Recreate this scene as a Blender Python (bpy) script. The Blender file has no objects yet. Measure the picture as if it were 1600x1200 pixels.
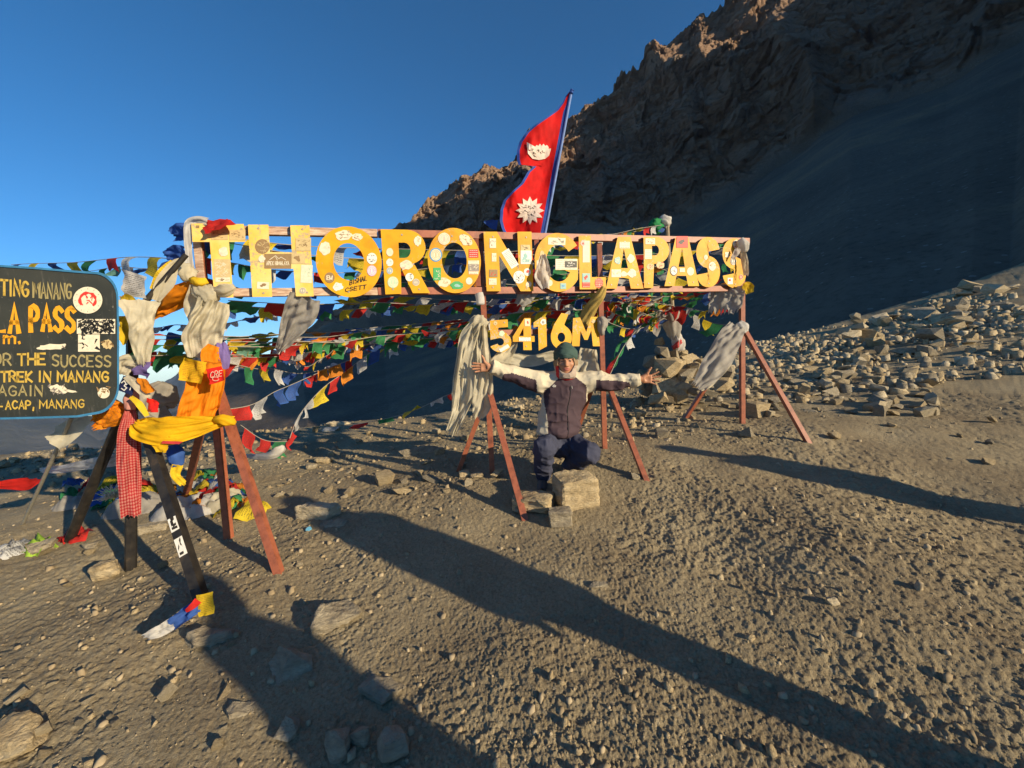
import bpy, bmesh, math, random
import numpy as np
from math import radians, sin, cos, tan, pi, atan2, hypot, sqrt, exp
from mathutils import Vector, Matrix

scene = bpy.context.scene
COL = scene.collection
RND = random.Random(7)

# ------------------------------------------------------------------ camera
FPX = 600.0                       # focal length in pixels of a 1600 px wide picture
PITCH = math.atan(FPX/6470.0); ROLL = radians(-3.3); CAMH = 1.5
Fv = np.array((0, cos(PITCH), -sin(PITCH)))
R0 = np.array((1.0, 0, 0)); U0 = np.array((0, sin(PITCH), cos(PITCH)))
Rv = R0*cos(ROLL)+U0*sin(ROLL); Uv = -R0*sin(ROLL)+U0*cos(ROLL)
CAMP = np.array((0, 0, CAMH))
cam_data = bpy.data.cameras.new('camera'); cam = bpy.data.objects.new('camera', cam_data); COL.objects.link(cam)
cam.matrix_world = Matrix(((Rv[0], Uv[0], -Fv[0], 0), (Rv[1], Uv[1], -Fv[1], 0), (Rv[2], Uv[2], -Fv[2], CAMH), (0, 0, 0, 1)))
cam_data.sensor_width = 36; cam_data.lens = 36*FPX/1600
cam_data.clip_start = 0.05; cam_data.clip_end = 60000
scene.camera = cam
# ------------------------------------------------------------------ light
SUN_AZ = radians(54.5)              # the light travels 52 degrees left of straight ahead
SUN_EL = radians(16)
LD = np.array((-sin(SUN_AZ)*cos(SUN_EL), cos(SUN_AZ)*cos(SUN_EL), -sin(SUN_EL)))
sd = bpy.data.lights.new('sun', 'SUN'); sun = bpy.data.objects.new('sun', sd); COL.objects.link(sun)
sd.energy = 5.0; sd.angle = radians(0.53); sd.color = (1.0, 0.82, 0.55)
sun.rotation_euler = Vector(LD).to_track_quat('-Z', 'Y').to_euler()
sun.location = (20, -16, 10)
world = bpy.data.worlds.new('World'); scene.world = world; world.use_nodes = True
wn = world.node_tree.nodes; wl = world.node_tree.links; wn.clear()
sky = wn.new('ShaderNodeTexSky'); sky.sky_type = 'NISHITA'; sky.sun_disc = False
sky.sun_elevation = SUN_EL
sky.sun_rotation = radians(90)+SUN_AZ-radians(0)   # sun stands behind right of the camera
sky.altitude = 5400; sky.air_density = 1.25; sky.dust_density = 0.1; sky.ozone_density = 3.5
bg = wn.new('ShaderNodeBackground'); bg.inputs[1].default_value = 0.10
wo = wn.new('ShaderNodeOutputWorld'); hs = wn.new('ShaderNodeHueSaturation'); hs.inputs['Saturation'].default_value = 1.2; hs.inputs['Hue'].default_value = .495; wl.new(sky.outputs[0], hs.inputs['Color']); wl.new(hs.outputs[0], bg.inputs[0]); wl.new(bg.outputs[0], wo.inputs[0])
# sun rotation: measured from +Y turning towards +X; the sun sits opposite to the light's travel
sky.sun_rotation = math.atan2(-LD[0], -LD[1])
scene.view_settings.view_transform = 'Standard'; scene.view_settings.look = 'None'
scene.view_settings.exposure = 0.74; scene.view_settings.gamma = 1.0
scene.view_settings.use_curve_mapping = False
scene.render.engine = 'CYCLES'
scene.render.resolution_x = 1024; scene.render.resolution_y = 768

# ------------------------------------------------------------------ geometry helpers
def ray(x, y): return Fv+Rv*((x-800)/FPX)+Uv*((600-y)/FPX)
def P(x, y, Y):
    q = ray(x, y); return CAMP+q*(Y/q[1])
SH = radians(72)
SD = np.array((sin(SH), cos(SH), 0.0)); SN = np.array((SD[1], -SD[0], 0.0))   # along the sign; towards the camera
SP0 = P(770, 755, 3.65)
def S(x, y, off=0.0):
    q = ray(x, y); t = ((SP0+SN*off-CAMP)@SN)/(q@SN); return CAMP+q*t

def _h(ix, iy, iz, seed):
    with np.errstate(over='ignore'):
        h = (ix.astype(np.int64)*374761393+iy.astype(np.int64)*668265263+iz.astype(np.int64)*2147483647+seed*1274126177) & 0xffffffff
        h = (h ^ (h >> 13))*1274126177 & 0xffffffff
        h = (h ^ (h >> 16))*2246822519 & 0xffffffff
        h = h ^ (h >> 15)
    return (h & 0xffffff)/float(0xffffff)
def n2(x, y, seed=0):
    x = np.asarray(x, float); y = np.asarray(y, float)
    ix = np.floor(x); iy = np.floor(y); fx = x-ix; fy = y-iy
    fx = fx*fx*(3-2*fx); fy = fy*fy*(3-2*fy); z = np.zeros_like(ix)
    a = _h(ix, iy, z, seed); b = _h(ix+1, iy, z, seed); c = _h(ix, iy+1, z, seed); d = _h(ix+1, iy+1, z, seed)
    return (a+(b-a)*fx+(c-a)*fy+(a-b-c+d)*fx*fy)*2-1
def n3(x, y, z, seed=0):
    x = np.asarray(x, float); y = np.asarray(y, float); z = np.asarray(z, float)
    ix = np.floor(x); iy = np.floor(y); iz = np.floor(z); fx = x-ix; fy = y-iy; fz = z-iz
    fx = fx*fx*(3-2*fx); fy = fy*fy*(3-2*fy); fz = fz*fz*(3-2*fz)
    r = 0
    for dz in (0, 1):
        a = _h(ix, iy, iz+dz, seed); b = _h(ix+1, iy, iz+dz, seed); c = _h(ix, iy+1, iz+dz, seed); d = _h(ix+1, iy+1, iz+dz, seed)
        v = a+(b-a)*fx+(c-a)*fy+(a-b-c+d)*fx*fy
        r = r+v*(fz if dz else 1-fz)
    return r*2-1
def facets(a, b, seed):
    """broken rock: every cell is a tilted flat face at its own depth"""
    a = np.asarray(a, float); b = np.asarray(b, float); ia, ib = np.floor(a), np.floor(b); best = np.full(a.shape, 9.0); val = np.zeros(a.shape)
    for da in (-1, 0, 1):
        for db in (-1, 0, 1):
            ca, cb = ia+da, ib+db; z0 = np.zeros_like(ca)
            fa = a-ca-_h(ca, cb, z0, seed); fb = b-cb-_h(ca, cb, z0+1, seed); q = fa*fa+fb*fb
            v = _h(ca, cb, z0+2, seed)-.5+1.1*fa*(_h(ca, cb, z0+3, seed)-.5)+1.1*fb*(_h(ca, cb, z0+4, seed)-.25)
            m = q < best; best = np.where(m, q, best); val = np.where(m, v, val)
    return val
def sst(a, b, x):
    t = np.clip((np.asarray(x, float)-a)/(b-a), 0, 1); return t*t*(3-2*t)

_crx = [-60, -12, -7, -2, 1.5, 4, 8, 14, 60]; _cry = [7.2, 6.8, 6.6, 6.8, 8.0, 9.8, 12.5, 13.5, 14]
def gbase(x, y):
    """smooth height of the trodden pass ground"""
    x = np.asarray(x, float); y = np.asarray(y, float)
    xx = np.clip(x, -14, 22); yy = np.clip(y, -3, 60)
    z = .034*xx+.057*yy
    z = z+.0085*np.clip(xx-3, 0, 20)**2*sst(3.5, 8, yy)
    z = z-.17*sst(1.6, 3.6, xx)*(1-sst(2.9, 4.5, yy))
    z = z+.10*np.exp(-((x-.2)**2/2.2+(y-3.9)**2/.9))
    s = y-np.interp(x, _crx, _cry)
    z = z-np.where(s > 0, .5*s*sst(0, 3, s)+.06*s, 0)
    return z
def gmicro(x, y):
    r = np.hypot(x, y)
    z = .030*n2(x*.9+3, y*.9, 1)+.018*n2(x*2.3, y*2.3+9, 2)
    rough = .28+.62*sst(-.35, .45, n2(x*.7+5, y*.7, 21)+.5*n2(x*2.1, y*2.1, 22))-.22*sst(-.3, -1.6, x)*sst(3.2, 1.8, y)
    ca, sa = .8, .6
    x, y = x*ca-y*sa, x*sa+y*ca
    z = z+.007*rough*(n2(x*6.1, y*6.1, 3))
    w = 1.5*n2(x*5, y*5, 17)+.6*n2(x*13, y*13, 27); w2 = 1.5*n2(x*5, y*5, 18)+.6*n2(x*13, y*13, 28)
    b = 1-np.abs(n2(x*12+w, y*12+w2, 4)); z = z+.0072*rough*b*b
    x, y = x*ca-y*sa, x*sa+y*ca
    z = z+.0030*rough*n2(x*24+w, y*24+w2, 5)+.0062*rough*facets(x*15+w*.4, y*15+w2*.4, 11)+.0060*(.3+rough)*facets(x*34, y*34, 12)+.0030*rough*n2(x*47+w, y*47+w2, 6)+.0034*(.4+rough)*facets(x*76, y*76, 13)+.0022*(.6+rough)*n2(x*92, y*92, 8)+.0024*n2(x*170, y*170, 9)
    c = n2(x*17+7, y*17, 31); z = z+.012*rough*np.clip(c-.45, 0, 1)
    return z
def gz(x, y): return gbase(x, y)+gmicro(x, y)
def G(px, py, micro=True):
    q = ray(px, py); f = gz if micro else gbase
    lo = 0.3; t = lo
    ts = np.geomspace(.4, 80, 1500); pts = CAMP[None, :]+q[None, :]*ts[:, None]
    d = pts[:, 2]-f(pts[:, 0], pts[:, 1]); i = np.argmax(d < 0)
    if d[i] >= 0: i = len(ts)-1
    a, b = ts[max(i-1, 0)], ts[i]; t = a+(b-a)*d[i-1]/(d[i-1]-d[i]+1e-9)
    p = CAMP+q*t; return np.array((p[0], p[1], float(f(p[0], p[1]))))

# ------------------------------------------------------------------ object helpers
def tag(o, label=None, cat=None, group=None, kind=None):
    if label: o['label'] = label
    if cat: o['category'] = cat
    if group: o['group'] = group
    if kind: o['kind'] = kind
    return o
def mesh_from(name, verts, faces, mats=(), mi=None, smooth=False, uv=None):
    me = bpy.data.meshes.new(name)
    verts = np.asarray(verts, np.float32)
    if isinstance(faces, np.ndarray):
        n, k = faces.shape
        me.vertices.add(len(verts)); me.vertices.foreach_set('co', verts.ravel())
        me.loops.add(n*k); me.loops.foreach_set('vertex_index', faces.astype(np.int32).ravel())
        me.polygons.add(n); me.polygons.foreach_set('loop_start', np.arange(0, n*k, k, dtype=np.int32))
        me.update(calc_edges=True)
    else:
        me.from_pydata([tuple(map(float, v)) for v in verts], [], [tuple(f) for f in faces])
    for m in mats: me.materials.append(m)
    if mi is not None: me.polygons.foreach_set('material_index', np.asarray(mi, np.int32))
    if smooth: me.polygons.foreach_set('use_smooth', np.ones(len(me.polygons), bool))
    if uv is not None:
        l = me.uv_layers.new(name='UVMap'); vi = np.empty(len(me.loops), np.int32); me.loops.foreach_get('vertex_index', vi)
        l.data.foreach_set('uv', np.asarray(uv, np.float32)[vi].ravel())
    me.validate(); me.update()
    return me
def link(name, me, parent=None, loc=None):
    o = bpy.data.objects.new(name, me); COL.objects.link(o)
    if loc is not None: o.location = tuple(float(c) for c in loc)
    if parent is not None:
        o.parent = parent
        if loc is None: o.location = -Vector(parent_world(parent))
    return o
def parent_world(o):
    v = Vector(o.location)
    while o.parent is not None:
        o = o.parent; v = v+Vector(o.location)
    return v
def empty(name, loc, label, cat, group=None):
    o = bpy.data.objects.new(name, None); COL.objects.link(o); o.location = tuple(float(c) for c in loc)
    o.empty_display_size = .1
    return tag(o, label, cat, group)
class MB:
    """collects verts and faces given in world coordinates"""
    def __init__(s): s.v = []; s.f = []; s.m = []; s.uv = []
    def add(s, v, f, m=0, uv=None):
        b = len(s.v); s.v += [tuple(map(float, p)) for p in v]; s.f += [tuple(i+b for i in q) for q in f]; s.m += [m]*len(f)
        s.uv += list(uv) if uv is not None else [(0, 0)]*len(v)
    def box_between(s, a, b, w, h, up=(0, 0, 1), m=0):
        a = Vector(a); b = Vector(b); d = (b-a).normalized(); u = Vector(up)
        x = d.cross(u)
        if x.length < 1e-3: x = d.cross(Vector((0, 1, 0)))
        x.normalize(); y = x.cross(d).normalized()
        e = min(w, h)*.06
        v = []
        for p, q in ((a, -1), (a+d*e, 0), (b-d*e, 0), (b, 1)):
            k = 1-.12*abs(q)
            for sx, sy in ((-1, -1), (1, -1), (1, 1), (-1, 1)): v.append(p+x*(sx*w/2*k)+y*(sy*h/2*k))
        f = [(3, 2, 1, 0), (12, 13, 14, 15)]
        for r in range(3):
            for i in range(4):
                j = (i+1) % 4; f.append((r*4+i, r*4+j, r*4+4+j, r*4+4+i))
        s.add(v, f, m)
    def tube(s, pts, rad, n=8, m=0, cap=True):
        pts = [Vector(p) for p in pts]; k = len(pts); v = []; prev = None
        for i, p in enumerate(pts):
            t = (pts[min(i+1, k-1)]-pts[max(i-1, 0)]).normalized()
            x = t.cross(Vector((0, 0, 1))) if prev is None else prev-t*prev.dot(t)
            if x.length < 1e-3: x = t.cross(Vector((0, 1, 0)))
            x.normalize(); prev = x; y = t.cross(x)
            r = rad[i] if hasattr(rad, '__len__') else rad
            for j in range(n): v.append(p+x*(cos(2*pi*j/n)*r)+y*(sin(2*pi*j/n)*r))
        f = []
        for i in range(k-1):
            for j in range(n):
                jj = (j+1) % n; f.append((i*n+j, i*n+jj, i*n+n+jj, i*n+n+j))
        if cap: f.append(tuple(range(n-1, -1, -1))); f.append(tuple((k-1)*n+j for j in range(n)))
        s.add(v, f, m)
    def build(s, name, mats, parent=None, smooth=False):
        me = mesh_from(name, s.v, s.f, mats if isinstance(mats, (list, tuple)) else [mats], s.m, smooth, s.uv)
        return link(name, me, parent)

# ------------------------------------------------------------------ materials
def newmat(name):
    m = bpy.data.materials.new(name); m.use_nodes = True; nt = m.node_tree
    b = nt.nodes['Principled BSDF']; return m, nt, b
def node(nt, t, **k):
    n = nt.nodes.new(t)
    for a, v in k.items():
        if a.startswith('i_'):
            key = a[2:]; key = int(key) if key.isdigit() else key.replace('_', ' ')
            n.inputs[key].default_value = v
        else: setattr(n, a, v)
    return n
def ramp(nt, src, stops):
    r = nt.nodes.new('ShaderNodeValToRGB'); e = r.color_ramp.elements
    while len(e) < len(stops): e.new(.5)
    for i, (p, c) in enumerate(stops):
        e[i].position = p; e[i].color = (*c, 1) if len(c) == 3 else c
    nt.links.new(src, r.inputs[0]); return r.outputs[0]
def rough_mat(name, stops, scale=8, rough=.9, bump=.3, bscale=40, dist=.01, detail=8, spec=.3, coord='Object', stretch=None):
    m, nt, b = newmat(name); L = nt.links
    tc = node(nt, 'ShaderNodeTexCoord'); src = tc.outputs[coord]
    if stretch:
        mp = node(nt, 'ShaderNodeMapping'); mp.inputs['Scale'].default_value = stretch; L.new(src, mp.inputs[0]); src = mp.outputs[0]
    n = node(nt, 'ShaderNodeTexNoise', i_Scale=scale, i_Detail=detail, i_Roughness=.62); L.new(src, n.inputs['Vector'])
    L.new(ramp(nt, n.outputs[0], stops), b.inputs['Base Color'])
    b.inputs['Roughness'].default_value = rough; b.inputs['Specular IOR Level'].default_value = spec
    if bump:
        n2_ = node(nt, 'ShaderNodeTexNoise', i_Scale=bscale, i_Detail=6, i_Roughness=.65); L.new(src, n2_.inputs['Vector'])
        bp = node(nt, 'ShaderNodeBump', i_Strength=bump, i_Distance=dist); L.new(n2_.outputs[0], bp.inputs['Height']); L.new(bp.outputs[0], b.inputs['Normal'])
    return m
def mixc(c, k): return tuple(min(1, a*k) for a in c)
_plain = {}
def plain(name, c, rough=.7, var=.25, scale=20, bump=.15, spec=.3):
    if name in _plain: return _plain[name]
    m = rough_mat(name, [(.3, mixc(c, 1-var)), (.7, mixc(c, 1+var*.4))], scale, rough, bump, scale*4, .004, 4, spec)
    _plain[name] = m; return m
def cloth_mat(name, c, print_amt=0.0, trans=.35, ink=(.05, .04, .04), pat=None):
    """thin woven cloth, light shines through it; optional rows of block-printed script"""
    key = 'cloth_'+name
    if key in _plain: return _plain[key]
    m, nt, b = newmat(key); L = nt.links
    tc = node(nt, 'ShaderNodeTexCoord')
    n = node(nt, 'ShaderNodeTexNoise', i_Scale=9, i_Detail=5); L.new(tc.outputs['Object'], n.inputs['Vector'])
    col = ramp(nt, n.outputs[0], [(.3, mixc(c, .72)), (.68, mixc(c, 1.08))])
    if print_amt:
        mp = node(nt, 'ShaderNodeMapping'); mp.inputs['Scale'].default_value = (26, 13, 1); L.new(tc.outputs['UV'], mp.inputs[0])
        ns = node(nt, 'ShaderNodeTexNoise', i_Scale=1.6, i_Detail=3, i_Roughness=.7); L.new(mp.outputs[0], ns.inputs['Vector'])
        sp = node(nt, 'ShaderNodeSeparateXYZ'); L.new(tc.outputs['UV'], sp.inputs[0])
        w = node(nt, 'ShaderNodeMath', operation='MULTIPLY', i_1=13*2*pi); L.new(sp.outputs[1], w.inputs[0])
        s_ = node(nt, 'ShaderNodeMath', operation='SINE'); L.new(w.outputs[0], s_.inputs[0])
        s2 = node(nt, 'ShaderNodeMath', operation='GREATER_THAN', i_1=-.1); L.new(s_.outputs[0], s2.inputs[0])
        t = node(nt, 'ShaderNodeMath', operation='GREATER_THAN', i_1=.5); L.new(ns.outputs[0], t.inputs[0])
        mu = node(nt, 'ShaderNodeMath', operation='MULTIPLY'); L.new(s2.outputs[0], mu.inputs[0]); L.new(t.outputs[0], mu.inputs[1])
        # plain margin round the printed block
        vs = node(nt, 'ShaderNodeVectorMath', operation='SUBTRACT'); vs.inputs[1].default_value = (.5, .5, 0); L.new(tc.outputs['UV'], vs.inputs[0])
        va = node(nt, 'ShaderNodeVectorMath', operation='ABSOLUTE'); L.new(vs.outputs[0], va.inputs[0])
        sx = node(nt, 'ShaderNodeSeparateXYZ'); L.new(va.outputs[0], sx.inputs[0])
        mx = node(nt, 'ShaderNodeMath', operation='MAXIMUM'); L.new(sx.outputs[0], mx.inputs[0]); L.new(sx.outputs[1], mx.inputs[1])
        lt = node(nt, 'ShaderNodeMath', operation='LESS_THAN', i_1=.41); L.new(mx.outputs[0], lt.inputs[0])
        m3 = node(nt, 'ShaderNodeMath', operation='MULTIPLY'); L.new(mu.outputs[0], m3.inputs[0]); L.new(lt.outputs[0], m3.inputs[1])
        m4 = node(nt, 'ShaderNodeMath', operation='MULTIPLY', i_1=print_amt); L.new(m3.outputs[0], m4.inputs[0])
        mix = node(nt, 'ShaderNodeMix', data_type='RGBA'); L.new(m4.outputs[0], mix.inputs[0]); L.new(col, mix.inputs[6]); mix.inputs[7].default_value = (*ink, 1)
        col = mix.outputs[2]
    if pat:
        v = node(nt, 'ShaderNodeTexVoronoi', i_Scale=1.0); mp = node(nt, 'ShaderNodeMapping'); mp.inputs['Scale'].default_value = (7, 46, 1)
        v.inputs['Randomness'].default_value = 0
        L.new(tc.outputs['UV'], mp.inputs[0]); L.new(mp.outputs[0], v.inputs['Vector'])
        g = ramp(nt, v.outputs[0], [(.12, (1, 1, 1)), (.22, (0, 0, 0)), (.34, (.9, .9, .9)), (.42, (0, 0, 0))])
        mix = node(nt, 'ShaderNodeMix', data_type='RGBA'); L.new(g, mix.inputs[0]); L.new(col, mix.inputs[6]); mix.inputs[7].default_value = (*pat, 1)
        col = mix.outputs[2]
    L.new(col, b.inputs['Base Color']); b.inputs['Roughness'].default_value = .75; b.inputs['Specular IOR Level'].default_value = .2
    tr = node(nt, 'ShaderNodeBsdfTranslucent'); L.new(col, tr.inputs[0])
    ms = node(nt, 'ShaderNodeMixShader', i_0=trans); L.new(b.outputs[0], ms.inputs[1]); L.new(tr.outputs[0], ms.inputs[2])
    wv = node(nt, 'ShaderNodeTexNoise', i_Scale=60, i_Detail=3); L.new(tc.outputs['Object'], wv.inputs['Vector'])
    bp = node(nt, 'ShaderNodeBump', i_Strength=.35, i_Distance=.006); L.new(wv.outputs[0], bp.inputs['Height']); L.new(bp.outputs[0], b.inputs['Normal'])
    L.new(ms.outputs[0], nt.nodes['Material Output'].inputs[0])
    _plain[key] = m; return m

def ground_material(name, a, b_, c, pebble):
    m, nt, b = newmat(name); L = nt.links
    tc = node(nt, 'ShaderNodeTexCoord')
    n = node(nt, 'ShaderNodeTexNoise', i_Scale=1.3, i_Detail=9, i_Roughness=.65); L.new(tc.outputs['Object'], n.inputs['Vector'])
    base = ramp(nt, n.outputs[0], [(.3, a), (.52, b_), (.75, c)])
    n_ = node(nt, 'ShaderNodeTexNoise', i_Scale=70, i_Detail=6, i_Roughness=.7); L.new(tc.outputs['Object'], n_.inputs['Vector'])
    f = ramp(nt, n_.outputs[0], [(.3, (.62, .6, .58)), (.55, (1, 1, 1)), (.75, (1.0, 1.0, 1.0))])
    mul = node(nt, 'ShaderNodeMix', data_type='RGBA', blend_type='MULTIPLY', i_0=1.0); L.new(base, mul.inputs[6]); L.new(f, mul.inputs[7])
    v = node(nt, 'ShaderNodeTexVoronoi', i_Scale=34); L.new(tc.outputs['Object'], v.inputs['Vector'])
    vc = node(nt, 'ShaderNodeSeparateColor'); L.new(v.outputs['Color'], vc.inputs[0])
    gt = node(nt, 'ShaderNodeMath', operation='GREATER_THAN', i_1=.88); L.new(vc.outputs[0], gt.inputs[0])
    lt = node(nt, 'ShaderNodeMath', operation='LESS_THAN', i_1=.36); L.new(v.outputs['Distance'], lt.inputs[0])
    mm = node(nt, 'ShaderNodeMath', operation='MULTIPLY'); L.new(gt.outputs[0], mm.inputs[0]); L.new(lt.outputs[0], mm.inputs[1])
    m5 = node(nt, 'ShaderNodeMath', operation='MULTIPLY', i_1=.5); L.new(mm.outputs[0], m5.inputs[0])
    mix = node(nt, 'ShaderNodeMix', data_type='RGBA'); L.new(m5.outputs[0], mix.inputs[0]); L.new(mul.outputs[2], mix.inputs[6]); mix.inputs[7].default_value = (*pebble, 1)
    L.new(mix.outputs[2], b.inputs['Base Color']); b.inputs['Roughness'].default_value = .95; b.inputs['Specular IOR Level'].default_value = .15
    nb = node(nt, 'ShaderNodeTexNoise', i_Scale=120, i_Detail=5, i_Roughness=.7); L.new(tc.outputs['Object'], nb.inputs['Vector'])
    ad = node(nt, 'ShaderNodeMath', operation='ADD'); L.new(nb.outputs[0], ad.inputs[0]); L.new(m5.outputs[0], ad.inputs[1])
    bp = node(nt, 'ShaderNodeBump', i_Strength=1.0, i_Distance=.009); L.new(ad.outputs[0], bp.inputs['Height']); L.new(bp.outputs[0], b.inputs['Normal'])
    return m
def mountain_material():
    """rock with tilted beds on steep faces, grey scree where it lies back"""
    m, nt, b = newmat('mountain_rock'); L = nt.links
    tc = node(nt, 'ShaderNodeTexCoord')
    at = node(nt, 'ShaderNodeAttribute', attribute_name='cliff', attribute_type='GEOMETRY')
    n = node(nt, 'ShaderNodeTexNoise', i_Scale=.012, i_Detail=10, i_Roughness=.65); L.new(tc.outputs['Object'], n.inputs['Vector'])
    rock = ramp(nt, n.outputs[0], [(.32, (.26, .17, .12)), (.5, (.42, .28, .19)), (.62, (.34, .26, .21)), (.75, (.50, .40, .29))])
    mp = node(nt, 'ShaderNodeMapping'); mp.inputs['Rotation'].default_value = (radians(14), radians(-22), 0); mp.inputs['Scale'].default_value = (.25, .25, 1.6)
    L.new(tc.outputs['Object'], mp.inputs[0])
    st = node(nt, 'ShaderNodeTexNoise', i_Scale=.12, i_Detail=8, i_Roughness=.7, i_Distortion=.6); L.new(mp.outputs[0], st.inputs['Vector'])
    stc = ramp(nt, st.outputs[0], [(.35, (.55, .52, .5)), (.5, (1, 1, 1)), (.65, (.8, .78, .76)), (.8, (1, 1, 1))])
    mr = node(nt, 'ShaderNodeMix', data_type='RGBA', blend_type='MULTIPLY', i_0=.8); L.new(rock, mr.inputs[6]); L.new(stc, mr.inputs[7])
    mp2 = node(nt, 'ShaderNodeMapping'); mp2.inputs['Scale'].default_value = (1, 1, 1)
    n3_ = node(nt, 'ShaderNodeTexNoise', i_Scale=.02, i_Detail=9, i_Roughness=.6, i_Distortion=1.2); L.new(tc.outputs['Object'], n3_.inputs['Vector'])
    scree = ramp(nt, n3_.outputs[0], [(.35, (.13, .105, .082)), (.52, (.175, .14, .108)), (.62, (.23, .17, .115)), (.72, (.28, .20, .125))])
    ng = node(nt, 'ShaderNodeTexNoise', i_Scale=.9, i_Detail=6, i_Roughness=.8); L.new(tc.outputs['Object'], ng.inputs['Vector'])
    gc = ramp(nt, ng.outputs[0], [(.3, (.5, .5, .5)), (.5, (.9, .9, .9)), (.7, (1.0, 1.0, 1.0))])
    ms = node(nt, 'ShaderNodeMix', data_type='RGBA', blend_type='MULTIPLY', i_0=1.0); L.new(scree, ms.inputs[6]); L.new(gc, ms.inputs[7])
    v = node(nt, 'ShaderNodeTexVoronoi', i_Scale=.55); L.new(tc.outputs['Object'], v.inputs['Vector'])
    lt = node(nt, 'ShaderNodeMath', operation='LESS_THAN', i_1=.13); L.new(v.outputs['Distance'], lt.inputs[0])
    mv = node(nt, 'ShaderNodeMix', data_type='RGBA'); mlt = node(nt, 'ShaderNodeMath', operation='MULTIPLY', i_1=.5); L.new(lt.outputs[0], mlt.inputs[0])
    L.new(mlt.outputs[0], mv.inputs[0]); L.new(ms.outputs[2], mv.inputs[6]); mv.inputs[7].default_value = (.3, .28, .25, 1)
    mix = node(nt, 'ShaderNodeMix', data_type='RGBA'); L.new(at.outputs['Fac'], mix.inputs[0]); L.new(mv.outputs[2], mix.inputs[6]); L.new(mr.outputs[2], mix.inputs[7])
    L.new(mix.outputs[2], b.inputs['Base Color']); b.inputs['Roughness'].default_value = .95; b.inputs['Specular IOR Level'].default_value = .1
    nb = node(nt, 'ShaderNodeTexNoise', i_Scale=.25, i_Detail=9, i_Roughness=.75); L.new(mp.outputs[0], nb.inputs['Vector'])
    bs = node(nt, 'ShaderNodeMath', operation='MULTIPLY_ADD', i_1=1.2, i_2=.3); L.new(at.outputs['Fac'], bs.inputs[0])
    bp = node(nt, 'ShaderNodeBump', i_Distance=3.0); L.new(bs.outputs[0], bp.inputs['Strength']); L.new(nb.outputs[0], bp.inputs['Height']); L.new(bp.outputs[0], b.inputs['Normal'])
    return m
M_ground = ground_material('trodden_dirt', (.235, .185, .118), (.33, .27, .17), (.41, .345, .225), (.40, .34, .235))
M_rock = mountain_material()
STONE = [rough_mat('stone_ochre', [(.3, (.30, .225, .125)), (.55, (.46, .365, .22)), (.75, (.58, .48, .31))], 7, .9, .9, 26, .03, stretch=(1, 1, 3)),
         rough_mat('stone_grey', [(.3, (.21, .175, .125)), (.55, (.34, .29, .205)), (.75, (.46, .40, .29))], 9, .9, .9, 30, .03, stretch=(1, 1, 3)),
         rough_mat('stone_pale', [(.3, (.38, .31, .20)), (.55, (.52, .44, .30)), (.8, (.64, .56, .41))], 6, .9, .9, 26, .03, stretch=(1, 1, 3))]

# ------------------------------------------------------------------ ground sheet
def polar_grid(az, rr):
    A, Rr = np.meshgrid(az, rr); return A, Rr
def grid_faces(nr, nc, wrap=False):
    i = np.arange(nr-1)[:, None]; j = np.arange(nc if wrap else nc-1)[None, :]
    j2 = (j+1) % nc
    return np.stack([i*nc+j, i*nc+j2, (i+1)*nc+j2, (i+1)*nc+j], -1).reshape(-1, 4)[:, ::-1]
az = np.concatenate([np.linspace(-62, 62, 900), np.linspace(62, 298, 80)[1:-1]])
az = np.radians(az)
rr = np.concatenate([[.02], np.geomspace(.15, .95, 60), np.geomspace(.95, 8, 560)[1:], np.geomspace(8, 60, 110)[1:]])
A, Rr = polar_grid(az, rr)
X = Rr*np.sin(A); Y = Rr*np.cos(A)
Z = gz(X, Y)
me = mesh_from('ground', np.stack([X, Y, Z], -1).reshape(-1, 3), grid_faces(len(rr), len(az), True), [M_ground], None, True)
tag(link('ground', me), kind='structure')

# ------------------------------------------------------------------ mountain, built as one slope of scree under cliffs
def azte(px, py):
    q = ray(px, py); return atan2(q[0], q[1]), q[2]/hypot(q[0], q[1])
def curve(pts, extra=()):
    a = [azte(*p) for p in pts]+[(radians(x), y) for x, y in extra]
    a.sort(); return np.array([p[0] for p in a]), np.array([p[1] for p in a])
sky_c = curve([(-200, 1100), (130, 830), (200, 745), (250, 695), (300, 642), (345, 596), (420, 562), (470, 523), (500, 497), (540, 467), (590, 405), (630, 360), (655, 330), (700, 295), (740, 275),
               (800, 252), (830, 228), (890, 184), (940, 152), (985, 125), (1050, 74), (1100, 28), (1130, 2), (1200, -50), (1330, -110), (1600, -190)],
              [(60, .70), (80, .76), (92, .78), (101, .72), (110, .3), (120, -.2)])  # ridge past the right edge is unseen, its height shaped to block the sun
cl_c = curve([(-200, 1105), (130, 835), (200, 752), (250, 704), (300, 655), (345, 614), (420, 588), (470, 566), (540, 562), (600, 556), (700, 526), (800, 480), (900, 436), (1000, 396), (1060, 362), (1090, 345), (1200, 272), (1330, 182),
              (1480, 127), (1600, 62)], [(60, .62), (80, .66), (92, .68), (101, .55), (110, .1), (120, -.4)])
naz = 1000
maz = np.radians(np.concatenate([np.linspace(-58, 56, naz), np.linspace(56, 118, 90)[1:]]))
ts = np.interp(maz, *sky_c); tc_ = np.interp(maz, *cl_c)
ts = ts+.004*n2(maz*60, maz*0, 41)+.010*np.interp(maz, [-.5, -.3], [0, 1])*n2(maz*30, maz*0+3, 42)+.006*np.interp(maz, [-.5, -.25], [0, 1])*np.abs(n2(maz*110, maz*0+3, 43))
tcs = np.minimum(tc_, ts-.004); tc_ = np.minimum(tc_+.006*n2(maz*40, maz*0, 44), ts-.004)
tb = tcs-np.interp(np.degrees(maz), [50, 75], [.8, 1.4])
nA, nB, nC = 230, 250, 14
rows = []
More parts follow.
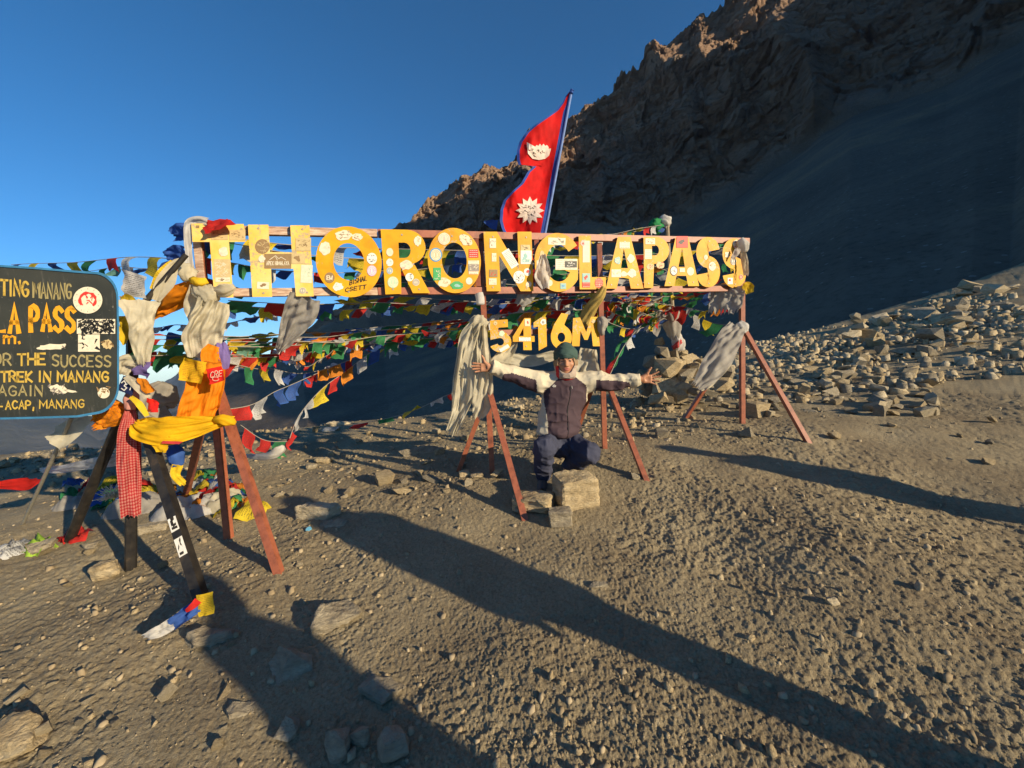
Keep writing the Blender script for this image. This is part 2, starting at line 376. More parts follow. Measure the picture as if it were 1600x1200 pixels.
R1 = np.interp(np.degrees(maz), [-46, 53, 70, 90, 118], [330, 390, 330, 255, 250]); R2 = R1+90+25*n2(maz*6, maz*0, 45)  # drawn nearer at far right, where the unseen ridge shades the slopes
r0 = 24+0*maz
sA = np.linspace(0, 1, nA)[:, None]
rA = r0*(R1/r0)**sA
teA = tcs-(tcs-tb)*(r0/rA-r0/R1)/(1-r0/R1)+(tc_-tcs)*(rA/R1)**10
sB = np.linspace(0, 1, nB)[1:, None]
rB = R1+(R2-R1)*sB
teB = tc_+(ts-tc_)*(sB**.85)
sC = np.linspace(0, 1, nC)[1:, None]
rC = R2+300*sC; teC = ts-.45*sC
rM = np.concatenate([rA, rB, rC]); teM = np.concatenate([teA, teB, teC])
k0 = np.interp(np.degrees(maz), [-40, -25, -8, 12, 22], [.75, .62, .45, .2, 0])
cl = np.concatenate([np.zeros_like(rA), sst(k0, k0+.12, sB)+0*rB, np.ones_like(rC)])
cl = cl*np.interp(np.degrees(maz), [-34, -20], [0, 1])
AM = np.broadcast_to(maz, rM.shape)
zM = CAMH+teM*rM
u = AM*400; w = zM
uu = u*.93+w*.36; ww = w*.93-u*.36      # beds dip to the left
def ridge(a): return 1-np.abs(a)
wa = .5*n2(u/16, w/16, 66); wb = .5*n2(u/16+9, w/16, 67)
d = 34*ridge(n3(u/75, w/150, rM/400, 51))**2+14*ridge(n3(u/28, w/60, rM/160, 52))**2+6*n3(uu/26, ww/16, rM/60, 53)
d = d+11*facets(uu/26+wa, ww/17+wb, 81)+6*facets(uu/11+wa*2, ww/7.5+wb*2, 82)+3*facets(uu/4.8+wa*4, ww/3.2+wb*4, 83)+1.3*facets(uu/2.2, ww/1.6, 84)+1.0*n3(u/1.8, w/1.8, rM/3, 57)
d = d-18
sc = (1-cl)*np.clip((rM-24)/200, 0, 1)
xm = rM*np.sin(AM); ym = rM*np.cos(AM)
dz = sc*(2.0*n2(xm/60, ym/60, 58)+.25*n2(xm/9, ym/9, 59))+(1-cl)*(.05*n2(xm*.8, ym*.8, 60)+.10*n2(xm*.3, ym*.3, 61))*np.clip(rM/60, 0, 1)
rM2 = rM-d*cl
zM = zM+dz+cl*(3*n3(uu/12, ww/5, rM/20, 62)+1.3*n3(u/4, w/4, rM/4, 63))*np.clip(np.concatenate([np.zeros_like(rA), np.minimum(sB*6, (1-sB)*6+.35)+0*rB, 0*rC+.35]), 0, 1)
XM = rM2*np.sin(AM); YM = rM2*np.cos(AM)
me = mesh_from('mountain', np.stack([XM, YM, zM], -1).reshape(-1, 3), grid_faces(rM.shape[0], rM.shape[1]), [M_rock], None, True)
at = me.attributes.new('cliff', 'FLOAT', 'POINT'); at.data.foreach_set('value', cl.astype(np.float32).ravel())
tag(link('mountain', me), kind='structure')

# far valley and the ranges beyond it
far_m = rough_mat('far_rock_and_forest', [(.35, (.035, .045, .045)), (.5, (.07, .075, .07)), (.65, (.13, .125, .115))], .0016, .95, .6, .006, 60)
far_c = curve([(-500, 640), (-250, 600), (0, 600), (90, 622), (150, 660), (200, 640), (235, 612), (285, 578), (340, 574), (420, 560), (600, 545), (900, 545), (1600, 500)], [(60, 0), (-80, -.02), (-100, 0), (-180, 0)])
faz = np.radians(np.concatenate([np.linspace(-180, -56, 60), np.linspace(-56, 10, 360)[1:], np.linspace(10, 180, 60)[1:]]))
fs = np.interp(faz, *far_c)+.006*n2(faz*40, faz*0, 71)+.003*n2(faz*130, faz*0, 72)
t = np.linspace(0, 1, 90)[:, None]
rF = 400*(7000/400)**t+0*faz
zF = -330-.03*rF+90*n3(rF*np.sin(faz)/900, rF*np.cos(faz)/900, rF*0, 73)
top = CAMH+fs*7000
rise = sst(.62, 1, t)**1.2
zF = zF*(1-rise)+top*rise+rise*(1-rise)*4*(110*ridge(n3(rF*np.sin(faz)/500, rF*np.cos(faz)/500, rF*0, 74))-60)
v = np.stack([rF*np.sin(faz), rF*np.cos(faz), zF], -1)
v = np.concatenate([v, (v[-1]*np.array((1.25, 1.25, 1))-np.array((0, 0, 500)))[None]])
me = mesh_from('far_mountains', v.reshape(-1, 3), grid_faces(v.shape[0], v.shape[1]), [far_m], None, True)
tag(link('far_mountains', me), kind='structure')
# ------------------------------------------------------------------ flat shapes, strokes, letters
def poly_mesh(loops, depth, mapf, name='m', mats=(), bevel=0.0):
    """filled outline with holes in picture-like 2D units, given thickness, mapped to the world by mapf(x, y, off)"""
    cu = bpy.data.curves.new('tmp', 'CURVE'); cu.dimensions = '2D'; cu.fill_mode = 'BOTH'
    for lp in loops:
        s = cu.splines.new('POLY'); s.points.add(len(lp)-1)
        for i, (x, y) in enumerate(lp): s.points[i].co = (x, -y, 0, 1)
        s.use_cyclic_u = True
    cu.fill_mode = 'NONE'; cu.fill_mode = 'BOTH'; cu.extrude = .5
    ob = bpy.data.objects.new('tmp', cu); me = bpy.data.meshes.new_from_object(ob)
    v = [mapf(p.co.x, -p.co.y, depth if p.co.z > 0 else 0.0) for p in me.vertices]
    f = [tuple(p.vertices) for p in me.polygons]
    bpy.data.objects.remove(ob); bpy.data.curves.remove(cu); bpy.data.meshes.remove(me)
    return v, f
def ell(cx, cy, rx, ry, n=40, a0=0, a1=2*pi):
    return [(cx+rx*cos(a0+(a1-a0)*i/n), cy+ry*sin(a0+(a1-a0)*i/n)) for i in range(n)]
def arc(cx, cy, rx, ry, d0, d1, n=14):
    return [(cx+rx*cos(radians(d0+(d1-d0)*i/n)), cy+ry*sin(radians(d0+(d1-d0)*i/n))) for i in range(n+1)]
STK = {
 'A': [[(0, 1), (.5, 0), (1, 1)], [(.2, .65), (.8, .65)]], 'B': [[(0, 0), (0, 1), (.7, .97), (.95, .75), (.7, .52), (0, .5)], [(0, 0), (.65, .03), (.85, .25), (.65, .48)]],
 'C': [[(.95, .15), (.6, 0), (.2, .12), (0, .5), (.2, .88), (.6, 1), (.95, .85)]], 'D': [[(0, 0), (0, 1), (.6, .93), (.95, .5), (.6, .07), (0, 0)]],
 'E': [[(.9, 0), (0, 0), (0, 1), (.9, 1)], [(0, .5), (.75, .5)]], 'F': [[(.9, 0), (0, 0), (0, 1)], [(0, .5), (.7, .5)]],
 'G': [[(.95, .15), (.6, 0), (.2, .12), (0, .5), (.2, .88), (.6, 1), (.95, .85), (.95, .55), (.55, .55)]],
 'H': [[(0, 0), (0, 1)], [(1, 0), (1, 1)], [(0, .5), (1, .5)]], 'I': [[(.5, 0), (.5, 1)]], 'K': [[(0, 0), (0, 1)], [(.9, 0), (0, .55), (.95, 1)]],
 'L': [[(0, 0), (0, 1), (.85, 1)]], 'M': [[(0, 1), (.05, 0), (.5, .7), (.95, 0), (1, 1)]], 'N': [[(0, 1), (0, 0), (1, 1), (1, 0)]],
 'O': [[(.5, 0), (.1, .15), (0, .5), (.1, .85), (.5, 1), (.9, .85), (1, .5), (.9, .15), (.5, 0)]],
 'P': [[(0, 1), (0, 0), (.7, .03), (.95, .27), (.7, .52), (0, .55)]], 'R': [[(0, 1), (0, 0), (.7, .03), (.92, .27), (.7, .5), (0, .53)], [(.45, .53), (.98, 1)]],
 'S': [[(.92, .12), (.55, 0), (.12, .1), (.08, .35), (.5, .5), (.9, .64), (.9, .88), (.5, 1), (.05, .88)]], 'T': [[(0, 0), (1, 0)], [(.5, 0), (.5, 1)]],
 'U': [[(0, 0), (.03, .75), (.3, 1), (.7, 1), (.97, .75), (1, 0)]], 'V': [[(0, 0), (.5, 1), (1, 0)]], 'W': [[(0, 0), (.25, 1), (.5, .4), (.75, 1), (1, 0)]],
 'X': [[(0, 0), (1, 1)], [(1, 0), (0, 1)]], 'Y': [[(0, 0), (.5, .5), (1, 0)], [(.5, .5), (.5, 1)]],
 'm': [[(0, 1), (0, .4)], [(0, .55), (.25, .4), (.45, .5), (.45, 1)], [(.45, .55), (.75, .4), (1, .5), (1, 1)]],
 ',': [[(.5, .9), (.3, 1.25)]], '.': [[(.4, .93), (.5, 1.0)]], '-': [[(.1, .55), (.9, .55)]],
 '4': [[(.75, 1), (.75, 0), (0, .7), (1, .7)]], '5': [[(.9, 0), (.1, 0), (.05, .45), (.6, .4), (.95, .7), (.6, 1), (0, .9)]], '1': [[(.3, .2), (.6, 0), (.6, 1)]], '6': [[(.8, 0), (.2, .4), (.05, .75), (.4, 1), (.85, .9), (.9, .6), (.5, .45), (.1, .65)]],
 '3': [[(.1, .05), (.8, .1), (.75, .4), (.35, .47), (.85, .6), (.8, .95), (.1, .95)]], ' ': []}
def stroke_strip(mb, pts, w, mapf, off, m=0, rag=0.0, rnd=RND):
    """one brush stroke as a flat band in 2D units"""
    n = len(pts); L_, R_ = [], []
    for i in range(n):
        a = pts[max(i-1, 0)]; b = pts[min(i+1, n-1)]; dx, dy = b[0]-a[0], b[1]-a[1]; l = hypot(dx, dy) or 1
        dx, dy = dx/l, dy/l; ex = -w*.5 if i == 0 else (w*.5 if i == n-1 else 0)
        k = w/2*(1+rag*rnd.uniform(-1, 1))
        if 0 < i < n-1:
            p = pts[i-1]; q = pts[i]; r = pts[i+1]
            d1 = (q[0]-p[0], q[1]-p[1]); d2 = (r[0]-q[0], r[1]-q[1]); l1 = hypot(*d1) or 1; l2 = hypot(*d2) or 1
            cs = (d1[0]*d2[0]+d1[1]*d2[1])/(l1*l2); k = k/max(.45, sqrt(max(.01, (1+cs)/2)))
        x, y = pts[i][0]+dx*ex, pts[i][1]+dy*ex
        L_.append((x-dy*k, y+dx*k)); R_.append((x+dy*k, y-dx*k))
    v = [mapf(x, y, off) for x, y in L_]+[mapf(x, y, off) for x, y in R_]
    mb.add(v, [(i, i+1, n+i+1, n+i) for i in range(n-1)], m)
def write(mb, text, x0, x1, y0, h, w, mapf, off, m=0, slant=0.0, slope=0.0, rag=.1, gap=.32, rnd=RND, squash=None):
    """lettering from x0 to x1 with its top at y0, height h and stroke width w, in 2D units"""
    units = []; x = 0
    for ch in text:
        cw = {'I': .35, '.': .35, ',': .35, ' ': .55, 'M': 1.15, 'W': 1.25, 'm': 1.2, '-': .6}.get(ch, .85)
        units.append((ch, x, cw)); x += cw+gap
    sc = (x1-x0)/(x-gap)
    for ch, ux, cw in units:
        jit = rnd.uniform(-.04, .04)*h
        for st in STK.get(ch, []):
            if len(st) > 2 and ch in 'CGOSUDPRB5635':
                st2 = []
                for i in range(len(st)-1):   # soften curves
                    p0 = st[max(i-1, 0)]; p1 = st[i]; p2 = st[i+1]; p3 = st[min(i+2, len(st)-1)]
                    for k in (0, .5):
                        t = k; st2.append(tuple(.5*((2*b)+(-a+c)*t+(2*a-5*b+4*c-d)*t*t+(-a+3*b-3*c+d)*t**3) for a, b, c, d in zip(p0, p1, p2, p3)))
                st2.append(st[-1]); st = st2
            pts = []
            for (sx, sy) in st:
                px = x0+(ux+sx*cw*(1 if cw > .5 else 1))*sc; py = y0+sy*h+jit
                pts.append((px-slant*(sy-.5)*h, py+slope*(px-x0)))
            stroke_strip(mb, pts, w, mapf, off, m, rag, rnd)

def sx(x, y, off): return S(x, y, off)
M_yel = None
def letter_paint(name='chipped_yellow_paint', cols=((.46, .21, .003), (.60, .30, .004), (.68, .36, .010)), thr=.895, rough=.5):
    m, nt, b = newmat(name); L = nt.links
    tc = node(nt, 'ShaderNodeTexCoord')
    n = node(nt, 'ShaderNodeTexNoise', i_Scale=5, i_Detail=8, i_Roughness=.6); L.new(tc.outputs['Object'], n.inputs['Vector'])
    col = ramp(nt, n.outputs[0], [(.3, cols[0]), (.5, cols[1]), (.72, cols[2])])
    n1 = node(nt, 'ShaderNodeTexNoise', i_Scale=38, i_Detail=9, i_Roughness=.75); L.new(tc.outputs['Object'], n1.inputs['Vector'])
    n0 = node(nt, 'ShaderNodeTexNoise', i_Scale=3.5, i_Detail=3); L.new(tc.outputs['Object'], n0.inputs['Vector'])
    ad = node(nt, 'ShaderNodeMath', operation='MULTIPLY_ADD', i_1=.55); L.new(n0.outputs[0], ad.inputs[0]); L.new(n1.outputs[0], ad.inputs[2])
    ch = ramp(nt, ad.outputs[0], [(thr, (0, 0, 0)), (thr+.025, (1, 1, 1))])
    mix = node(nt, 'ShaderNodeMix', data_type='RGBA'); L.new(ch, mix.inputs[0]); L.new(col, mix.inputs[6]); mix.inputs[7].default_value = (.42, .33, .2, 1)
    sc_ = ramp(nt, ad.outputs[0], [(.52, (1, 1, 1)), (.545, (0, 0, 0))])
    mix2 = node(nt, 'ShaderNodeMix', data_type='RGBA'); L.new(sc_, mix2.inputs[0]); L.new(mix.outputs[2], mix2.inputs[6]); mix2.inputs[7].default_value = (.16, .08, .03, 1)
    L.new(mix2.outputs[2], b.inputs['Base Color']); b.inputs['Roughness'].default_value = rough; b.inputs['Specular IOR Level'].default_value = .25
    bp = node(nt, 'ShaderNodeBump', i_Strength=.25, i_Distance=.003); L.new(n1.outputs[0], bp.inputs['Height']); L.new(bp.outputs[0], b.inputs['Normal'])
    return m
def rust_paint():
    m, nt, b = newmat('red_brown_painted_steel'); L = nt.links
    tc = node(nt, 'ShaderNodeTexCoord')
    n = node(nt, 'ShaderNodeTexNoise', i_Scale=14, i_Detail=8, i_Roughness=.7); L.new(tc.outputs['Object'], n.inputs['Vector'])
    L.new(ramp(nt, n.outputs[0], [(.25, (.10, .035, .022)), (.5, (.29, .088, .045)), (.72, (.35, .115, .062)), (.8, (.42, .24, .15))]), b.inputs['Base Color'])
    b.inputs['Roughness'].default_value = .5
    bp = node(nt, 'ShaderNodeBump', i_Strength=.3, i_Distance=.002); L.new(n.outputs[0], bp.inputs['Height']); L.new(bp.outputs[0], b.inputs['Normal'])
    return m
M_yel = letter_paint(); M_yelpale = letter_paint('pale_yellow_paint', ((.66, .38, .06), (.74, .48, .11), (.74, .56, .24)), .85, .45); M_yelside = plain('dark_plywood_edge', (.16, .085, .02), .8); M_steel = rust_paint()
M_ink = plain('black_marker_ink', (.03, .025, .02), .6, .1); M_brownink = plain('brown_faded_print', (.22, .12, .05), .7, .3, 60)
M_bolt = plain('bolt_zinc', (.35, .30, .22), .4)

sign = empty('pass_sign', S(770, 755), 'long sign of yellow letters on red brown posts, THORONG LA PASS above 5416M', 'sign')
# posts and rails -------------------------------------------------------------
def bar(name, a, b, w=.045, h=.045, up=(0, 0, 1), parent=sign, mat=None, ext=0):
    mb = MB(); mb.box_between(a, b, w, h, up); return mb.build(name, mat or M_steel, parent)
def down(p, q=.06): return np.array(p)-np.array((0, 0, q))
OFF = -.03
def railpts(xa, ya, xb, yb, off): return S(xa, ya, off), S(xb, yb, off)
M_pale = rough_mat('peeling_pale_paint', [(.3, (.22, .12, .08)), (.5, (.46, .31, .22)), (.68, (.62, .50, .38))], 10, .6, .5, 40, .003, stretch=(1, 1, 6))
def at_y(x, a, b): return a+(b-a)*(x-301)/868
for (ya, yb) in ((359, 377), (458, 451)):
    for x0, x1, mt in ((301, 590, M_pale), (590.5, 1169, None)): bar('rail', *railpts(x0, at_y(x0, ya, yb), x1, at_y(x1, ya, yb), OFF), .05, .062, mat=mt)
bar('post_facing', S(308, 378, OFF-.012), S(314, 436, OFF-.012), .055, .012, (0, 1, 0), mat=M_pale)
bar('number_rail', *railpts(768, 520, 940, 516, OFF), .04, .05)
posts = [((309, 366), (358, 846)), ((750, 372), (770, 756)), ((936, 380), (945, 711)), ((1159, 380), (1160, 666))]
for (a, b) in posts: bar('post', S(*a, OFF-.045), down(S(*b, OFF-.045)), .05, .05, (0, 1, 0))
for x0, x1, ya, yb in ((744, 748, 372, 448), (838, 840, 372, 448)): bar('upright', S(x0, ya, OFF+.0), S(x1, yb, OFF+.0), .045, .04, (0, 1, 0))
legs = [((335, 590), (441, 903), .05), ((328, 612), (286, 783), .05), ((764, 608), (822, 811), .05), ((752, 640), (713, 736), .045), ((950, 600), (1013, 752), .045), ((930, 590), (893, 690), .045),
        ((1161, 512), (1270, 697), .045), ((1157, 520), (1065, 657), .045)]
LEGPTS = []
for k, (a, b, w) in enumerate(legs):
    top = S(*a, .03 if k % 2 == 0 else -.12); foot = G(*b, micro=False)
    LEGPTS.append((top, foot)); bar('leg', top, foot-np.array((0, 0, .05)), w, w, (1, 0, 0))

# letters ---------------------------------------------------------------------
def lean(x): return (1170-x)/6470*.55
def mkletter(name, loops, parent, label, depth=.028, off=.012, yref=410, ln=None):
    xs = [p[0] for l in loops for p in l]; k = lean(sum(xs)/len(xs)) if ln is None else ln
    f = lambda x, y, o: S(x+k*(y-yref), y, off+o)
    v, fc = poly_mesh(loops, depth, f)
    mb = MB(); mb.add(v, fc)
    o = mb.build(name, [M_yelpale if max(xs) < 500 else M_yel, M_yelside], parent)  # the two leftmost letters get a paler yellow
    me = o.data; n = Vector(SN)
    for p in me.polygons: p.material_index = 0 if abs(p.normal.dot(n)) > .9 else 1
    o['label'] = label; return o, k
def OO(cx, cy, rx, ry, hx, hy): return [ell(cx, cy, rx, ry, 44), ell(cx, cy, hx, hy, 36)]
LET = {}
def put(key, loops, label, **kw): LET[key] = mkletter('letter', loops, sign, label, **kw)
put('T', [[(303, 349), (385, 350), (386, 378), (360, 378), (361, 465), (331, 465), (330, 378), (318, 378), (303, 378)]], 'first letter T, paler yellow, left arm split')
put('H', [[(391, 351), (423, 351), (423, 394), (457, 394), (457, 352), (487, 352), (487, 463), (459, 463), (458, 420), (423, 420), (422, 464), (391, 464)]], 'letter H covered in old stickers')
put('O', OO(545, 409, 51.5, 55.5, 24, 29), 'letter O with handwriting along its lower curve')
put('R', [[(597, 358), (640, 359)]+arc(637, 386, 29, 27, -85, 85)+[(648, 414), (670, 458), (643, 458), (626, 418), (625, 459), (600, 460)],
          [(624, 379), (633, 379)]+arc(633, 391, 9.5, 12, -90, 90, 8)+[(624, 403)]], 'letter R, flat topped')
put('O2', OO(710, 407, 41.5, 51, 19.5, 28), 'second letter O with a green and a red sticker')
put('N', [[(757, 362), (778, 362), (810, 420), (810, 362), (832, 362), (832, 455), (812, 455), (780, 398), (781, 455), (759, 455)]], 'letter N with a white strip across')
put('G', [arc(872, 410, 37, 46, -35, -325, 40)+[(904, 405), (868, 405), (868, 422), (882, 422)]+[(x, y) for x, y in arc(873, 411, 20, 29, 30, 322, 30)]], 'letter G')
put('L', [[(905, 368), (924, 368), (924, 433), (946, 433), (946, 452), (905, 452)]], 'letter L of LA')
put('A', [[(966, 370), (986, 370), (1005, 451), (985, 451), (982, 434), (967, 434), (963, 451), (946, 451)], [(975, 388), (970, 419), (981, 419)]], 'letter A of LA')
put('P', [[(1006, 370), (1026, 370)]+arc(1025, 391, 21, 21, -90, 90)+[(1022, 412), (1020, 450), (1006, 450)], [(1019, 384), (1024, 384)]+arc(1024, 391, 6, 8, -90, 90, 6)+[(1019, 399)]], 'letter P of PASS')
put('A2', [[(1056, 371), (1076, 371), (1092, 447), (1075, 447), (1072, 431), (1057, 431), (1053, 447), (1038, 447)], [(1066, 388), (1060, 417), (1070, 417)]], 'letter A of PASS with a red sticker at its tip')
def sshape(key, x0, x1, y0, y1, w, label, depth=.028, off=.012):
    cx = (x0+x1)/2; rx = (x1-x0)/2-w/2; h = y1-y0; r1 = (h-w)/4
    pts = arc(cx, y0+w/2+r1, rx, r1, -12, -262, 18)[:-1]+arc(cx, y1-w/2-r1, rx, r1, -82, 168, 18)
    n = len(pts); L_, R_ = [], []
    for i in range(n):
        a = pts[max(i-1, 0)]; b = pts[min(i+1, n-1)]; dx, dy = b[0]-a[0], b[1]-a[1]; l = hypot(dx, dy)
        dx, dy = dx/l, dy/l; L_.append((pts[i][0]-dy*w/2, pts[i][1]+dx*w/2)); R_.append((pts[i][0]+dy*w/2, pts[i][1]-dx*w/2))
    k = lean(cx); f = lambda x, y, o: S(x+k*(y-410), y, off+o)
    v = [f(*p, depth) for p in L_]+[f(*p, depth) for p in R_]+[f(*p, 0) for p in L_]+[f(*p, 0) for p in R_]
    fc = []; m = []
    for i in range(n-1):
        fc += [(i, n+i, n+i+1, i+1), (2*n+i, 2*n+i+1, 3*n+i+1, 3*n+i), (i, i+1, 2*n+i+1, 2*n+i), (n+i, 3*n+i, 3*n+i+1, n+i+1)]; m += [0, 0, 1, 1]
    fc += [(0, 2*n, 3*n, n), (n-1, 2*n-1, 4*n-1, 3*n-1)]; m += [1, 1]
    o = link('letter', mesh_from('letter', v, fc, [M_yel, M_yelside], m), sign); o['label'] = label
    LET[key] = (o, k)
sshape('S', 1088, 1125, 370, 449, 19, 'first letter S of PASS')
sshape('S2', 1129, 1166, 372, 450, 19, 'last letter S of PASS, white cloth over its corner')
kw = dict(depth=.024, off=.02, yref=520)
def putd(key, loops, label): LET[key] = mkletter('digit', loops, sign, label, **kw)
putd('5', [[(766, 501), (794, 499), (794, 511), (779, 512), (778, 519)]+arc(781, 534, 17.5, 16.5, -85, 150, 16)+[(766, 541), (777, 537)]+arc(781, 534, 6, 6, 120, -100, 8)+[(766, 531)]], 'digit 5')
putd('4', [[(820, 497), (830, 497), (830, 525), (835, 525), (835, 534), (830, 534), (830, 547), (817, 547), (817, 534), (801, 534), (801, 526)], [(818, 512), (811, 525), (818, 525)]], 'digit 4')
putd('1', [[(834, 504), (846, 496), (854, 496), (854, 541), (841, 548), (841, 510), (834, 512)]], 'digit 1')
putd('6', [[(878, 489), (889, 491), (882, 507)]+arc(877, 527, 16.5, 19, -65, 185, 20)+[(861, 521), (866, 507)], ell(877, 527, 6, 7.5, 14)], 'digit 6, its foot hidden by the hat')
putd('M', [[(896, 497), (907, 496), (916, 519), (924, 495), (934, 495), (937, 541), (926, 541), (924, 516), (918, 531), (913, 531), (907, 517), (905, 541), (893, 541)]], 'letter M for metres')
for ch, ks in (('bolt', [('T', 336, 358), ('T', 378, 358), ('H', 404, 357), ('H', 473, 358), ('H', 412, 458), ('H', 480, 457), ('O', 545, 362), ('O', 545, 456), ('R', 628, 367), ('R', 614, 452), ('R', 655, 452), ('O2', 706, 369), ('O2', 718, 450),
                         ('N', 770, 370), ('N', 822, 371), ('N', 770, 449), ('N', 823, 449), ('G', 872, 372), ('G', 880, 448), ('L', 913, 376), ('L', 936, 445), ('A', 976, 378), ('A', 955, 445), ('A', 996, 445), ('P', 1016, 378), ('P', 1013, 443), ('A2', 1046, 442), ('A2', 1083, 441),
                         ('S', 1108, 377), ('S', 1107, 443), ('S2', 1148, 379), ('S2', 1148, 444), ('4', 824, 503), ('4', 822, 541), ('1', 849, 503), ('5', 788, 504), ('M', 901, 503), ('M', 929, 502)]),):
    by = {}
    for k, x, y in ks: by.setdefault(k, []).append((x, y))
    bme = None
    for k, l in by.items():
        d0 = .044 if k in '5416M' else .040
        for x, y in l:
            if bme is None:
                u = np.array((0, 0, 1)); r = .009
                ring = [SD*(r*cos(a))+u*(r*sin(a)) for a in np.linspace(0, 2*pi, 7)[:-1]]
                bme = mesh_from('bolt', ring+[p+SN*.006 for p in ring], [(6, 7, 8, 9, 10, 11)]+[(i, (i+1) % 6, 6+(i+1) % 6, 6+i) for i in range(6)], [M_bolt])
            o = link('bolt', bme); o.parent = LET[k][0]; o.location = Vector(S(x, y, d0-.002))-parent_world(LET[k][0])

# stickers --------------------------------------------------------------------
STC = {'white': (.72, .70, .64), 'cream': (.66, .60, .46), 'tan': (.52, .40, .20), 'brown': (.26, .17, .08), 'red': (.62, .04, .03), 'pink': (.70, .40, .36), 'green': (.05, .33, .11), 'teal': (.25, .45, .42), 'grey': (.24, .21, .19), 'black': (.03, .03, .03),
       'lilac': (.55, .38, .55), 'blue': (.10, .28, .50), 'mint': (.45, .60, .42), 'pale': (.72, .58, .42)}
def stm(c): return plain('sticker_'+c, STC[c], .5, .15, 40)
SOFF = .0415
def sticker(key, kind, cx, cy, w, h, c='white', marks='scribble', mc='grey', rot=0, txt=None, rnd=RND):
    par, k = LET[key]; base = SOFF if key not in '5416M' or key in ('T',) else .0455
    yref = 520 if key in '5416' or (key == 'M') else 410
    sticker.i = getattr(sticker, 'i', 0)+1; lay = .0006*(sticker.i % 4)
    cr, sr = cos(radians(rot)), sin(radians(rot))
    def mp(x, y, o): return S(cx+x*cr-y*sr, cy+x*sr+y*cr, base+lay+o)
    mb = MB()
    if kind == 'disc': lp = ell(0, 0, w/2, h/2, 20)
    elif kind == 'blob': lp = [(w/2*cos(a)*(1+rnd.uniform(-.18, .18)), h/2*sin(a)*(1+rnd.uniform(-.18, .18))) for a in np.linspace(0, 2*pi, 17)[:-1]]
    else: lp = [(-w/2, -h/2), (w/2, -h/2), (w/2, h/2), (-w/2, h/2)]
    v = [mp(x, y, .0) for x, y in lp]+[mp(x, y, .0009) for x, y in lp]; n = len(lp)
    mb.add(v, [tuple(range(2*n-1, n-1, -1))]+[(i, (i+1) % n, n+(i+1) % n, n+i) for i in range(n)])
    o2 = .0014
    if marks == 'scribble':
        for _ in range(int(4+w*h/45)):
            x, y = rnd.uniform(-.34, .34)*w, rnd.uniform(-.34, .34)*h; pts = [(x, y)]
            for _ in range(3): x += rnd.uniform(-.14, .14)*w; y += rnd.uniform(-.10, .10)*h; pts.append((max(-.42*w, min(.42*w, x)), max(-.42*h, min(.42*h, y))))
            stroke_strip(mb, pts, .55, mp, o2, 1)
    elif marks == 'lines':
        n_ = max(2, int(h/3))
        for i in range(n_):
            y = -h*.36+h*.72*i/(n_-1); x = -w*.4
            while x < w*.36:
                l = rnd.uniform(.08, .22)*w; stroke_strip(mb, [(x, y), (min(x+l, w*.42), y)], .5 if h < 20 else .7, mp, o2, 1); x += l+.07*w
    elif marks == 'ring':
        for r in (.40, .27):
            lp2 = ell(0, 0, w*r, h*r, 20); stroke_strip(mb, lp2+[lp2[0]], .7, mp, o2, 1)
        stroke_strip(mb, [(0, -h*.15), (0, h*.16)], w*.10, mp, o2, 1)
    elif marks == 'mass':
        for _ in range(3):
            x, y = rnd.uniform(-.15, .15)*w, rnd.uniform(-.15, .15)*h
            lp2 = [(x+w*.17*cos(a)*rnd.uniform(.6, 1.3), y+h*.17*sin(a)*rnd.uniform(.6, 1.3)) for a in np.linspace(0, 2*pi, 10)[:-1]]
            mb.add([mp(a, b, o2+.0002*_) for a, b in lp2], [tuple(range(8, -1, -1))], 1)
    elif marks == 'mountain':
        for a, b_ in (((-w*.30, -h*.10), (-w*.08, -h*.38)), ((-w*.08, -h*.38), (w*.04, -h*.16)), ((w*.04, -h*.16), (w*.12, -h*.28)), ((w*.12, -h*.28), (w*.30, -h*.08)), ((-w*.08, -h*.30), (-w*.02, -h*.08))):
            stroke_strip(mb, [a, b_], .8, mp, o2, 1)
    if txt:
        for (t, x0, x1, y0, hh, ww) in txt: write(mb, t, x0*w, x1*w, y0*h, hh*h, ww, mp, o2, 1, rag=0)
    o = mb.build('sticker', [stm(c), stm(mc)], par); return o
st = sticker
st('T', 'rect', 343, 366, 26, 17, 'tan', 'scribble', 'brown'); st('T', 'rect', 371, 367, 25, 16, 'tan', 'scribble', 'brown'); st('T', 'blob', 349, 393, 15, 14, 'cream', 'scribble', 'pale')
st('T', 'rect', 347, 420, 26, 30, 'tan', 'scribble', 'cream'); st('T', 'rect', 348, 437, 23, 7, 'cream', 'scribble', 'brown'); st('T', 'rect', 348, 447, 15, 9, 'tan', 'scribble', 'brown'); st('T', 'rect', 309, 354, 5, 4, 'brown', None)
st('H', 'disc', 410, 385, 23, 23, 'brown', 'scribble', 'tan'); st('H', 'rect', 434, 408, 42, 23, 'brown', 'mountain', 'cream', 0, [('APEX HIMALAYA', -.42, .42, .02, .24, .9)])
st('H', 'rect', 466, 404, 21, 16, 'tan', 'mass', 'brown'); st('H', 'rect', 474, 382, 24, 20, 'tan', 'scribble', 'brown'); st('H', 'rect', 479, 428, 18, 28, 'cream', 'scribble', 'mint', 3); st('H', 'rect', 411, 446, 19, 11, 'cream', 'mass', 'brown', 3)
st('H', 'disc', 473, 454, 11, 10, 'cream', 'ring', 'grey'); st('H', 'blob', 409, 405, 10, 12, 'cream', 'scribble', 'pale')
st('O', 'disc', 515, 434, 16, 17, 'brown', None, 'cream', 0, [('EW', -.26, .26, -.18, .36, 1.3)]); st('O', 'blob', 528, 448, 15, 13, 'white', 'scribble', 'mint'); st('O', 'disc', 581, 404, 16, 18, 'white', 'scribble', 'black'); st('O', 'disc', 581, 423, 15, 17, 'lilac', 'ring', 'white')
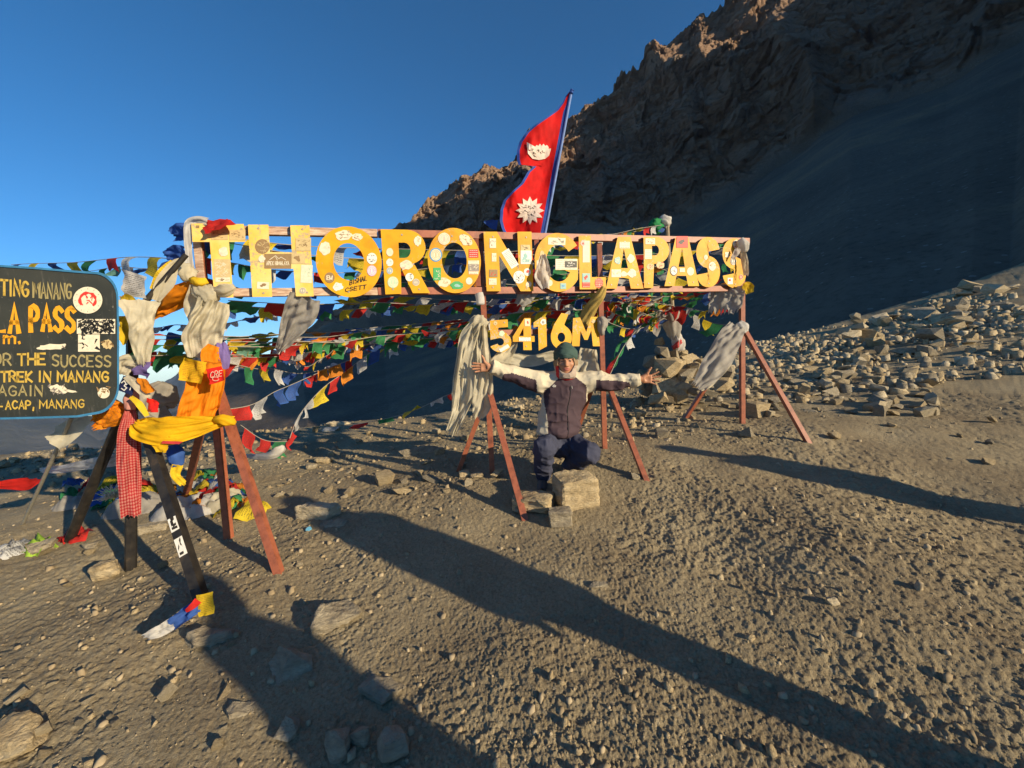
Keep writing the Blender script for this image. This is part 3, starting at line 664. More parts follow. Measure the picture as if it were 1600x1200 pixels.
st('O', 'blob', 508, 388, 18, 22, 'cream', 'scribble', 'pale'); st('O', 'blob', 537, 368, 26, 15, 'cream', 'scribble', 'brown'); st('O', 'blob', 558, 370, 16, 12, 'pale', 'scribble', 'brown')
def graffiti(key, lines, mat=M_ink, w=1.1):
    par, k = LET[key]; mb = MB()
    for (t, x0, x1, y0, h, slope) in lines: write(mb, t, x0, x1, y0, h, w, lambda x, y, o: S(x, y, SOFF+.0035), 0, 0, .1, slope, .15)
    return mb.build('handwriting', mat, par)
graffiti('O', [('BISHAL', 547, 574, 438, 7, -.28), ('CSETT', 540, 572, 450, 6, -.16)])
st('R', 'disc', 609, 394, 11, 13, 'pale', None); st('R', 'disc', 609, 410, 11, 12, 'white', 'scribble', 'teal'); st('R', 'disc', 609, 423, 10, 11, 'cream', 'ring', 'blue'); st('R', 'disc', 614, 441, 17, 18, 'mint', 'ring', 'cream')
st('R', 'disc', 640, 433, 13, 13, 'white', 'scribble', 'black'); st('R', 'disc', 650, 441, 11, 11, 'cream', 'ring', 'grey'); st('R', 'blob', 634, 414, 22, 14, 'pale', 'scribble', 'pink'); st('R', 'blob', 653, 376, 12, 16, 'cream', 'scribble', 'tan')
st('O2', 'disc', 694, 373, 19, 19, 'pale', 'ring', 'pink'); st('O2', 'disc', 681, 398, 20, 22, 'blue', None); st('O2', 'disc', 681, 398, 16, 18, 'cream', 'ring', 'tan'); st('O2', 'rect', 740, 396, 15, 13, 'red', 'lines', 'white'); st('O2', 'rect', 740, 410, 17, 6, 'cream', 'lines', 'grey')
st('O2', 'rect', 740, 417, 17, 13, 'grey', 'scribble', 'cream'); st('O2', 'rect', 740, 426, 15, 5, 'cream', 'lines', 'red'); st('O2', 'rect', 683, 428, 12, 20, 'green', 'scribble', 'cream'); st('O2', 'blob', 714, 446, 19, 13, 'green', 'mass', 'teal'); st('O2', 'disc', 733, 439, 10, 11, 'white', 'ring', 'mint')
st('O2', 'blob', 694, 441, 19, 15, 'pale', 'scribble', 'tan'); st('O2', 'blob', 728, 375, 22, 15, 'pale', 'scribble', 'brown', 30)
st('N', 'rect', 770, 380, 10, 15, 'cream', 'scribble', 'grey'); st('N', 'rect', 797, 404, 13, 30, 'white', 'lines', 'grey', -32); st('N', 'rect', 821, 387, 15, 9, 'yel' if False else 'tan', 'scribble', 'black'); st('N', 'rect', 822, 402, 17, 21, 'white', 'mass', 'teal', 0, [('SURE', -.4, .4, .16, .2, 1.2)])
st('N', 'disc', 811, 433, 18, 20, 'white', 'scribble', 'black'); st('N', 'disc', 824, 425, 11, 12, 'white', 'mass', 'red'); st('N', 'rect', 772, 402, 7, 13, 'cream', 'scribble', 'tan'); st('N', 'rect', 771, 427, 13, 12, 'brown', 'scribble', 'red'); st('N', 'rect', 770, 440, 12, 10, 'pale', 'scribble', 'pink'); st('N', 'blob', 826, 444, 9, 9, 'pale', 'scribble', 'pink')
st('G', 'rect', 870, 377, 27, 11, 'cream', 'scribble', 'black', 2); st('G', 'rect', 885, 413, 34, 17, 'cream', 'lines', 'grey'); st('G', 'rect', 892, 413, 19, 10, 'black', 'scribble', 'white'); st('G', 'rect', 845, 413, 13, 12, 'cream', 'lines', 'grey'); st('G', 'disc', 847, 397, 7, 11, 'tan', None); st('G', 'disc', 859, 442, 9, 10, 'mint', None); st('G', 'rect', 880, 447, 9, 9, 'teal', 'mass', 'blue')
st('L', 'rect', 916, 393, 11, 34, 'pale', None); st('L', 'blob', 911, 380, 7, 10, 'pink', 'mass', 'red'); st('L', 'rect', 916, 434, 12, 14, 'teal', 'mass', 'red'); st('L', 'rect', 916, 445, 12, 8, 'red', 'lines', 'cream'); st('L', 'disc', 936, 442, 13, 16, 'red', 'lines', 'pale')
st('A', 'rect', 976, 383, 16, 10, 'cream', 'lines', 'red'); st('A', 'blob', 965, 407, 10, 12, 'teal', 'scribble', 'cream'); st('A', 'blob', 986, 404, 11, 14, 'pale', None); st('A', 'rect', 963, 427, 15, 12, 'cream', 'scribble', 'tan'); st('A', 'blob', 975, 428, 10, 8, 'pale', None); st('A', 'blob', 988, 427, 14, 13, 'cream', 'scribble', 'pink')
st('P', 'rect', 1016, 377, 15, 9, 'pale', 'scribble', 'red'); st('P', 'rect', 1013, 397, 11, 15, 'cream', 'lines', 'tan'); st('P', 'blob', 1016, 417, 11, 10, 'tan', 'scribble', 'red'); st('P', 'blob', 1032, 414, 13, 11, 'tan', 'scribble', 'red')
st('A2', 'rect', 1066, 378, 18, 18, 'red', 'mass', 'black'); st('A2', 'rect', 1071, 374, 6, 7, 'white', 'scribble', 'black'); st('A2', 'disc', 1053, 423, 12, 16, 'black', None); st('A2', 'disc', 1053, 423, 10, 13, 'white', 'scribble', 'black'); st('A2', 'rect', 1066, 422, 8, 6, 'cream', 'mass', 'teal'); st('A2', 'disc', 1079, 424, 11, 13, 'pale', None)
st('S', 'disc', 1113, 416, 11, 14, 'cream', 'scribble', 'brown'); st('S', 'disc', 1103, 402, 6, 8, 'pale', 'mass', 'pink')
st('S2', 'disc', 1146, 408, 9, 12, 'white', 'ring', 'black'); st('S2', 'rect', 1141, 439, 8, 10, 'white', 'mass', 'red'); st('S2', 'blob', 1150, 381, 10, 14, 'pale', 'scribble', 'red'); st('S2', 'disc', 1158, 433, 6, 8, 'cream', 'ring', 'red'); st('S2', 'rect', 1136, 398, 6, 8, 'cream', 'scribble', 'mint')
st('5', 'blob', 774, 505, 6, 7, 'tan', 'scribble', 'grey'); st('5', 'blob', 784, 521, 9, 8, 'mint', None); st('4', 'rect', 824, 504, 8, 11, 'pale', 'mass', 'red'); st('4', 'rect', 820, 530, 18, 6, 'white', 'lines', 'grey'); st('1', 'blob', 849, 503, 9, 9, 'white', 'mass', 'grey'); st('M', 'blob', 927, 502, 6, 6, 'tan', 'scribble', 'brown'); st('5', 'rect', 788, 544, 16, 6, 'white', 'lines', 'grey', -30)

# ------------------------------------------------------------------ notice board
BP0 = P(182, 540, 2.5); BH = radians(72); BD = np.array((sin(BH), cos(BH), 0)); BN = np.array((BD[1], -BD[0], 0))
def Bd(x, y, off=0.0):
    q = ray(x, y); t = ((BP0+BN*off-CAMP)@BN)/(q@BN); return CAMP+q*t
def board_mat():
    m, nt, b = newmat('scuffed_black_board'); L = nt.links
    tc = node(nt, 'ShaderNodeTexCoord')
    n = node(nt, 'ShaderNodeTexNoise', i_Scale=4, i_Detail=7); L.new(tc.outputs['Object'], n.inputs['Vector'])
    col = ramp(nt, n.outputs[0], [(.3, (.014, .017, .014)), (.7, (.034, .036, .028))])
    n1 = node(nt, 'ShaderNodeTexNoise', i_Scale=60, i_Detail=8, i_Roughness=.8); L.new(tc.outputs['Object'], n1.inputs['Vector'])
    s = ramp(nt, n1.outputs[0], [(.62, (0, 0, 0)), (.68, (.8, .8, .8))])
    mix = node(nt, 'ShaderNodeMix', data_type='RGBA'); L.new(s, mix.inputs[0]); L.new(col, mix.inputs[6]); mix.inputs[7].default_value = (.32, .30, .24, 1)
    mp = node(nt, 'ShaderNodeMapping'); mp.inputs['Scale'].default_value = (30, 30, 3); L.new(tc.outputs['Object'], mp.inputs[0])
    n4 = node(nt, 'ShaderNodeTexNoise', i_Scale=2, i_Detail=5, i_Roughness=.7); L.new(mp.outputs[0], n4.inputs['Vector'])
    s2 = ramp(nt, n4.outputs[0], [(.58, (0, 0, 0)), (.72, (.35, .35, .35))])
    mixb = node(nt, 'ShaderNodeMix', data_type='RGBA'); L.new(s2, mixb.inputs[0]); L.new(mix.outputs[2], mixb.inputs[6]); mixb.inputs[7].default_value = (.15, .14, .12, 1)
    L.new(mixb.outputs[2], b.inputs['Base Color']); b.inputs['Roughness'].default_value = .55
    return m
board = empty('notice_board', P(200, 880, 2.8), 'black notice board with yellow hand painted lines and a blue rim, at the left edge', 'notice board')
XL = -170
def brd_outline(g):
    def top(x): return 417+(x-0)*.065
    def bot(x): return 652-(x-0)*.035
    r = 34
    pts = [(XL, top(XL)-g), (60, top(60)-g), (118, 426-g)]+[(182+g-36*(1-sin(a)), 466-38*cos(a)-g*cos(a)) for a in np.linspace(.15, pi/2, 9)]+[(183+g, 520), (183+g, 560)]
    pts += [(183+g-38*(1-cos(a)), 602+(42+g)*sin(a)) for a in np.linspace(0, pi/2-.1, 10)]+[(120, 649+g), (60, 651+g), (XL, 656+g)]
    return pts
v, f = poly_mesh([brd_outline(0)], .012, lambda x, y, o: Bd(x, y, o)); mb = MB(); mb.add(v, f); mb.build('panel', board_mat(), board)
ro = brd_outline(3.2); ri = brd_outline(0); n = len(ro)
mb = MB()
for offa, offb in ((-.004, .020),):
    va = [Bd(*p, offa) for p in ro]+[Bd(*p, offb) for p in ro]+[Bd(*p, offb) for p in ri]+[Bd(*p, offa) for p in ri]
    fs_ = []
    for i in range(n-1):
        for a in range(4): b_ = (a+1) % 4; fs_.append((a*n+i, a*n+i+1, b_*n+i+1, b_*n+i))
    mb.add(va, fs_)
mb.build('rim', plain('blue_rim_paint', (.04, .17, .33), .45, .3), board)
def boardpaint(name, c):
    m = rough_mat(name, [(.3, mixc(c, .35)), (.42, mixc(c, .9)), (.7, c)], 26, .6, .2, 60, .001); return m
M_bp1 = boardpaint('ochre_sign_paint', (.50, .34, .06)); M_bp2 = boardpaint('orange_sign_paint', (.68, .32, .015)); M_bp3 = boardpaint('faded_sign_paint', (.30, .25, .11))
bm_ = lambda x, y, o: Bd(x, y, .0135+o)
def bl(text, x0, x1, y0, h, w, mat, slope=.02, **k):
    mb = MB(); write(mb, text, x0, x1, y0, h, w, bm_, .0005, slope=slope, rag=.18, **k); o = mb.build('lettering', mat, board); return o
bl('TING', 2, 44, 437, 23, 3.6, M_bp1, .06); bl('MANANG', 52, 111, 441, 23, 2.8, M_bp3, .06)
bl('LA', -6, 29, 477, 40, 7.0, M_bp2, .0, gap=.5); bl('PASS', 48, 116, 480, 36, 7.2, M_bp2, .015, gap=.5)
bl('m.', 6, 33, 518, 18, 3.4, M_bp2, 0); bl('OR', -10, 17, 553, 17, 2.8, M_bp3, .0); bl('THE', 28, 71, 553, 17, 3.2, M_bp1, .0); bl('SUCCESS', 82, 173, 555, 17, 2.8, M_bp3, .01)
bl('TREK', 2, 50, 581, 15, 3.2, M_bp1, 0); bl('IN', 60, 79, 581, 15, 3.2, M_bp1, 0); bl('MANANG', 90, 169, 581, 15, 3.2, M_bp1, 0); bl('AGAIN', -2, 66, 603, 15, 2.6, M_bp3, 0)
bl('-', -2, 4, 629, 11, 2.2, M_bp1, 0); bl('ACAP,', 9, 54, 627, 12, 2.4, M_bp1, -.02); bl('MANANG', 62, 131, 626, 12, 2.2, M_bp1, -.02)
def bst(kind, cx, cy, w, h, c, marks, mc, rot=0, seed=1):
    rnd = random.Random(seed); cr, sr = cos(radians(rot)), sin(radians(rot))
    mp = lambda x, y, o: Bd(cx+x*cr-y*sr, cy+x*sr+y*cr, .0155+o)
    mb = MB(); lp = ell(0, 0, w/2, h/2, 28) if kind == 'disc' else [(-w/2, -h/2), (w/2, -h/2), (w/2, h/2), (-w/2, h/2)]
    if kind == 'blob': lp = [(w/2*cos(a)*(1+rnd.uniform(-.25, .2)), h/2*sin(a)*(1+rnd.uniform(-.3, .2))) for a in np.linspace(0, 2*pi, 19)[:-1]]
    n = len(lp); mb.add([mp(x, y, 0) for x, y in lp]+[mp(x, y, .001) for x, y in lp], [tuple(range(2*n-1, n-1, -1))]+[(i, (i+1) % n, n+(i+1) % n, n+i) for i in range(n)])
    if marks == 'emblem':
        stroke_strip(mb, arc(0, 0, w*.27, h*.27, 150, 400, 16), w*.09, mp, .002, 1, .5, rnd)
        for _ in range(9): x, y = rnd.uniform(-.2, .2)*w, rnd.uniform(-.2, .2)*h; stroke_strip(mb, [(x, y), (x+rnd.uniform(-6, 6), y+rnd.uniform(-6, 6))], 1.4, mp, .0022, 1, .3, rnd)
        for k in range(12): a = k*pi/6; stroke_strip(mb, [(w*.41*cos(a), h*.41*sin(a)), (w*.44*cos(a), h*.44*sin(a))], .8, mp, .002, 2)
    elif marks:
        for _ in range(marks): x, y = rnd.uniform(-.42, .42)*w, rnd.uniform(-.42, .42)*h; stroke_strip(mb, [(x, y), (x+rnd.uniform(-5, 5), y+rnd.uniform(-5, 5)), (x+rnd.uniform(-5, 5), y+rnd.uniform(-5, 5))], rnd.uniform(.8, 2), mp, .002, 1, .4, rnd)
    return mb.build('sticker', [stm(c), stm(mc), stm('grey')], board)
bst('disc', 137, 469, 46, 42, 'cream', 'emblem', 'red')['label'] = 'round cream sticker with a red emblem'
bst('rect', 150, 510, 60, 23, 'cream', 120, 'black'); bst('rect', 139, 536, 34, 27, 'cream', 7, 'black'); bst('blob', 168, 538, 17, 17, 'tan', 5, 'brown'); bst('blob', 82, 542, 46, 10, 'cream', 1, 'grey', -4, 4)
bst('blob', 90, 608, 30, 14, 'cream', 8, 'grey', 8, 5); bst('blob', 110, 611, 20, 4, 'cream', 0, 'grey', 8, 6); bst('disc', 162, 614, 19, 17, 'cream', 8, 'brown', 0, 7)
M_blackpost = rough_mat('black_tarred_post', [(.35, (.012, .011, .012)), (.6, (.03, .026, .022)), (.8, (.09, .06, .035))], 12, .5, .4, 30, .004)
def pole(name, a, b, r0, r1, mat, parent, n=12):
    mb = MB(); A_, B_ = np.array(a), np.array(b); pts = [A_+(B_-A_)*t for t in np.linspace(0, 1, 5)]
    mb.tube(pts, [r0+(r1-r0)*t for t in np.linspace(0, 1, 5)], n); return mb.build(name, mat, parent, False)
bt = P(200, 628, 2.62)
pole('leg', P(196, 636, 2.68), down(G(103, 843, False), .06), .034, .036, M_blackpost, board, 8)
pole('post', P(207, 500, 2.70), down(P(203, 884, 2.70), .04), .032, .034, M_blackpost, board, 8)
lg = bar('leg', P(228, 668, 2.6), down(G(326, 962, False), .05), .055, .055, (1, 0, 0), board, M_blackpost)
pl_ = pole('pipe_leg', P(112, 652, 2.62), down(G(33, 820, False), .02), .013, .013, plain('dull_pipe', (.34, .32, .26), .35, .2), board)
pole('brace', P(228, 470, 2.7), P(291, 398, 2.78), .02, .018, M_blackpost, board, 8)
# stickers on the leg
def legpatch(t0, t1, mat, marks):
    a = P(228, 668, 2.6); b = down(G(326, 962, False), .05); d = (b-a); L0 = np.linalg.norm(d); d = d/L0
    x = np.cross(d, (1, 0, 0)); x = np.array(Vector(x).normalized()); s = np.array(Vector(np.cross(d, x)).normalized())
    nrm = x if (x@(CAMP-a)) > 0 else -x
    def mp(u, v, o): return a+d*(v*L0)+s*(u*.026)+nrm*(.0285+o)
    mb = MB(); mb.add([mp(-.95, t0, 0), mp(.95, t0, 0), mp(.95, t1, 0), mp(-.95, t1, 0), mp(-.95, t0, .001), mp(.95, t0, .001), mp(.95, t1, .001), mp(-.95, t1, .001)], [(4, 5, 6, 7), (0, 1, 5, 4), (1, 2, 6, 5), (2, 3, 7, 6), (3, 0, 4, 7)])
    r = random.Random(3)
    for pts in marks: stroke_strip(mb, [(u, t0+(t1-t0)*v) for u, v in pts], .012, lambda u, v, o: mp(u, v, .002), 0, 1)
    return mb.build('sticker', [mat, M_ink], lg)
legpatch(.50, .565, stm('white'), [[(-.5, .1), (.3, .15), (-.1, .3), (.5, .4), (.2, .6), (-.6, .55)], [(-.7, .8), (.6, .75)]])
legpatch(.60, .685, stm('white'), [[(-.5, .1), (-.1, .3), (-.4, .5)], [(-.3, .85), (.6, .85)], [(.2, .4), (.6, .6)]])
# ------------------------------------------------------------------ cloth
def unit(v): v = np.asarray(v, float); return v/(np.linalg.norm(v)+1e-12)
def crm(pts, n):
    """smooth path through rows of numbers"""
    p = np.asarray(pts, float)
    if len(p) == 2: t = np.linspace(0, 1, n)[:, None]; return p[0]*(1-t)+p[1]*t
    p = np.vstack([2*p[0]-p[1], p, 2*p[-1]-p[-2]]); m = len(p)-3; out = []
    for s in np.linspace(0, m-1e-6, n):
        i = int(s); t = s-i; a, b, c, d = p[i:i+4]
        out.append(.5*((2*b)+(-a+c)*t+(2*a-5*b+4*c-d)*t*t+(-a+3*b-3*c+d)*t**3))
    return np.array(out)
CL = {'cream': (.72, .66, .50), 'white': (.74, .72, .68), 'dirty': (.50, .47, .42), 'yellow': (.80, .55, .03), 'gold': (.62, .46, .14), 'orange': (.85, .27, .01), 'red': (.60, .025, .02), 'blue': (.05, .13, .45), 'navy': (.02, .035, .14),
      'green': (.04, .30, .10), 'purple': (.22, .16, .42), 'lime': (.42, .66, .08), 'pinkred': (.62, .10, .10), 'sky': (.18, .38, .62), 'mint': (.25, .48, .36)}
def cm(c, pr=0.0): return cloth_mat(c+('_print' if pr else ''), CL[c], pr, .5 if c in ('cream', 'white', 'dirty') else .35)
def ribbon(name, pts, mat, folds=4, amp=.02, nu=26, nv=14, fray=.0, seed=0, parent=None, edge=.08, phase=0.0):
    """hanging cloth: rows of (px, py, Y, width in px); folds run along it"""
    r = crm(pts, nu); C = np.array([P(a[0], a[1], a[2]) for a in r]); W = np.array([a[3]*a[2]/FPX for a in r])
    T = np.gradient(C, axis=0); V, UVs = [], []; rn = random.Random(seed)
    for i in range(nu):
        t = unit(T[i]); vd = unit(C[i]-CAMP); w = unit(np.cross(t, vd)); nn = -unit(np.cross(w, t)); nn = nn if nn@vd < 0 else -nn
        u = i/(nu-1)
        for j in range(nv):
            v = j/(nv-1)
            wv = v*folds*1.5+.9*float(n2(u*2.2, v*2+seed, seed))
            f = 1.5*(.5-abs(float(n2(wv, u*1.6+seed, seed+1))))+.8*float(n2(wv*1.1+7, u*2.6, seed+4))+.75*float(n2(u*11+v*4, v*7, seed+2))+.35*float(n2(wv*3.1, u*6, seed+6))
            ww = W[i]*(1+edge*float(n2(u*6, (3 if v > .5 else 0)+seed, seed+3))*2*abs(v-.5))
            p = C[i]+w*(v-.5)*ww+nn*f*amp*min(1, ww/.06)
            if fray and i == nu-1: p = p+t*fray*rn.uniform(-.4, 1)
            V.append(p); UVs.append((v, u))
    me = mesh_from(name, V, grid_faces(nu, nv), [mat], None, True, UVs); return link(name, me, parent)
def bundle(name, pts, mat, lobes=7, amp=.22, flat=.6, nu=26, nv=32, twist=.6, seed=0, parent=None):
    """gathered cloth as a closed pleated roll"""
    r = crm(pts, nu); C = np.array([P(a[0], a[1], a[2]) for a in r]); W = np.array([a[3]*a[2]/FPX/2 for a in r])
    T = np.gradient(C, axis=0); V = []
    for i in range(nu):
        t = unit(T[i]); vd = unit(C[i]-CAMP); w = unit(np.cross(t, vd)); nn = unit(np.cross(w, t)); u = i/(nu-1)
        for j in range(nv):
            a = 2*pi*j/nv
            k = 1+amp*sin(lobes*a+twist*6*u+2*float(n2(u*4, seed*3.1, seed)))+amp*.7*float(n3(cos(a)*1.7, sin(a)*1.7, u*6, seed+5))
            V.append(C[i]+w*cos(a)*W[i]*k+nn*sin(a)*W[i]*flat*k)
    f = [tuple(q) for q in grid_faces(nu, nv, True)]+[tuple(range(nv)), tuple((nu-1)*nv+j for j in range(nv-1, -1, -1))]
    me = mesh_from(name, V, f, [mat], None, True); return link(name, me, parent)
def spread(name, corners, mat, n=12, amp=.02, seed=0, parent=None, freq=4, extra=None):
    """one four cornered piece of cloth; corners as (px, py, Y)"""
    c = [P(*q) for q in corners]; V, UVs = [], []
    nn = unit(np.cross(c[1]-c[0], c[3]-c[0])); 
    for i in range(n):
        for j in range(n):
            u, v = i/(n-1), j/(n-1)
            p = (c[0]*(1-v)+c[1]*v)*(1-u)+(c[3]*(1-v)+c[2]*v)*u
            p = p+nn*amp*(float(n2(u*freq+seed, v*freq, seed))+.4*float(n2(u*freq*2.6, v*freq*2.6+seed, seed+1)))
            V.append(p); UVs.append((v, 1-u))
    me = mesh_from(name, V, grid_faces(n, n), [mat], None, True, UVs); return link(name, me, parent)
def top(o, label, cat, group=None): return tag(o, label, cat, group)
def grp(name, loc, label, cat, parts, group=None):
    """an Empty that carries the given world-placed meshes"""
    e = empty(name, loc, label, cat, group)
    for p in parts: p.parent = e; p.location = -Vector(parent_world(e))
    return e
M_cord = plain('grey_cord', (.35, .32, .28), .8)

# --- scarves and cloths tied to things ---------------------------------------
k1 = bundle('knot', [(306, 446, 2.93, 16), (318, 456, 2.9, 27), (334, 468, 2.88, 28)], cm('cream'), 9, .16, .6, 12, seed=1)
k2 = ribbon('scarf_tail', [(336, 470, 2.88, 38), (328, 500, 2.86, 44), (316, 530, 2.86, 46), (312, 560, 2.88, 32)], cm('cream'), 4.5, .03, 28, 40, seed=2)
k3 = bundle('knot', [(334, 456, 2.9, 10), (350, 454, 2.86, 17), (366, 447, 2.86, 8)], cm('cream'), 4, .2, .5, 8, seed=4)
k4 = ribbon('scarf_tail', [(312, 448, 2.94, 22), (306, 478, 2.95, 30), (309, 505, 2.97, 20)], cm('cream'), 3, .02, 16, 12, seed=5)
grp('white_scarf', S(330, 460), 'big cream scarf knotted below the pale letter T on the left post', 'scarf', [k1, k2, k3, k4], 'ceremonial scarves tied to the sign')
top(ribbon('orange_scarf', [(304, 442, 2.95, 12), (278, 462, 3.0, 30), (252, 482, 3.05, 22), (238, 494, 3.08, 12)], cm('orange'), 3, .02, seed=6, fray=.03), 'orange scarf blown out to the left between left post and black brace', 'scarf')
top(bundle('yellow_band', [(300, 437, 2.9, 10), (312, 441, 2.88, 13), (324, 438, 2.9, 9)], cm('yellow'), 4, .15, .8, 8, 16, seed=7), 'narrow yellow band round the left post above the cream scarf', 'scarf')
top(ribbon('hanging_scarf', [(478, 462, 3.2, 44), (470, 484, 3.24, 46), (458, 508, 3.28, 36), (447, 530, 3.32, 22), (437, 545, 3.36, 12)], cm('dirty'), 4, .025, 26, 26, .03, 8), 'grey white scarf hanging from the lower rail under the letter H', 'scarf', 'ceremonial scarves tied to the sign')
m1 = bundle('knot', [(748, 494, 3.62, 14), (748, 504, 3.60, 26), (750, 514, 3.60, 18)], cm('cream'), 6, .25, .8, 12, seed=9)
m2 = ribbon('scarf_tail', [(748, 504, 3.58, 22), (738, 530, 3.58, 38), (729, 570, 3.58, 34), (724, 615, 3.58, 36), (716, 648, 3.58, 22), (707, 674, 3.58, 20)], cm('cream'), 3.5, .04, 40, 40, .05, 10)
m3 = ribbon('scarf_tail', [(750, 508, 3.57, 22), (751, 545, 3.57, 26), (757, 595, 3.56, 26), (753, 632, 3.56, 30), (746, 652, 3.56, 18)], cm('cream'), 3, .035, 32, 24, .03, 11)
grp('white_scarf', S(748, 506), 'large cream scarf knotted on the post left of the person, reaching knee height', 'scarf', [m1, m2, m3], 'ceremonial scarves tied to the sign')
top(bundle('white_wrap', [(748, 458, 3.6, 12), (750, 466, 3.6, 13), (751, 476, 3.6, 12)], cm('white'), 4, .12, 1, 8, 14, seed=12), 'small white wrap round the post just below the lower rail', 'scarf')
c1 = ribbon('band', [(764, 572, 3.72, 18), (790, 560, 3.76, 20), (830, 564, 3.82, 18), (868, 554, 3.88, 16)], cm('cream'), 2, .02, 24, 14, 0, 13)
c2 = ribbon('scarf_tail', [(803, 520, 3.8, 8), (800, 540, 3.78, 16), (786, 560, 3.74, 26), (770, 578, 3.70, 24)], cm('cream'), 3, .03, 16, 16, .03, 14)
c3 = ribbon('scarf_tail', [(920, 545, 3.92, 26), (916, 570, 3.92, 38), (914, 596, 3.92, 44)], cm('cream'), 3, .03, 18, 20, .02, 15)
grp('white_scarf', S(850, 550), 'cream scarf strung behind the hat under the digits 5416M', 'scarf', [c1, c2, c3], 'ceremonial scarves tied to the sign')
top(bundle('gold_scarf', [(944, 448, 3.95, 7), (937, 462, 3.98, 13), (926, 478, 4.04, 16), (916, 496, 4.10, 16), (908, 512, 4.12, 9)], cm('gold'), 6, .25, .5, 30, 30, 1.8, 16), 'twisted gold scarf hanging under the letter L beside the post', 'scarf')
top(bundle('knotted_cloth', [(937, 496, 3.98, 7), (941, 504, 3.96, 13), (939, 513, 3.96, 10), (942, 524, 3.96, 5)], cm('dirty'), 5, .4, .8, 10, 16, seed=17), 'knotted brown white cloth on the post right of the M', 'scarf')
top(ribbon('white_cloth', [(848, 398, 3.72, 8), (849, 416, 3.7, 20), (848, 432, 3.7, 24), (852, 450, 3.7, 12)], cm('white'), 3, .015, 16, 16, .02, 18), 'white cloth tied over the left curve of the letter G', 'scarf')
top(ribbon('grey_cloth', [(836, 452, 3.9, 18), (822, 462, 3.9, 26), (812, 476, 3.92, 16)], cm('dirty'), 3, .02, 14, 14, .03, 19), 'grey cloth fluttering below the letters N and G', 'scarf')
top(ribbon('ragged_scarf', [(1140, 446, 4.6, 42), (1136, 462, 4.58, 46), (1132, 484, 4.58, 42)], cm('dirty'), 5, .03, 18, 28, .07, 20), 'ragged pale scarf under the last two S letters', 'scarf', 'ceremonial scarves tied to the sign')
s1 = bundle('knot', [(1152, 505, 4.55, 12), (1158, 512, 4.53, 18), (1162, 520, 4.53, 12)], cm('white'), 5, .2, .8, 10, 18, seed=21)
s2 = ribbon('scarf_tail', [(1152, 508, 4.5, 24), (1136, 535, 4.4, 36), (1114, 575, 4.3, 36), (1092, 604, 4.2, 22)], cm('dirty'), 1.6, .025, 34, 24, .05, 22)
s3 = ribbon('scarf_tail', [(1148, 540, 4.48, 14), (1128, 570, 4.4, 22), (1106, 596, 4.3, 20), (1094, 606, 4.25, 12)], cm('cream'), 2.5, .03, 28, 16, .05, 23)
grp('white_scarf', S(1158, 512), 'long sheer white scarf slanting down from the right post', 'scarf', [s1, s2, s3], 'ceremonial scarves tied to the sign')
w1 = bundle('knot', [(1156, 374, 4.52, 9), (1162, 384, 4.5, 14), (1163, 394, 4.5, 7)], cm('white'), 5, .2, .7, 10, 18, seed=24)
w2 = ribbon('scarf_tail', [(1154, 388, 4.48, 8), (1150, 396, 4.48, 9), (1144, 404, 4.48, 5)], cm('white'), 2, .01, 10, 8, .01, 25)
w3 = ribbon('scarf_tail', [(1160, 392, 4.5, 8), (1164, 410, 4.5, 9), (1166, 430, 4.5, 7)], cm('cream'), 2, .01, 14, 8, .02, 26)
grp('white_scarf', S(1160, 380), 'small white scarf tied at the upper right corner of the last S', 'scarf', [w1, w2, w3], 'ceremonial scarves tied to the sign')
top(ribbon('yellow_tag', [(1160, 376+70, 4.5, 8), (1168, 448, 4.5, 16), (1172, 458, 4.5, 10)], cm('yellow'), 1, .01, 10, 8, 0, 27), 'scrap of yellow cloth at the lower right end of the rails', 'scarf')
top(spread('red_cloth', [(316, 349, 2.98), (352, 338, 3.0), (370, 351, 2.93), (320, 366, 2.90)], cm('red', .5), 12, .022, 28), 'red printed cloth draped over the top arm of the T', 'scarf')
top(ribbon('blue_cloth', [(300, 366, 3.0, 20), (286, 362, 3.02, 26), (270, 366, 3.05, 18)], cm('blue'), 2, .02, 14, 12, .02, 29), 'blue cloth fluttering left of the top left corner', 'scarf')
wa = ribbon('scarf_tail', [(326, 348, 2.98, 14), (310, 346, 2.97, 16), (296, 352, 2.96, 12), (294, 380, 2.96, 10), (295, 404, 2.96, 9), (293, 430, 2.96, 20), (298, 440, 2.96, 12)], cm('white'), 2, .015, 40, 12, .0, 30)
wb = bundle('knot', [(290, 412, 2.94, 10), (292, 424, 2.93, 22), (297, 438, 2.93, 14)], cm('cream'), 5, .25, .7, 10, 18, seed=31)
grp('white_scarf', S(300, 355), 'dirty white scarf wrapped round the top left corner beside the T', 'scarf', [wa, wb], 'ceremonial scarves tied to the sign')
top(ribbon('blue_cloth', [(292, 396, 3.0, 22), (278, 396, 3.02, 24), (262, 400, 3.05, 12)], cm('blue'), 2, .02, 12, 10, .02, 32), 'small dark blue cloth above the black brace', 'scarf')
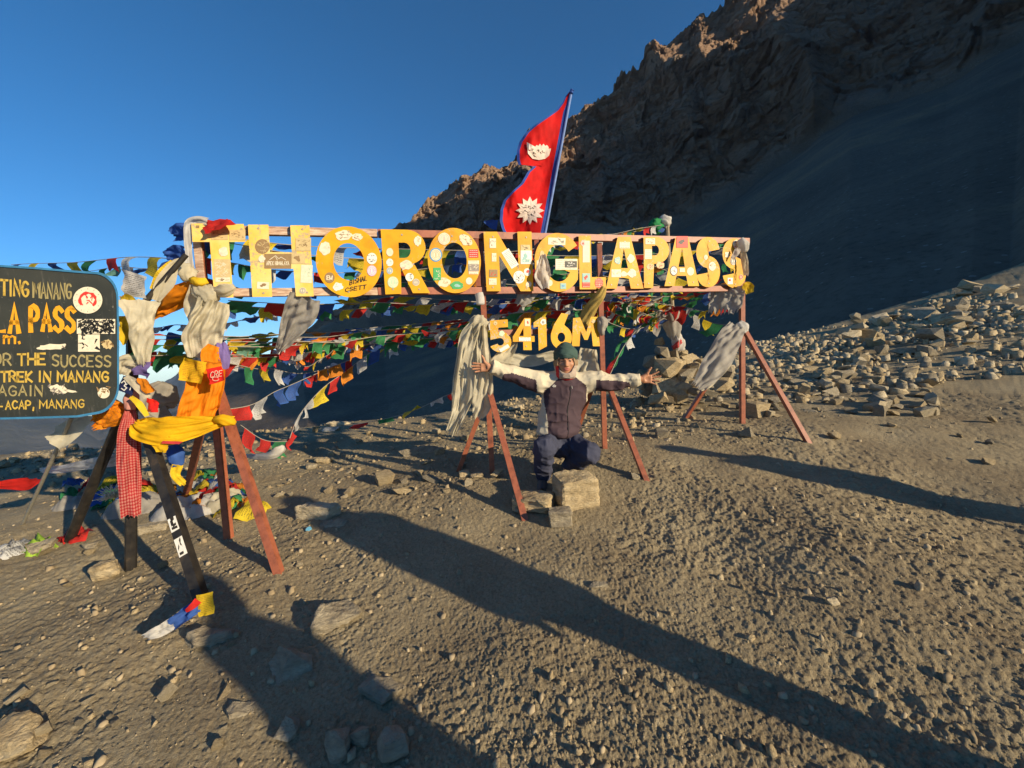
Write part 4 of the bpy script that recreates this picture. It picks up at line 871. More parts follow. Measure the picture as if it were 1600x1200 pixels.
# orange and red things at the head of the left tripod
o1 = ribbon('cloth_tail', [(334, 572, 2.78, 30), (322, 600, 2.74, 44), (312, 630, 2.72, 50), (306, 655, 2.72, 46)], cm('orange'), 6, .022, 28, 40, .04, 33)
o2 = bundle('knot', [(318, 570, 2.74, 14), (330, 580, 2.72, 30), (342, 588, 2.72, 20)], cm('orange'), 5, .2, .7, 10, 18, seed=34)
grp('orange_cloth', S(325, 600), 'orange pleated cloth with fringe hanging from the left tripod head', 'scarf', [o1, o2])
top(spread('prayer_flag', [(284, 558, 2.66), (322, 566, 2.66), (316, 600, 2.64), (281, 594, 2.64)], cloth_mat('yellow_deep_print', (.78, .48, .015), .75, ink=(.45, .12, .02)), 10, .02, 35), 'yellow printed prayer flag beside the red one on the left tripod', 'prayer flag')
rf = spread('prayer_flag', [(322, 577, 2.60), (346, 572, 2.60), (352, 594, 2.58), (328, 601, 2.58)], plain('glossy_red_cloth', (.72, .02, .01), .5), 8, .008, 36)
top(rf, 'small bright red flag with a pale scrawl on the left tripod head', 'prayer flag')
mb = MB(); write(mb, 'CRE', 329, 347, 580, 9, 1.0, lambda x, y, o: P(x, y+1, 2.572), 0, 0, .1, -.15, .1); mb.build('print', stm('pale'), rf)
mb = MB(); stroke_strip(mb, arc(337, 592, 5, 3, 20, 330, 12), .8, lambda x, y, o: P(x, y, 2.572), 0); mb.build('print', stm('pale'), rf)
top(ribbon('blue_cloth', [(346, 536, 2.9, 12), (350, 555, 2.86, 16), (352, 575, 2.85, 10)], cm('purple'), 2, .015, 12, 10, .02, 37), 'violet blue cloth behind the small red flag', 'scarf')
top(ribbon('orange_cloth', [(334, 540, 2.84, 16), (328, 555, 2.82, 24), (334, 572, 2.8, 20)], cm('orange'), 3, .02, 12, 12, .0, 38), 'short orange cloth just above the yellow printed flag', 'scarf')
yb = ribbon('cloth', [(366, 657, 2.62, 14), (345, 658, 2.6, 18), (300, 668, 2.52, 34), (252, 674, 2.48, 46), (222, 668, 2.5, 36), (210, 662, 2.52, 12)], cloth_mat('bright_yellow', (.84, .50, .012), 0), 4, .02, 40, 30, 0, 39)
yk = bundle('knot', [(335, 657, 2.58, 9), (346, 655, 2.56, 13), (358, 658, 2.57, 14), (367, 662, 2.60, 7)], cloth_mat('bright_yellow', (.84, .50, .012), 0), 4, .2, .7, 12, 18, seed=40)
yc = spread('corner', [(222, 676, 2.47), (268, 682, 2.47), (258, 708, 2.46), (246, 706, 2.46)], cloth_mat('bright_yellow', (.84, .50, .012), 0), 10, .012, 41)
ys = spread('patch', [(254, 689, 2.44), (286, 690, 2.44), (280, 694, 2.44), (252, 693, 2.44)], plain('patch_red', (.6, .05, .05)), 4, .001, 42)
grp('yellow_cloth', P(300, 670, 2.55), 'bright yellow cloth stretched between the black post and the left tripod leg', 'scarf', [yb, yk, yc, ys])
top(spread('white_triangle', [(108, 652, 2.75), (150, 650, 2.75), (94, 706, 2.7), (74, 683, 2.7)], cm('cream'), 12, .02, 43), 'cream triangular cloth blown from the pipe under the notice board', 'scarf')
top(ribbon('orange_cloth', [(196, 632, 2.66, 30), (180, 645, 2.62, 38), (160, 656, 2.62, 30), (150, 662, 2.62, 16)], cm('orange', .4), 3, .025, 20, 20, .04, 44), 'orange cloth in tatters at the lower right corner of the notice board', 'scarf')
pm = cloth_mat('patterned_scarf', (.36, .022, .028), 0, .2, pat=(.55, .26, .22))
sc1 = ribbon('scarf_tail', [(203, 638, 2.58, 10), (201, 660, 2.56, 18), (197, 700, 2.55, 22), (200, 750, 2.55, 22), (204, 806, 2.56, 22)], pm, 2, .02, 40, 14, .02, 45)
sc2 = ribbon('scarf_tail', [(206, 638, 2.6, 8), (208, 680, 2.6, 16), (210, 740, 2.6, 16), (212, 802, 2.6, 14)], pm, 1.5, .02, 40, 12, .02, 46)
sc3 = bundle('knot', [(209, 606, 2.6, 8), (205, 624, 2.57, 16), (203, 640, 2.56, 12)], pm, 4, .15, .8, 12, 16, seed=47)
grp('patterned_scarf', P(204, 640, 2.58), 'long red and white patterned scarf knotted on the black post', 'scarf', [sc1, sc2, sc3])
# cloths on the upper black post
a1 = ribbon('cloth', [(215, 470, 2.58, 50), (220, 500, 2.56, 30), (222, 530, 2.56, 28), (224, 568, 2.58, 14)], cm('cream'), 3, .025, 28, 18, .02, 48)
top(a1, 'cream scarf hanging down the upper black post', 'scarf')
top(spread('prayer_flag', [(190, 420, 2.62), (228, 432, 2.6), (226, 466, 2.58), (192, 462, 2.6)], cm('white', .8), 10, .015, 49), 'white prayer flag with printed script right of the board top', 'prayer flag')
top(ribbon('yellow_cloth', [(186, 466, 2.6, 12), (200, 472, 2.58, 20), (214, 482, 2.58, 12)], cm('yellow', .5), 2, .02, 12, 10, 0, 50), 'crumpled yellow cloth beside the round board sticker', 'scarf')
top(spread('yellow_flag', [(186, 494, 2.6), (200, 492, 2.6), (212, 524, 2.58), (188, 540, 2.6)], cm('yellow'), 8, .02, 51), 'dull yellow flag folded right of the words LA PASS', 'prayer flag')
top(spread('green_flag', [(214, 524, 2.58), (222, 540, 2.58), (222, 566, 2.58), (202, 560, 2.6)], cm('green', .4), 8, .02, 52), 'small green flag on the black post', 'prayer flag')
top(spread('purple_flag', [(220, 562, 2.58), (232, 566, 2.58), (232, 592, 2.58), (206, 582, 2.6)], cm('purple'), 8, .02, 53), 'violet flag on the black post below the green one', 'prayer flag')
top(ribbon('cream_cloth', [(215, 562, 2.6, 20), (196, 568, 2.6, 24), (188, 584, 2.6, 18)], cm('cream'), 3, .02, 12, 14, 0, 54), 'bunched cream cloth right of TREK IN MANANG', 'scarf')
tg = spread('prayer_flag', [(193, 587, 2.52), (214, 594, 2.52), (206, 618, 2.5), (182, 609, 2.5)], plain('navy_cloth', (.015, .02, .075), .6), 6, .004, 55)
top(tg, 'small navy flag with a white looped symbol at the board corner', 'prayer flag')
mb = MB()
for pts in ([(190, 598), (194, 595), (197, 599), (194, 603), (198, 606), (194, 610), (190, 607)], [(197, 601), (202, 598), (205, 603), (203, 609)], [(199, 594), (203, 595), (206, 594)]): stroke_strip(mb, pts, 1.6, lambda x, y, o: P(x, y, 2.495), 0)
mb.build('print', stm('white'), tg)
top(ribbon('white_ribbon', [(196, 588, 2.5, 8), (212, 600, 2.49, 12), (226, 614, 2.49, 12), (230, 622, 2.49, 8)], cm('cream'), 1, .01, 14, 8, 0, 56), 'narrow white cloth curling beside the navy flag', 'scarf')
top(spread('orange_flag', [(212, 590, 2.48), (228, 592, 2.48), (245, 610, 2.46), (226, 616, 2.46)], cm('orange', .6), 8, .012, 57), 'orange yellow printed flag beside the navy flag', 'prayer flag')
top(spread('red_flag', [(232, 621, 2.46), (247, 626, 2.46), (248, 644, 2.44), (228, 644, 2.46)], plain('glossy_red_cloth', (.72, .02, .01), .5), 8, .012, 58), 'little red cloth above the bright yellow cloth', 'prayer flag')
top(ribbon('yellow_strap', [(204, 620, 2.5, 6), (218, 632, 2.48, 9), (230, 650, 2.46, 6)], cm('yellow'), 1, .008, 12, 6, 0, 59), 'thin yellow strap running down to the bright yellow cloth', 'scarf')
top(bundle('grey_tarpaulin', [(262, 600, 3.2, 20), (250, 620, 3.2, 44), (240, 640, 3.1, 30), (262, 655, 3.1, 14)], cm('dirty'), 7, .2, .4, 16, 30, seed=60), 'bunched grey cloth between the black post and the left tripod', 'tarpaulin')
top(ribbon('cream_strip', [(244, 470, 2.72, 10), (258, 440, 2.74, 22), (272, 414, 2.76, 12), (284, 404, 2.78, 4)], cm('cream'), 2, .015, 18, 12, 0, 61), 'cream cloth along the black brace', 'scarf')
top(ribbon('yellow_strip', [(237, 452, 2.72, 6), (252, 428, 2.74, 12), (270, 408, 2.76, 6)], cm('yellow', .5), 1, .01, 14, 8, 0, 62), 'yellow cloth lying against the upper side of the black brace', 'scarf')
top(ribbon('white_strip', [(62, 735, 3.6, 8), (95, 733, 3.4, 12), (125, 728, 3.2, 15), (160, 722, 3.0, 18), (192, 716, 2.9, 20)], cm('white'), 2, .02, 24, 12, 0, 63), 'long white cloth stretched low behind the black legs', 'scarf')
top(ribbon('red_strip', [(62, 748, 3.5, 6), (40, 756, 3.3, 20), (0, 758, 3.1, 12), (-40, 760, 2.9, 10)], cm('red'), 1.5, .02, 20, 12, 0, 64), 'dark red cloth stretched low at the left picture edge', 'scarf')
FR = float(G(322, 972, False)[1])-.09
pa = spread('yellow_flag', [(306, 930, FR), (331, 925, FR), (335, 958, FR-.02), (310, 965, FR-.02)], cm('yellow', .8), 8, .008, 65)
pb = ribbon('blue_flag', [(310, 946, FR-.01, 20), (290, 960, FR-.03, 22), (268, 976, FR-.06, 20)], cm('blue'), 2, .015, 14, 14, 0, 66); pd = ribbon('white_flag', [(270, 974, FR-.06, 20), (252, 985, FR-.08, 20), (230, 994, FR-.09, 12)], cm('white'), 2, .015, 14, 14, .02, 67)
pc = ribbon('red_flag', [(310, 938, FR-.02, 12), (300, 948, FR-.04, 10), (290, 955, FR-.05, 5)], cm('red'), 1, .008, 8, 8, 0, 68)
grp('flag_ribbon', P(320, 945, 2.1), 'yellow, blue and white flags wound round the foot of the black leg', 'prayer flag', [pa, pb, pc, pd])
top(spread('pale_rag', [(412, 885, 2.62), (436, 890, 2.60), (428, 902, 2.55), (404, 903, 2.57)], cm('sky'), 9, .02, 69), 'pale blue rag on the ground beside the left tripod front foot', 'rag')
top(bundle('blue_roll', [(266, 690, 3.1, 8), (274, 710, 3.1, 20), (278, 728, 3.1, 14)], cm('blue'), 4, .2, .6, 12, 16, seed=70), 'blue cloth hanging below the yellow cloth', 'scarf')
top(ribbon('yellow_hanger', [(278, 726, 3.08, 14), (274, 742, 3.08, 12), (286, 756, 3.08, 10)], cm('yellow'), 2, .015, 14, 8, .02, 71), 'dull yellow cloth hanging beside the rear left tripod leg', 'scarf')
top(bundle('white_roll', [(385, 712, 4.2, 6), (405, 714, 4.1, 10), (425, 711, 4.0, 12), (438, 702, 4.0, 14), (442, 696, 4.0, 4)], cm('white'), 4, .15, .8, 18, 16, seed=72), 'rolled white cloth lying on dark ground right of the left tripod', 'rag')

# --- strings of prayer flags ---------------------------------------------------
FC = ['blue', 'white', 'red', 'green', 'yellow']
FCM = {c: cloth_mat('flag_'+c, {'blue': (.05, .13, .42), 'white': (.66, .66, .64), 'red': (.60, .035, .03), 'green': (.05, .28, .11), 'yellow': (.76, .58, .04), 'orange': (.80, .28, .03), 'mint': (.22, .50, .42)}[c], .7, .38) for c in FC+['orange', 'mint']}
WIND = unit((-1, .25, -.12))
def flag_string(pts, n, w, h, blow, label, seed, cols=None, fill=.92, sag=0.0, jit=.25, first=0):
    rn = random.Random(seed); path = crm(pts, 60); C = np.array([P(*p) for p in path])
    if sag: C[:, 2] -= sag*4*np.linspace(0, 1, 60)*(1-np.linspace(0, 1, 60))
    C[:, 2] += .035*n2(np.linspace(0, n*.45, 60), seed*1.3, seed)*np.sin(np.linspace(0, pi, 60)); C[:, 1] += .05*n2(np.linspace(0, n*.3, 60), seed*2.3, seed)
    e = empty('prayer_flag_string', C[0], label, 'prayer flags', 'strings of prayer flags')
    mb = MB(); mb.tube(C[::3], .0035, 4, cap=False); mb.build('cord', M_cord, e)
    seg = np.linalg.norm(np.diff(C, axis=0), axis=1); s = np.concatenate([[0], np.cumsum(seg)]); Ltot = s[-1]
    def at(d): d = min(max(d, 0), Ltot); return np.array([np.interp(d, s, C[:, k]) for k in range(3)])
    if n > 12: n = int(n*1.3); w *= .82; h *= .85
    pitch = Ltot/n
    for i in range(n):
        ww = min(w, pitch*fill)*rn.uniform(.75, 1.0); hh = h*rn.uniform(.8, 1.15)
        d0 = pitch*(i+.5)-ww/2+rn.uniform(-.1, .1)*pitch; a, b = at(d0), at(d0+ww)
        hh *= .9; bl_ = min(1.0, max(0, blow+.18+rn.uniform(-jit, jit))); sp = rn.uniform(-.5, .5)
        dr = unit((1-bl_)*np.array((0, 0, -1.0))+bl_*(WIND+np.array((rn.uniform(-.15, .15), sp, rn.uniform(-.35, .35)))))
        nn = unit(np.cross(b-a, dr)); ph = rn.uniform(0, 6); am = .020+.02*rn.random(); V, UVs = [], []
        nu, nv = 5, 6
        for r in range(nv):
            v = r/(nv-1); drr = unit(dr+np.array((0, 0, -.5*v*v))+nn*.5*sin(ph+v*2.5)*v)
            for c in range(nu):
                u = c/(nu-1); p = a*(1-u)+b*u
                pinch = 1-.25*v*rn.random()
                p = (a+b)/2+(p-(a+b)/2)*pinch+drr*hh*v+nn*am*v*(sin(ph+u*5+v*3)+.6*sin(ph*2+u*9))
                V.append(p); UVs.append((u, 1-v))
        col = (cols[i % len(cols)] if cols else FC[(i+first) % 5])
        if not cols and rn.random() < .12: col = rn.choice(FC+['orange', 'mint'])
        link('flag', mesh_from('flag', V, grid_faces(nv, nu), [FCM[col]], None, True, UVs), e)
    return e
FS = flag_string
FS([(20, 414, 5.2), (110, 409, 4.4), (200, 400, 3.8), (262, 406, 3.3), (304, 404, 3.08)], 9, .30, .20, .75, 'prayer flags above the notice board, running left from the top post', 1, ['blue', 'yellow', 'blue', 'yellow', 'green', 'red', 'white', 'yellow', 'blue'], .97)
FS([(120, 424, 5.0), (180, 420, 4.4), (240, 418, 3.7), (302, 410, 3.08)], 7, .28, .16, .8, 'short string with pink and green flags just under the topmost left string', 2, ['red', 'green', 'mint', 'white', 'blue', 'yellow', 'yellow'], .97)
FS([(306, 372, 3.1), (440, 392, 3.5), (600, 402, 4.2), (800, 392, 5.0), (1044, 352, 6.6)], 17, .26, .20, .7, 'string seen through the letters T, H and O, rising to the leaning pole', 3)
FS([(306, 430, 3.1), (400, 452, 3.4), (560, 442, 4.0), (760, 440, 4.8), (1040, 470, 6.6)], 18, .26, .20, .75, 'string level with the lower rail behind the letters', 4, None, .92, 0, .25, 2)
FS([(310, 366, 3.15), (520, 385, 3.7), (760, 395, 4.1), (960, 400, 4.6), (1160, 384, 5.0)], 15, .28, .22, .6, 'string crossing behind all the letters from corner to corner', 5, None, .9, 0, .25, 3)
FS([(360, 470, 3.2), (470, 478, 3.5), (620, 470, 4.0), (760, 474, 4.5), (900, 462, 5.2), (1040, 456, 6.6)], 20, .24, .18, .8, 'string close under the lower rail', 6, ['green', 'red', 'white', 'blue', 'yellow', 'green', 'red', 'yellow', 'white', 'red'])
FS([(226, 512, 3.4), (300, 508, 3.4), (420, 494, 3.6), (500, 490, 4.2)], 10, .15, .07, .5, 'thin string of small blue white flags across the pale sky', 7, ['white', 'blue', 'white', 'blue'], .8)
FS([(226, 524, 3.2), (340, 526, 3.4), (470, 522, 3.9), (600, 514, 4.4), (740, 498, 5.0), (1044, 482, 6.6)], 26, .25, .18, .8, 'upper string of the dense bundle at waist level of the sign', 8, ['red', 'navy' if False else 'blue', 'white', 'green', 'yellow', 'red', 'orange'])
FS([(232, 540, 3.2), (340, 540, 3.3), (450, 540, 3.6), (560, 530, 4.1), (690, 512, 4.7), (900, 492, 5.6), (1046, 476, 6.6)], 26, .25, .20, .75, 'middle string of the dense bundle', 9, ['green', 'green', 'white', 'mint', 'yellow', 'red', 'orange', 'green', 'white', 'yellow'])
FS([(236, 556, 3.2), (330, 552, 3.3), (430, 552, 3.6), (540, 542, 4.1), (700, 524, 4.7), (880, 500, 5.4), (1046, 490, 6.6)], 26, .25, .20, .7, 'lowest string of the dense bundle', 10, ['green', 'yellow', 'green', 'orange', 'red', 'white', 'yellow', 'green', 'orange', 'blue'])
FS([(350, 534, 3.3), (480, 534, 3.8), (620, 522, 4.3), (742, 514, 3.8)], 13, .24, .16, .8, 'string ending at the knotted cream scarf on the middle post', 11, ['yellow', 'green', 'red', 'white', 'green'])
FS([(770, 476, 4.2), (850, 470, 4.6), (940, 468, 5.2), (1044, 462, 6.6)], 14, .26, .20, .75, 'string from the middle post to the leaning pole, upper', 12, ['blue', 'red', 'yellow', 'green', 'white', 'red'])
FS([(772, 492, 4.2), (860, 484, 4.6), (950, 482, 5.2), (1044, 474, 6.6)], 14, .26, .22, .7, 'string from the middle post to the leaning pole, lower', 13, ['white', 'green', 'orange', 'yellow', 'red'])
FS([(352, 566, 3.2), (400, 574, 3.6), (440, 582, 4.0), (500, 580, 4.6), (600, 545, 5.4), (720, 520, 6.0)], 13, .20, .18, .4, 'string sagging low against the dark hill behind the left half', 14, ['red', 'green', 'yellow', 'white', 'blue', 'blue', 'orange', 'white'])
FS([(350, 640, 3.2), (395, 634, 3.5), (430, 612, 3.9), (480, 590, 4.4), (560, 556, 5.2)], 7, .22, .18, .25, 'string with a white then a blue flag rising right from the left tripod', 15, ['red', 'white', 'blue', 'blue', 'red', 'orange', 'blue'])
FS([(600, 540, 5.2), (550, 570, 5.0), (505, 605, 4.7), (470, 648, 4.4), (452, 690, 4.2)], 8, .30, .21, .15, 'steep string of large backlit flags descending to the ground', 16, ['blue', 'white', 'orange', 'red', 'yellow', 'white', 'white', 'red'], .95)
FS([(376, 664, 3.5), (410, 682, 3.8), (452, 690, 4.2)], 3, .2, .20, .1, 'low string with one red and one green flag', 17, ['red', 'red', 'green'])
FS([(500, 668, 6.2), (560, 662, 5.8), (640, 644, 5.2), (700, 618, 4.4), (738, 606, 3.9)], 6, .42, .09, .5, 'low string with a yellow and a blue white strip left of the cream scarf', 18, ['white', 'red', 'green', 'yellow', 'white', 'red'], .95)
FS([(1046, 478, 6.6), (1080, 488, 6.0), (1120, 504, 5.3), (1156, 508, 4.8)], 6, .28, .24, .3, 'short string from the leaning pole to the right post', 19, ['red', 'red', 'white', 'yellow', 'green', 'red'])
FS([(846, 372, 4.4), (900, 370, 4.9), (960, 362, 5.6), (1044, 350, 6.6)], 13, .24, .20, .7, 'string above the top rail running up to the pole tip', 20, ['red', 'white', 'blue', 'red', 'green', 'blue', 'yellow', 'white', 'blue', 'red', 'orange', 'green', 'yellow'])
FS([(1048, 470, 6.6), (1010, 500, 5.8), (976, 540, 4.9), (950, 590, 4.3)], 10, .28, .28, .45, 'string dropping left from the leaning pole to the post beside the hat', 21, ['orange', 'red', 'green', 'yellow', 'blue', 'white', 'green', 'green', 'red', 'red'])
FS([(1050, 460, 6.6), (1090, 452, 6.0), (1130, 456, 5.4), (1156, 448, 4.9)], 6, .3, .24, .6, 'string from the pole to the lower right corner of the rails', 22, ['green', 'red', 'green', 'blue', 'blue', 'white'])
FS([(560, 470, 4.3), (640, 462, 4.4), (740, 470, 4.6), (860, 470, 5.0), (1000, 460, 5.8)], 14, .22, .18, .7, 'second string close under the lower rail, mostly yellow and red', 23, ['yellow', 'red', 'yellow', 'white', 'red', 'green', 'blue'])
FS([(960, 400, 4.8), (1030, 420, 5.8), (1080, 440, 6.2), (1160, 430, 5.0)], 9, .26, .24, .6, 'string behind the letters A, P and A', 24, ['yellow', 'green', 'red', 'orange', 'white'])
FS([(768, 400, 4.3), (880, 420, 4.8), (1000, 440, 5.6), (1046, 452, 6.6)], 12, .26, .22, .7, 'string slanting behind the letters N, G and L', 25, ['white', 'white', 'red', 'green', 'blue', 'yellow'])
FS([(800, 580, 3.9), (812, 570, 3.9), (830, 555, 3.9)], 2, .14, .12, .3, 'scrap of string with a red and a green flag left of the hat', 26, ['green', 'red'])
FS([(455, 556, 4.0), (465, 566, 4.0), (480, 572, 4.0), (498, 566, 4.0), (512, 554, 4.0), (524, 540, 4.0)], 7, .055, .06, .1, 'small string of tiny white, red and orange tags', 27, ['white', 'white', 'red', 'yellow', 'white', 'red', 'orange'], .85)
FS([(1120, 372, 5.0), (1140, 378, 5.0), (1156, 380, 4.9)], 2, .2, .12, .4, 'green and red flags above the last S', 28, ['green', 'red'])

# finer strings tangled through the dense bundle
TC = [['red', 'yellow', 'green', 'white', 'blue', 'orange'], ['green', 'white', 'red', 'yellow', 'green'], ['blue', 'green', 'yellow', 'red', 'white'], ['orange', 'red', 'white', 'green', 'yellow'], ['white', 'blue', 'red', 'green', 'yellow']]
TR = [([(226, 548, 3.3), (300, 556, 3.35), (380, 548, 3.5), (470, 552, 3.9), (560, 540, 4.4), (640, 520, 4.8)], 18, 'sagging small flags low over the dark hill, left part'),
      ([(330, 560, 3.3), (420, 556, 3.6), (500, 548, 4.1), (600, 530, 4.6), (742, 506, 5.0)], 20, 'faded small flags running up from the red flag to the middle post'),
      ([(470, 545, 4.0), (560, 536, 4.4), (660, 534, 4.8), (742, 528, 5.0)], 14, 'lowest faded flags left of the cream scarf'),
      ([(960, 478, 4.8), (1000, 470, 5.4), (1050, 476, 6.0), (1100, 486, 5.6), (1156, 470, 5.0)], 14, 'tangled flags right of the gold scarf reaching the ragged scarf'),
      ([(948, 456, 4.8), (1000, 486, 5.4), (1046, 500, 6.3)], 12, 'tangled flags slanting down to the pole wrapping'),
      ([(230, 530, 3.25), (350, 530, 3.4), (480, 526, 3.8), (620, 514, 4.3), (745, 500, 4.8)], 20, 'faded small flags strung from the black post past the middle post, upper line'),
      ([(300, 546, 3.3), (420, 538, 3.5), (560, 532, 4.0), (690, 516, 4.5), (742, 508, 4.6)], 20, 'faded small flags strung from the left post to the middle post, lower line'),
      ([(350, 476, 3.2), (470, 484, 3.6), (600, 476, 4.1), (745, 478, 4.6)], 14, 'small flags close below the lower rail from T to O'),
      ([(765, 484, 4.3), (850, 478, 4.7), (950, 476, 5.4), (1044, 470, 6.5)], 18, 'small flags above the digits running to the leaning pole'),
      ([(768, 468, 4.3), (860, 462, 4.8), (960, 470, 5.6), (1046, 480, 6.5)], 18, 'small flags crossing behind the gold scarf'),
      ([(944, 470, 4.6), (1000, 478, 5.4), (1046, 470, 6.4)], 10, 'thick short string of flags right of the gold scarf'),
      ([(946, 486, 4.6), (990, 496, 5.4), (1040, 486, 6.3), (1090, 470, 6.0), (1156, 452, 5.0)], 16, 'small flags looping under the letters P, A and S'),
      ([(944, 500, 4.6), (984, 512, 5.2), (1024, 506, 6.0), (1046, 490, 6.5)], 10, 'small flags hanging lowest right of the digits'),
      ([(1000, 462, 5.6), (1060, 462, 6.0), (1110, 458, 5.6), (1156, 446, 4.9)], 11, 'small flags under the lower rail at the right end'),
      ([(768, 440, 4.4), (860, 430, 4.8), (960, 424, 5.4), (1044, 420, 6.5), (1158, 410, 5.0)], 16, 'small flags seen through the gaps of the letters N to S'),
      ([(306, 400, 3.15), (400, 418, 3.5), (520, 424, 4.0), (640, 420, 4.4), (745, 410, 4.8)], 14, 'small flags seen through the gaps of the letters T to O')]
for k, (pts, n_, lb) in enumerate(TR): FS(pts, n_, .21, .15, .6, lb, 40+k, TC[k % 5], .98, .0, .35)

# --- leaning pole with its wrappings ------------------------------------------
pe = empty('flag_pole', P(1062, 556, 6.6), 'thin leaning pole wrapped in cloth, standing on the stone pile right of the person', 'pole')
mb = MB(); mb.tube([P(1063, 560, 6.6), P(1052, 500, 6.6), P(1046, 420, 6.6), P(1042, 345, 6.6)], .035, 8); mb.build('pole', plain('weathered_wood', (.30, .24, .16)), pe)
for pts, c, sd_ in (([(1028, 352, 6.6, 10), (1038, 347, 6.58, 18), (1047, 346, 6.58, 12)], 'white', 81), ([(1014, 356, 6.6, 12), (1024, 354, 6.58, 22), (1034, 350, 6.58, 14)], 'green', 82), ([(1040, 478, 6.6, 14), (1048, 496, 6.5, 26), (1052, 514, 6.5, 22), (1056, 530, 6.5, 12)], 'dirty', 83),
                     ([(1054, 522, 6.5, 12), (1060, 536, 6.5, 16), (1062, 548, 6.5, 14)], 'white', 84), ([(1055, 536, 6.48, 15), (1060, 540, 6.48, 15)], 'pinkred', 85)):
    bundle('wrapping', pts, cm(c), 5, .25, .8, 12, 18, 1.0, sd_, pe)
ribbon('wrapping', [(1036, 484, 6.5, 14), (1026, 500, 6.5, 20), (1018, 520, 6.5, 22)], cm('dirty'), 2, .03, 12, 10, .04, 86, pe)

# --- national flag --------------------------------------------------------------
fe = empty('national_flag', S(846, 448, -.08), 'crimson double pennant flag with blue edge and white moon and sun', 'flag')
FY = 3.98
def fw(px, py):
    xr = 892.5-(py-141)*.188; u = np.clip((xr-px)/75, 0, 1)
    a = .10*sin((px*.8+py*.30)*.075+.5)+.05*sin((px*.6-py*.5)*.085+1.2)+.05*float(n2(px*.07+py*.03, py*.028-px*.02, 5))+.012*float(n2(px*.25, py*.10, 6))
    return FY+a*(u**.8)-.05*u
Lx = [(141, 891.5), (150, 884), (161, 878.7), (172, 869), (184, 852), (195, 836), (207, 822), (222, 811.5), (235, 807.6), (250, 807.8), (257.5, 810), (260, 834), (269, 824), (278, 819), (287, 813.7), (300, 799), (313, 787), (328, 782), (345, 781), (357, 784), (365, 788)]
def flagcloth(shrink, off, name, mat, uu_):
    V = []; nr = 92; ys = np.unique(np.concatenate([np.linspace(141, 365, nr), [257.5, 260]]))
    for y in ys:
        xl = np.interp(y, [a for a, b in Lx], [b for a, b in Lx]); xr = 892.5-(y-141)*.188
        wid = xr-xl
        for k in uu_:
            if k[0] == 'l': x = xl+min(k[1], wid*.3*k[1]/6)
            elif k[0] == 'r': x = xr-min(k[1], wid*.3*k[1]/6)
            else: a = xl+min(4.5, wid*.225); b = xr-min(6, wid*.3); x = a+(b-a)*k[1]
            V.append(P(x, y, fw(x, y)-off))
    return V, grid_faces(len(ys), len(uu_))
V, F_ = flagcloth(0, 0, '', None, [('l', 0), ('l', 2.5), ('l', 4.5)]+[('m', t) for t in np.linspace(0, 1, 34)[1:-1]]+[('r', 6), ('r', 3), ('r', 0)])
nc = 3+32+3; cols_ = np.arange(len(F_)) % (nc-1); mi = np.where((cols_ < 2) | (cols_ >= nc-3), 1, 0)
link('cloth', mesh_from('cloth', V, F_, [cloth_mat('crimson', (.72, .012, .012), 0, .3), cloth_mat('flagblue', (.04, .09, .38), 0, .3)], mi, True), fe)
def femblem(pts, c='white'):
    cx = sum(p[0] for p in pts)/len(pts); cy = sum(p[1] for p in pts)/len(pts); V = [P(cx, cy, fw(cx, cy)-.010)]; n = len(pts); KS = (.2, .4, .6, .8, 1.0)
    for k in KS: V += [P(cx+(x-cx)*k, cy+(y-cy)*k, fw(cx+(x-cx)*k, cy+(y-cy)*k)-.010) for x, y in pts]
    f = [(0, 1+(i+1) % n, 1+i) for i in range(n)]+[(1+r*n+i, 1+r*n+(i+1) % n, n+1+r*n+(i+1) % n, n+1+r*n+i) for r in range(len(KS)-1) for i in range(n)]
    link('emblem', mesh_from('emblem', V, f, [cloth_mat('emblem_white', (.80, .68, .60), 0, .2)], None, False), fe)
star = []
for k in range(24):
    a = 2*pi*k/24; r = 22.5 if k % 2 == 0 else 15; star.append((828+r*cos(a), 329+r*.98*sin(a)))
femblem(star)
moon = [(823, 222), (826, 234), (833, 233)]+[(833+2.7*k, (228 if k % 2 else 224.5)-(0 if 2 < k < 8 else -2)) for k in range(1, 10)]+[(856, 240), (860, 236), (861, 232), (858, 243), (852, 248), (842, 250), (832, 248), (825, 240)]
femblem(moon)
mb = MB(); r_ = random.Random(4)
for cx, cy, n in ((828, 329, 16), (841, 240, 9)):
    for _ in range(n):
        x, y = cx+r_.uniform(-10, 8), cy+r_.uniform(-8, 8)
        stroke_strip(mb, [(x, y), (x+r_.uniform(-2, 3), y+r_.uniform(-4, 2)), (x+r_.uniform(-3, 4), y+r_.uniform(-3, 3))], .5, lambda a, b, o: P(a, b, fw(a, b)-.013), 0)
mb.build('handwriting', M_ink, fe)
mb = MB(); mb.tube([P(893.5, 140, FY), P(851.5, 366, FY), P(835, 455, FY)], .013, 8); mb.build('pole', plain('blue_wrapped_pole', (.12, .2, .45), .6), fe)
mb = MB(); mb.tube([P(892.5, 146, FY-.01), P(893.5, 141, FY-.01), P(894.6, 143, FY-.01)], .02, 6); mb.build('tip_knot', cm('blue'), fe)
top(ribbon('blue_pennant', [(777, 352, 4.0, 14), (768, 350, 4.0, 12), (756, 346, 4.0, 2)], cm('blue', .5), 1, .01, 10, 8, 0, 87), 'tiny blue pennant at the lower left of the crimson flag', 'prayer flag')

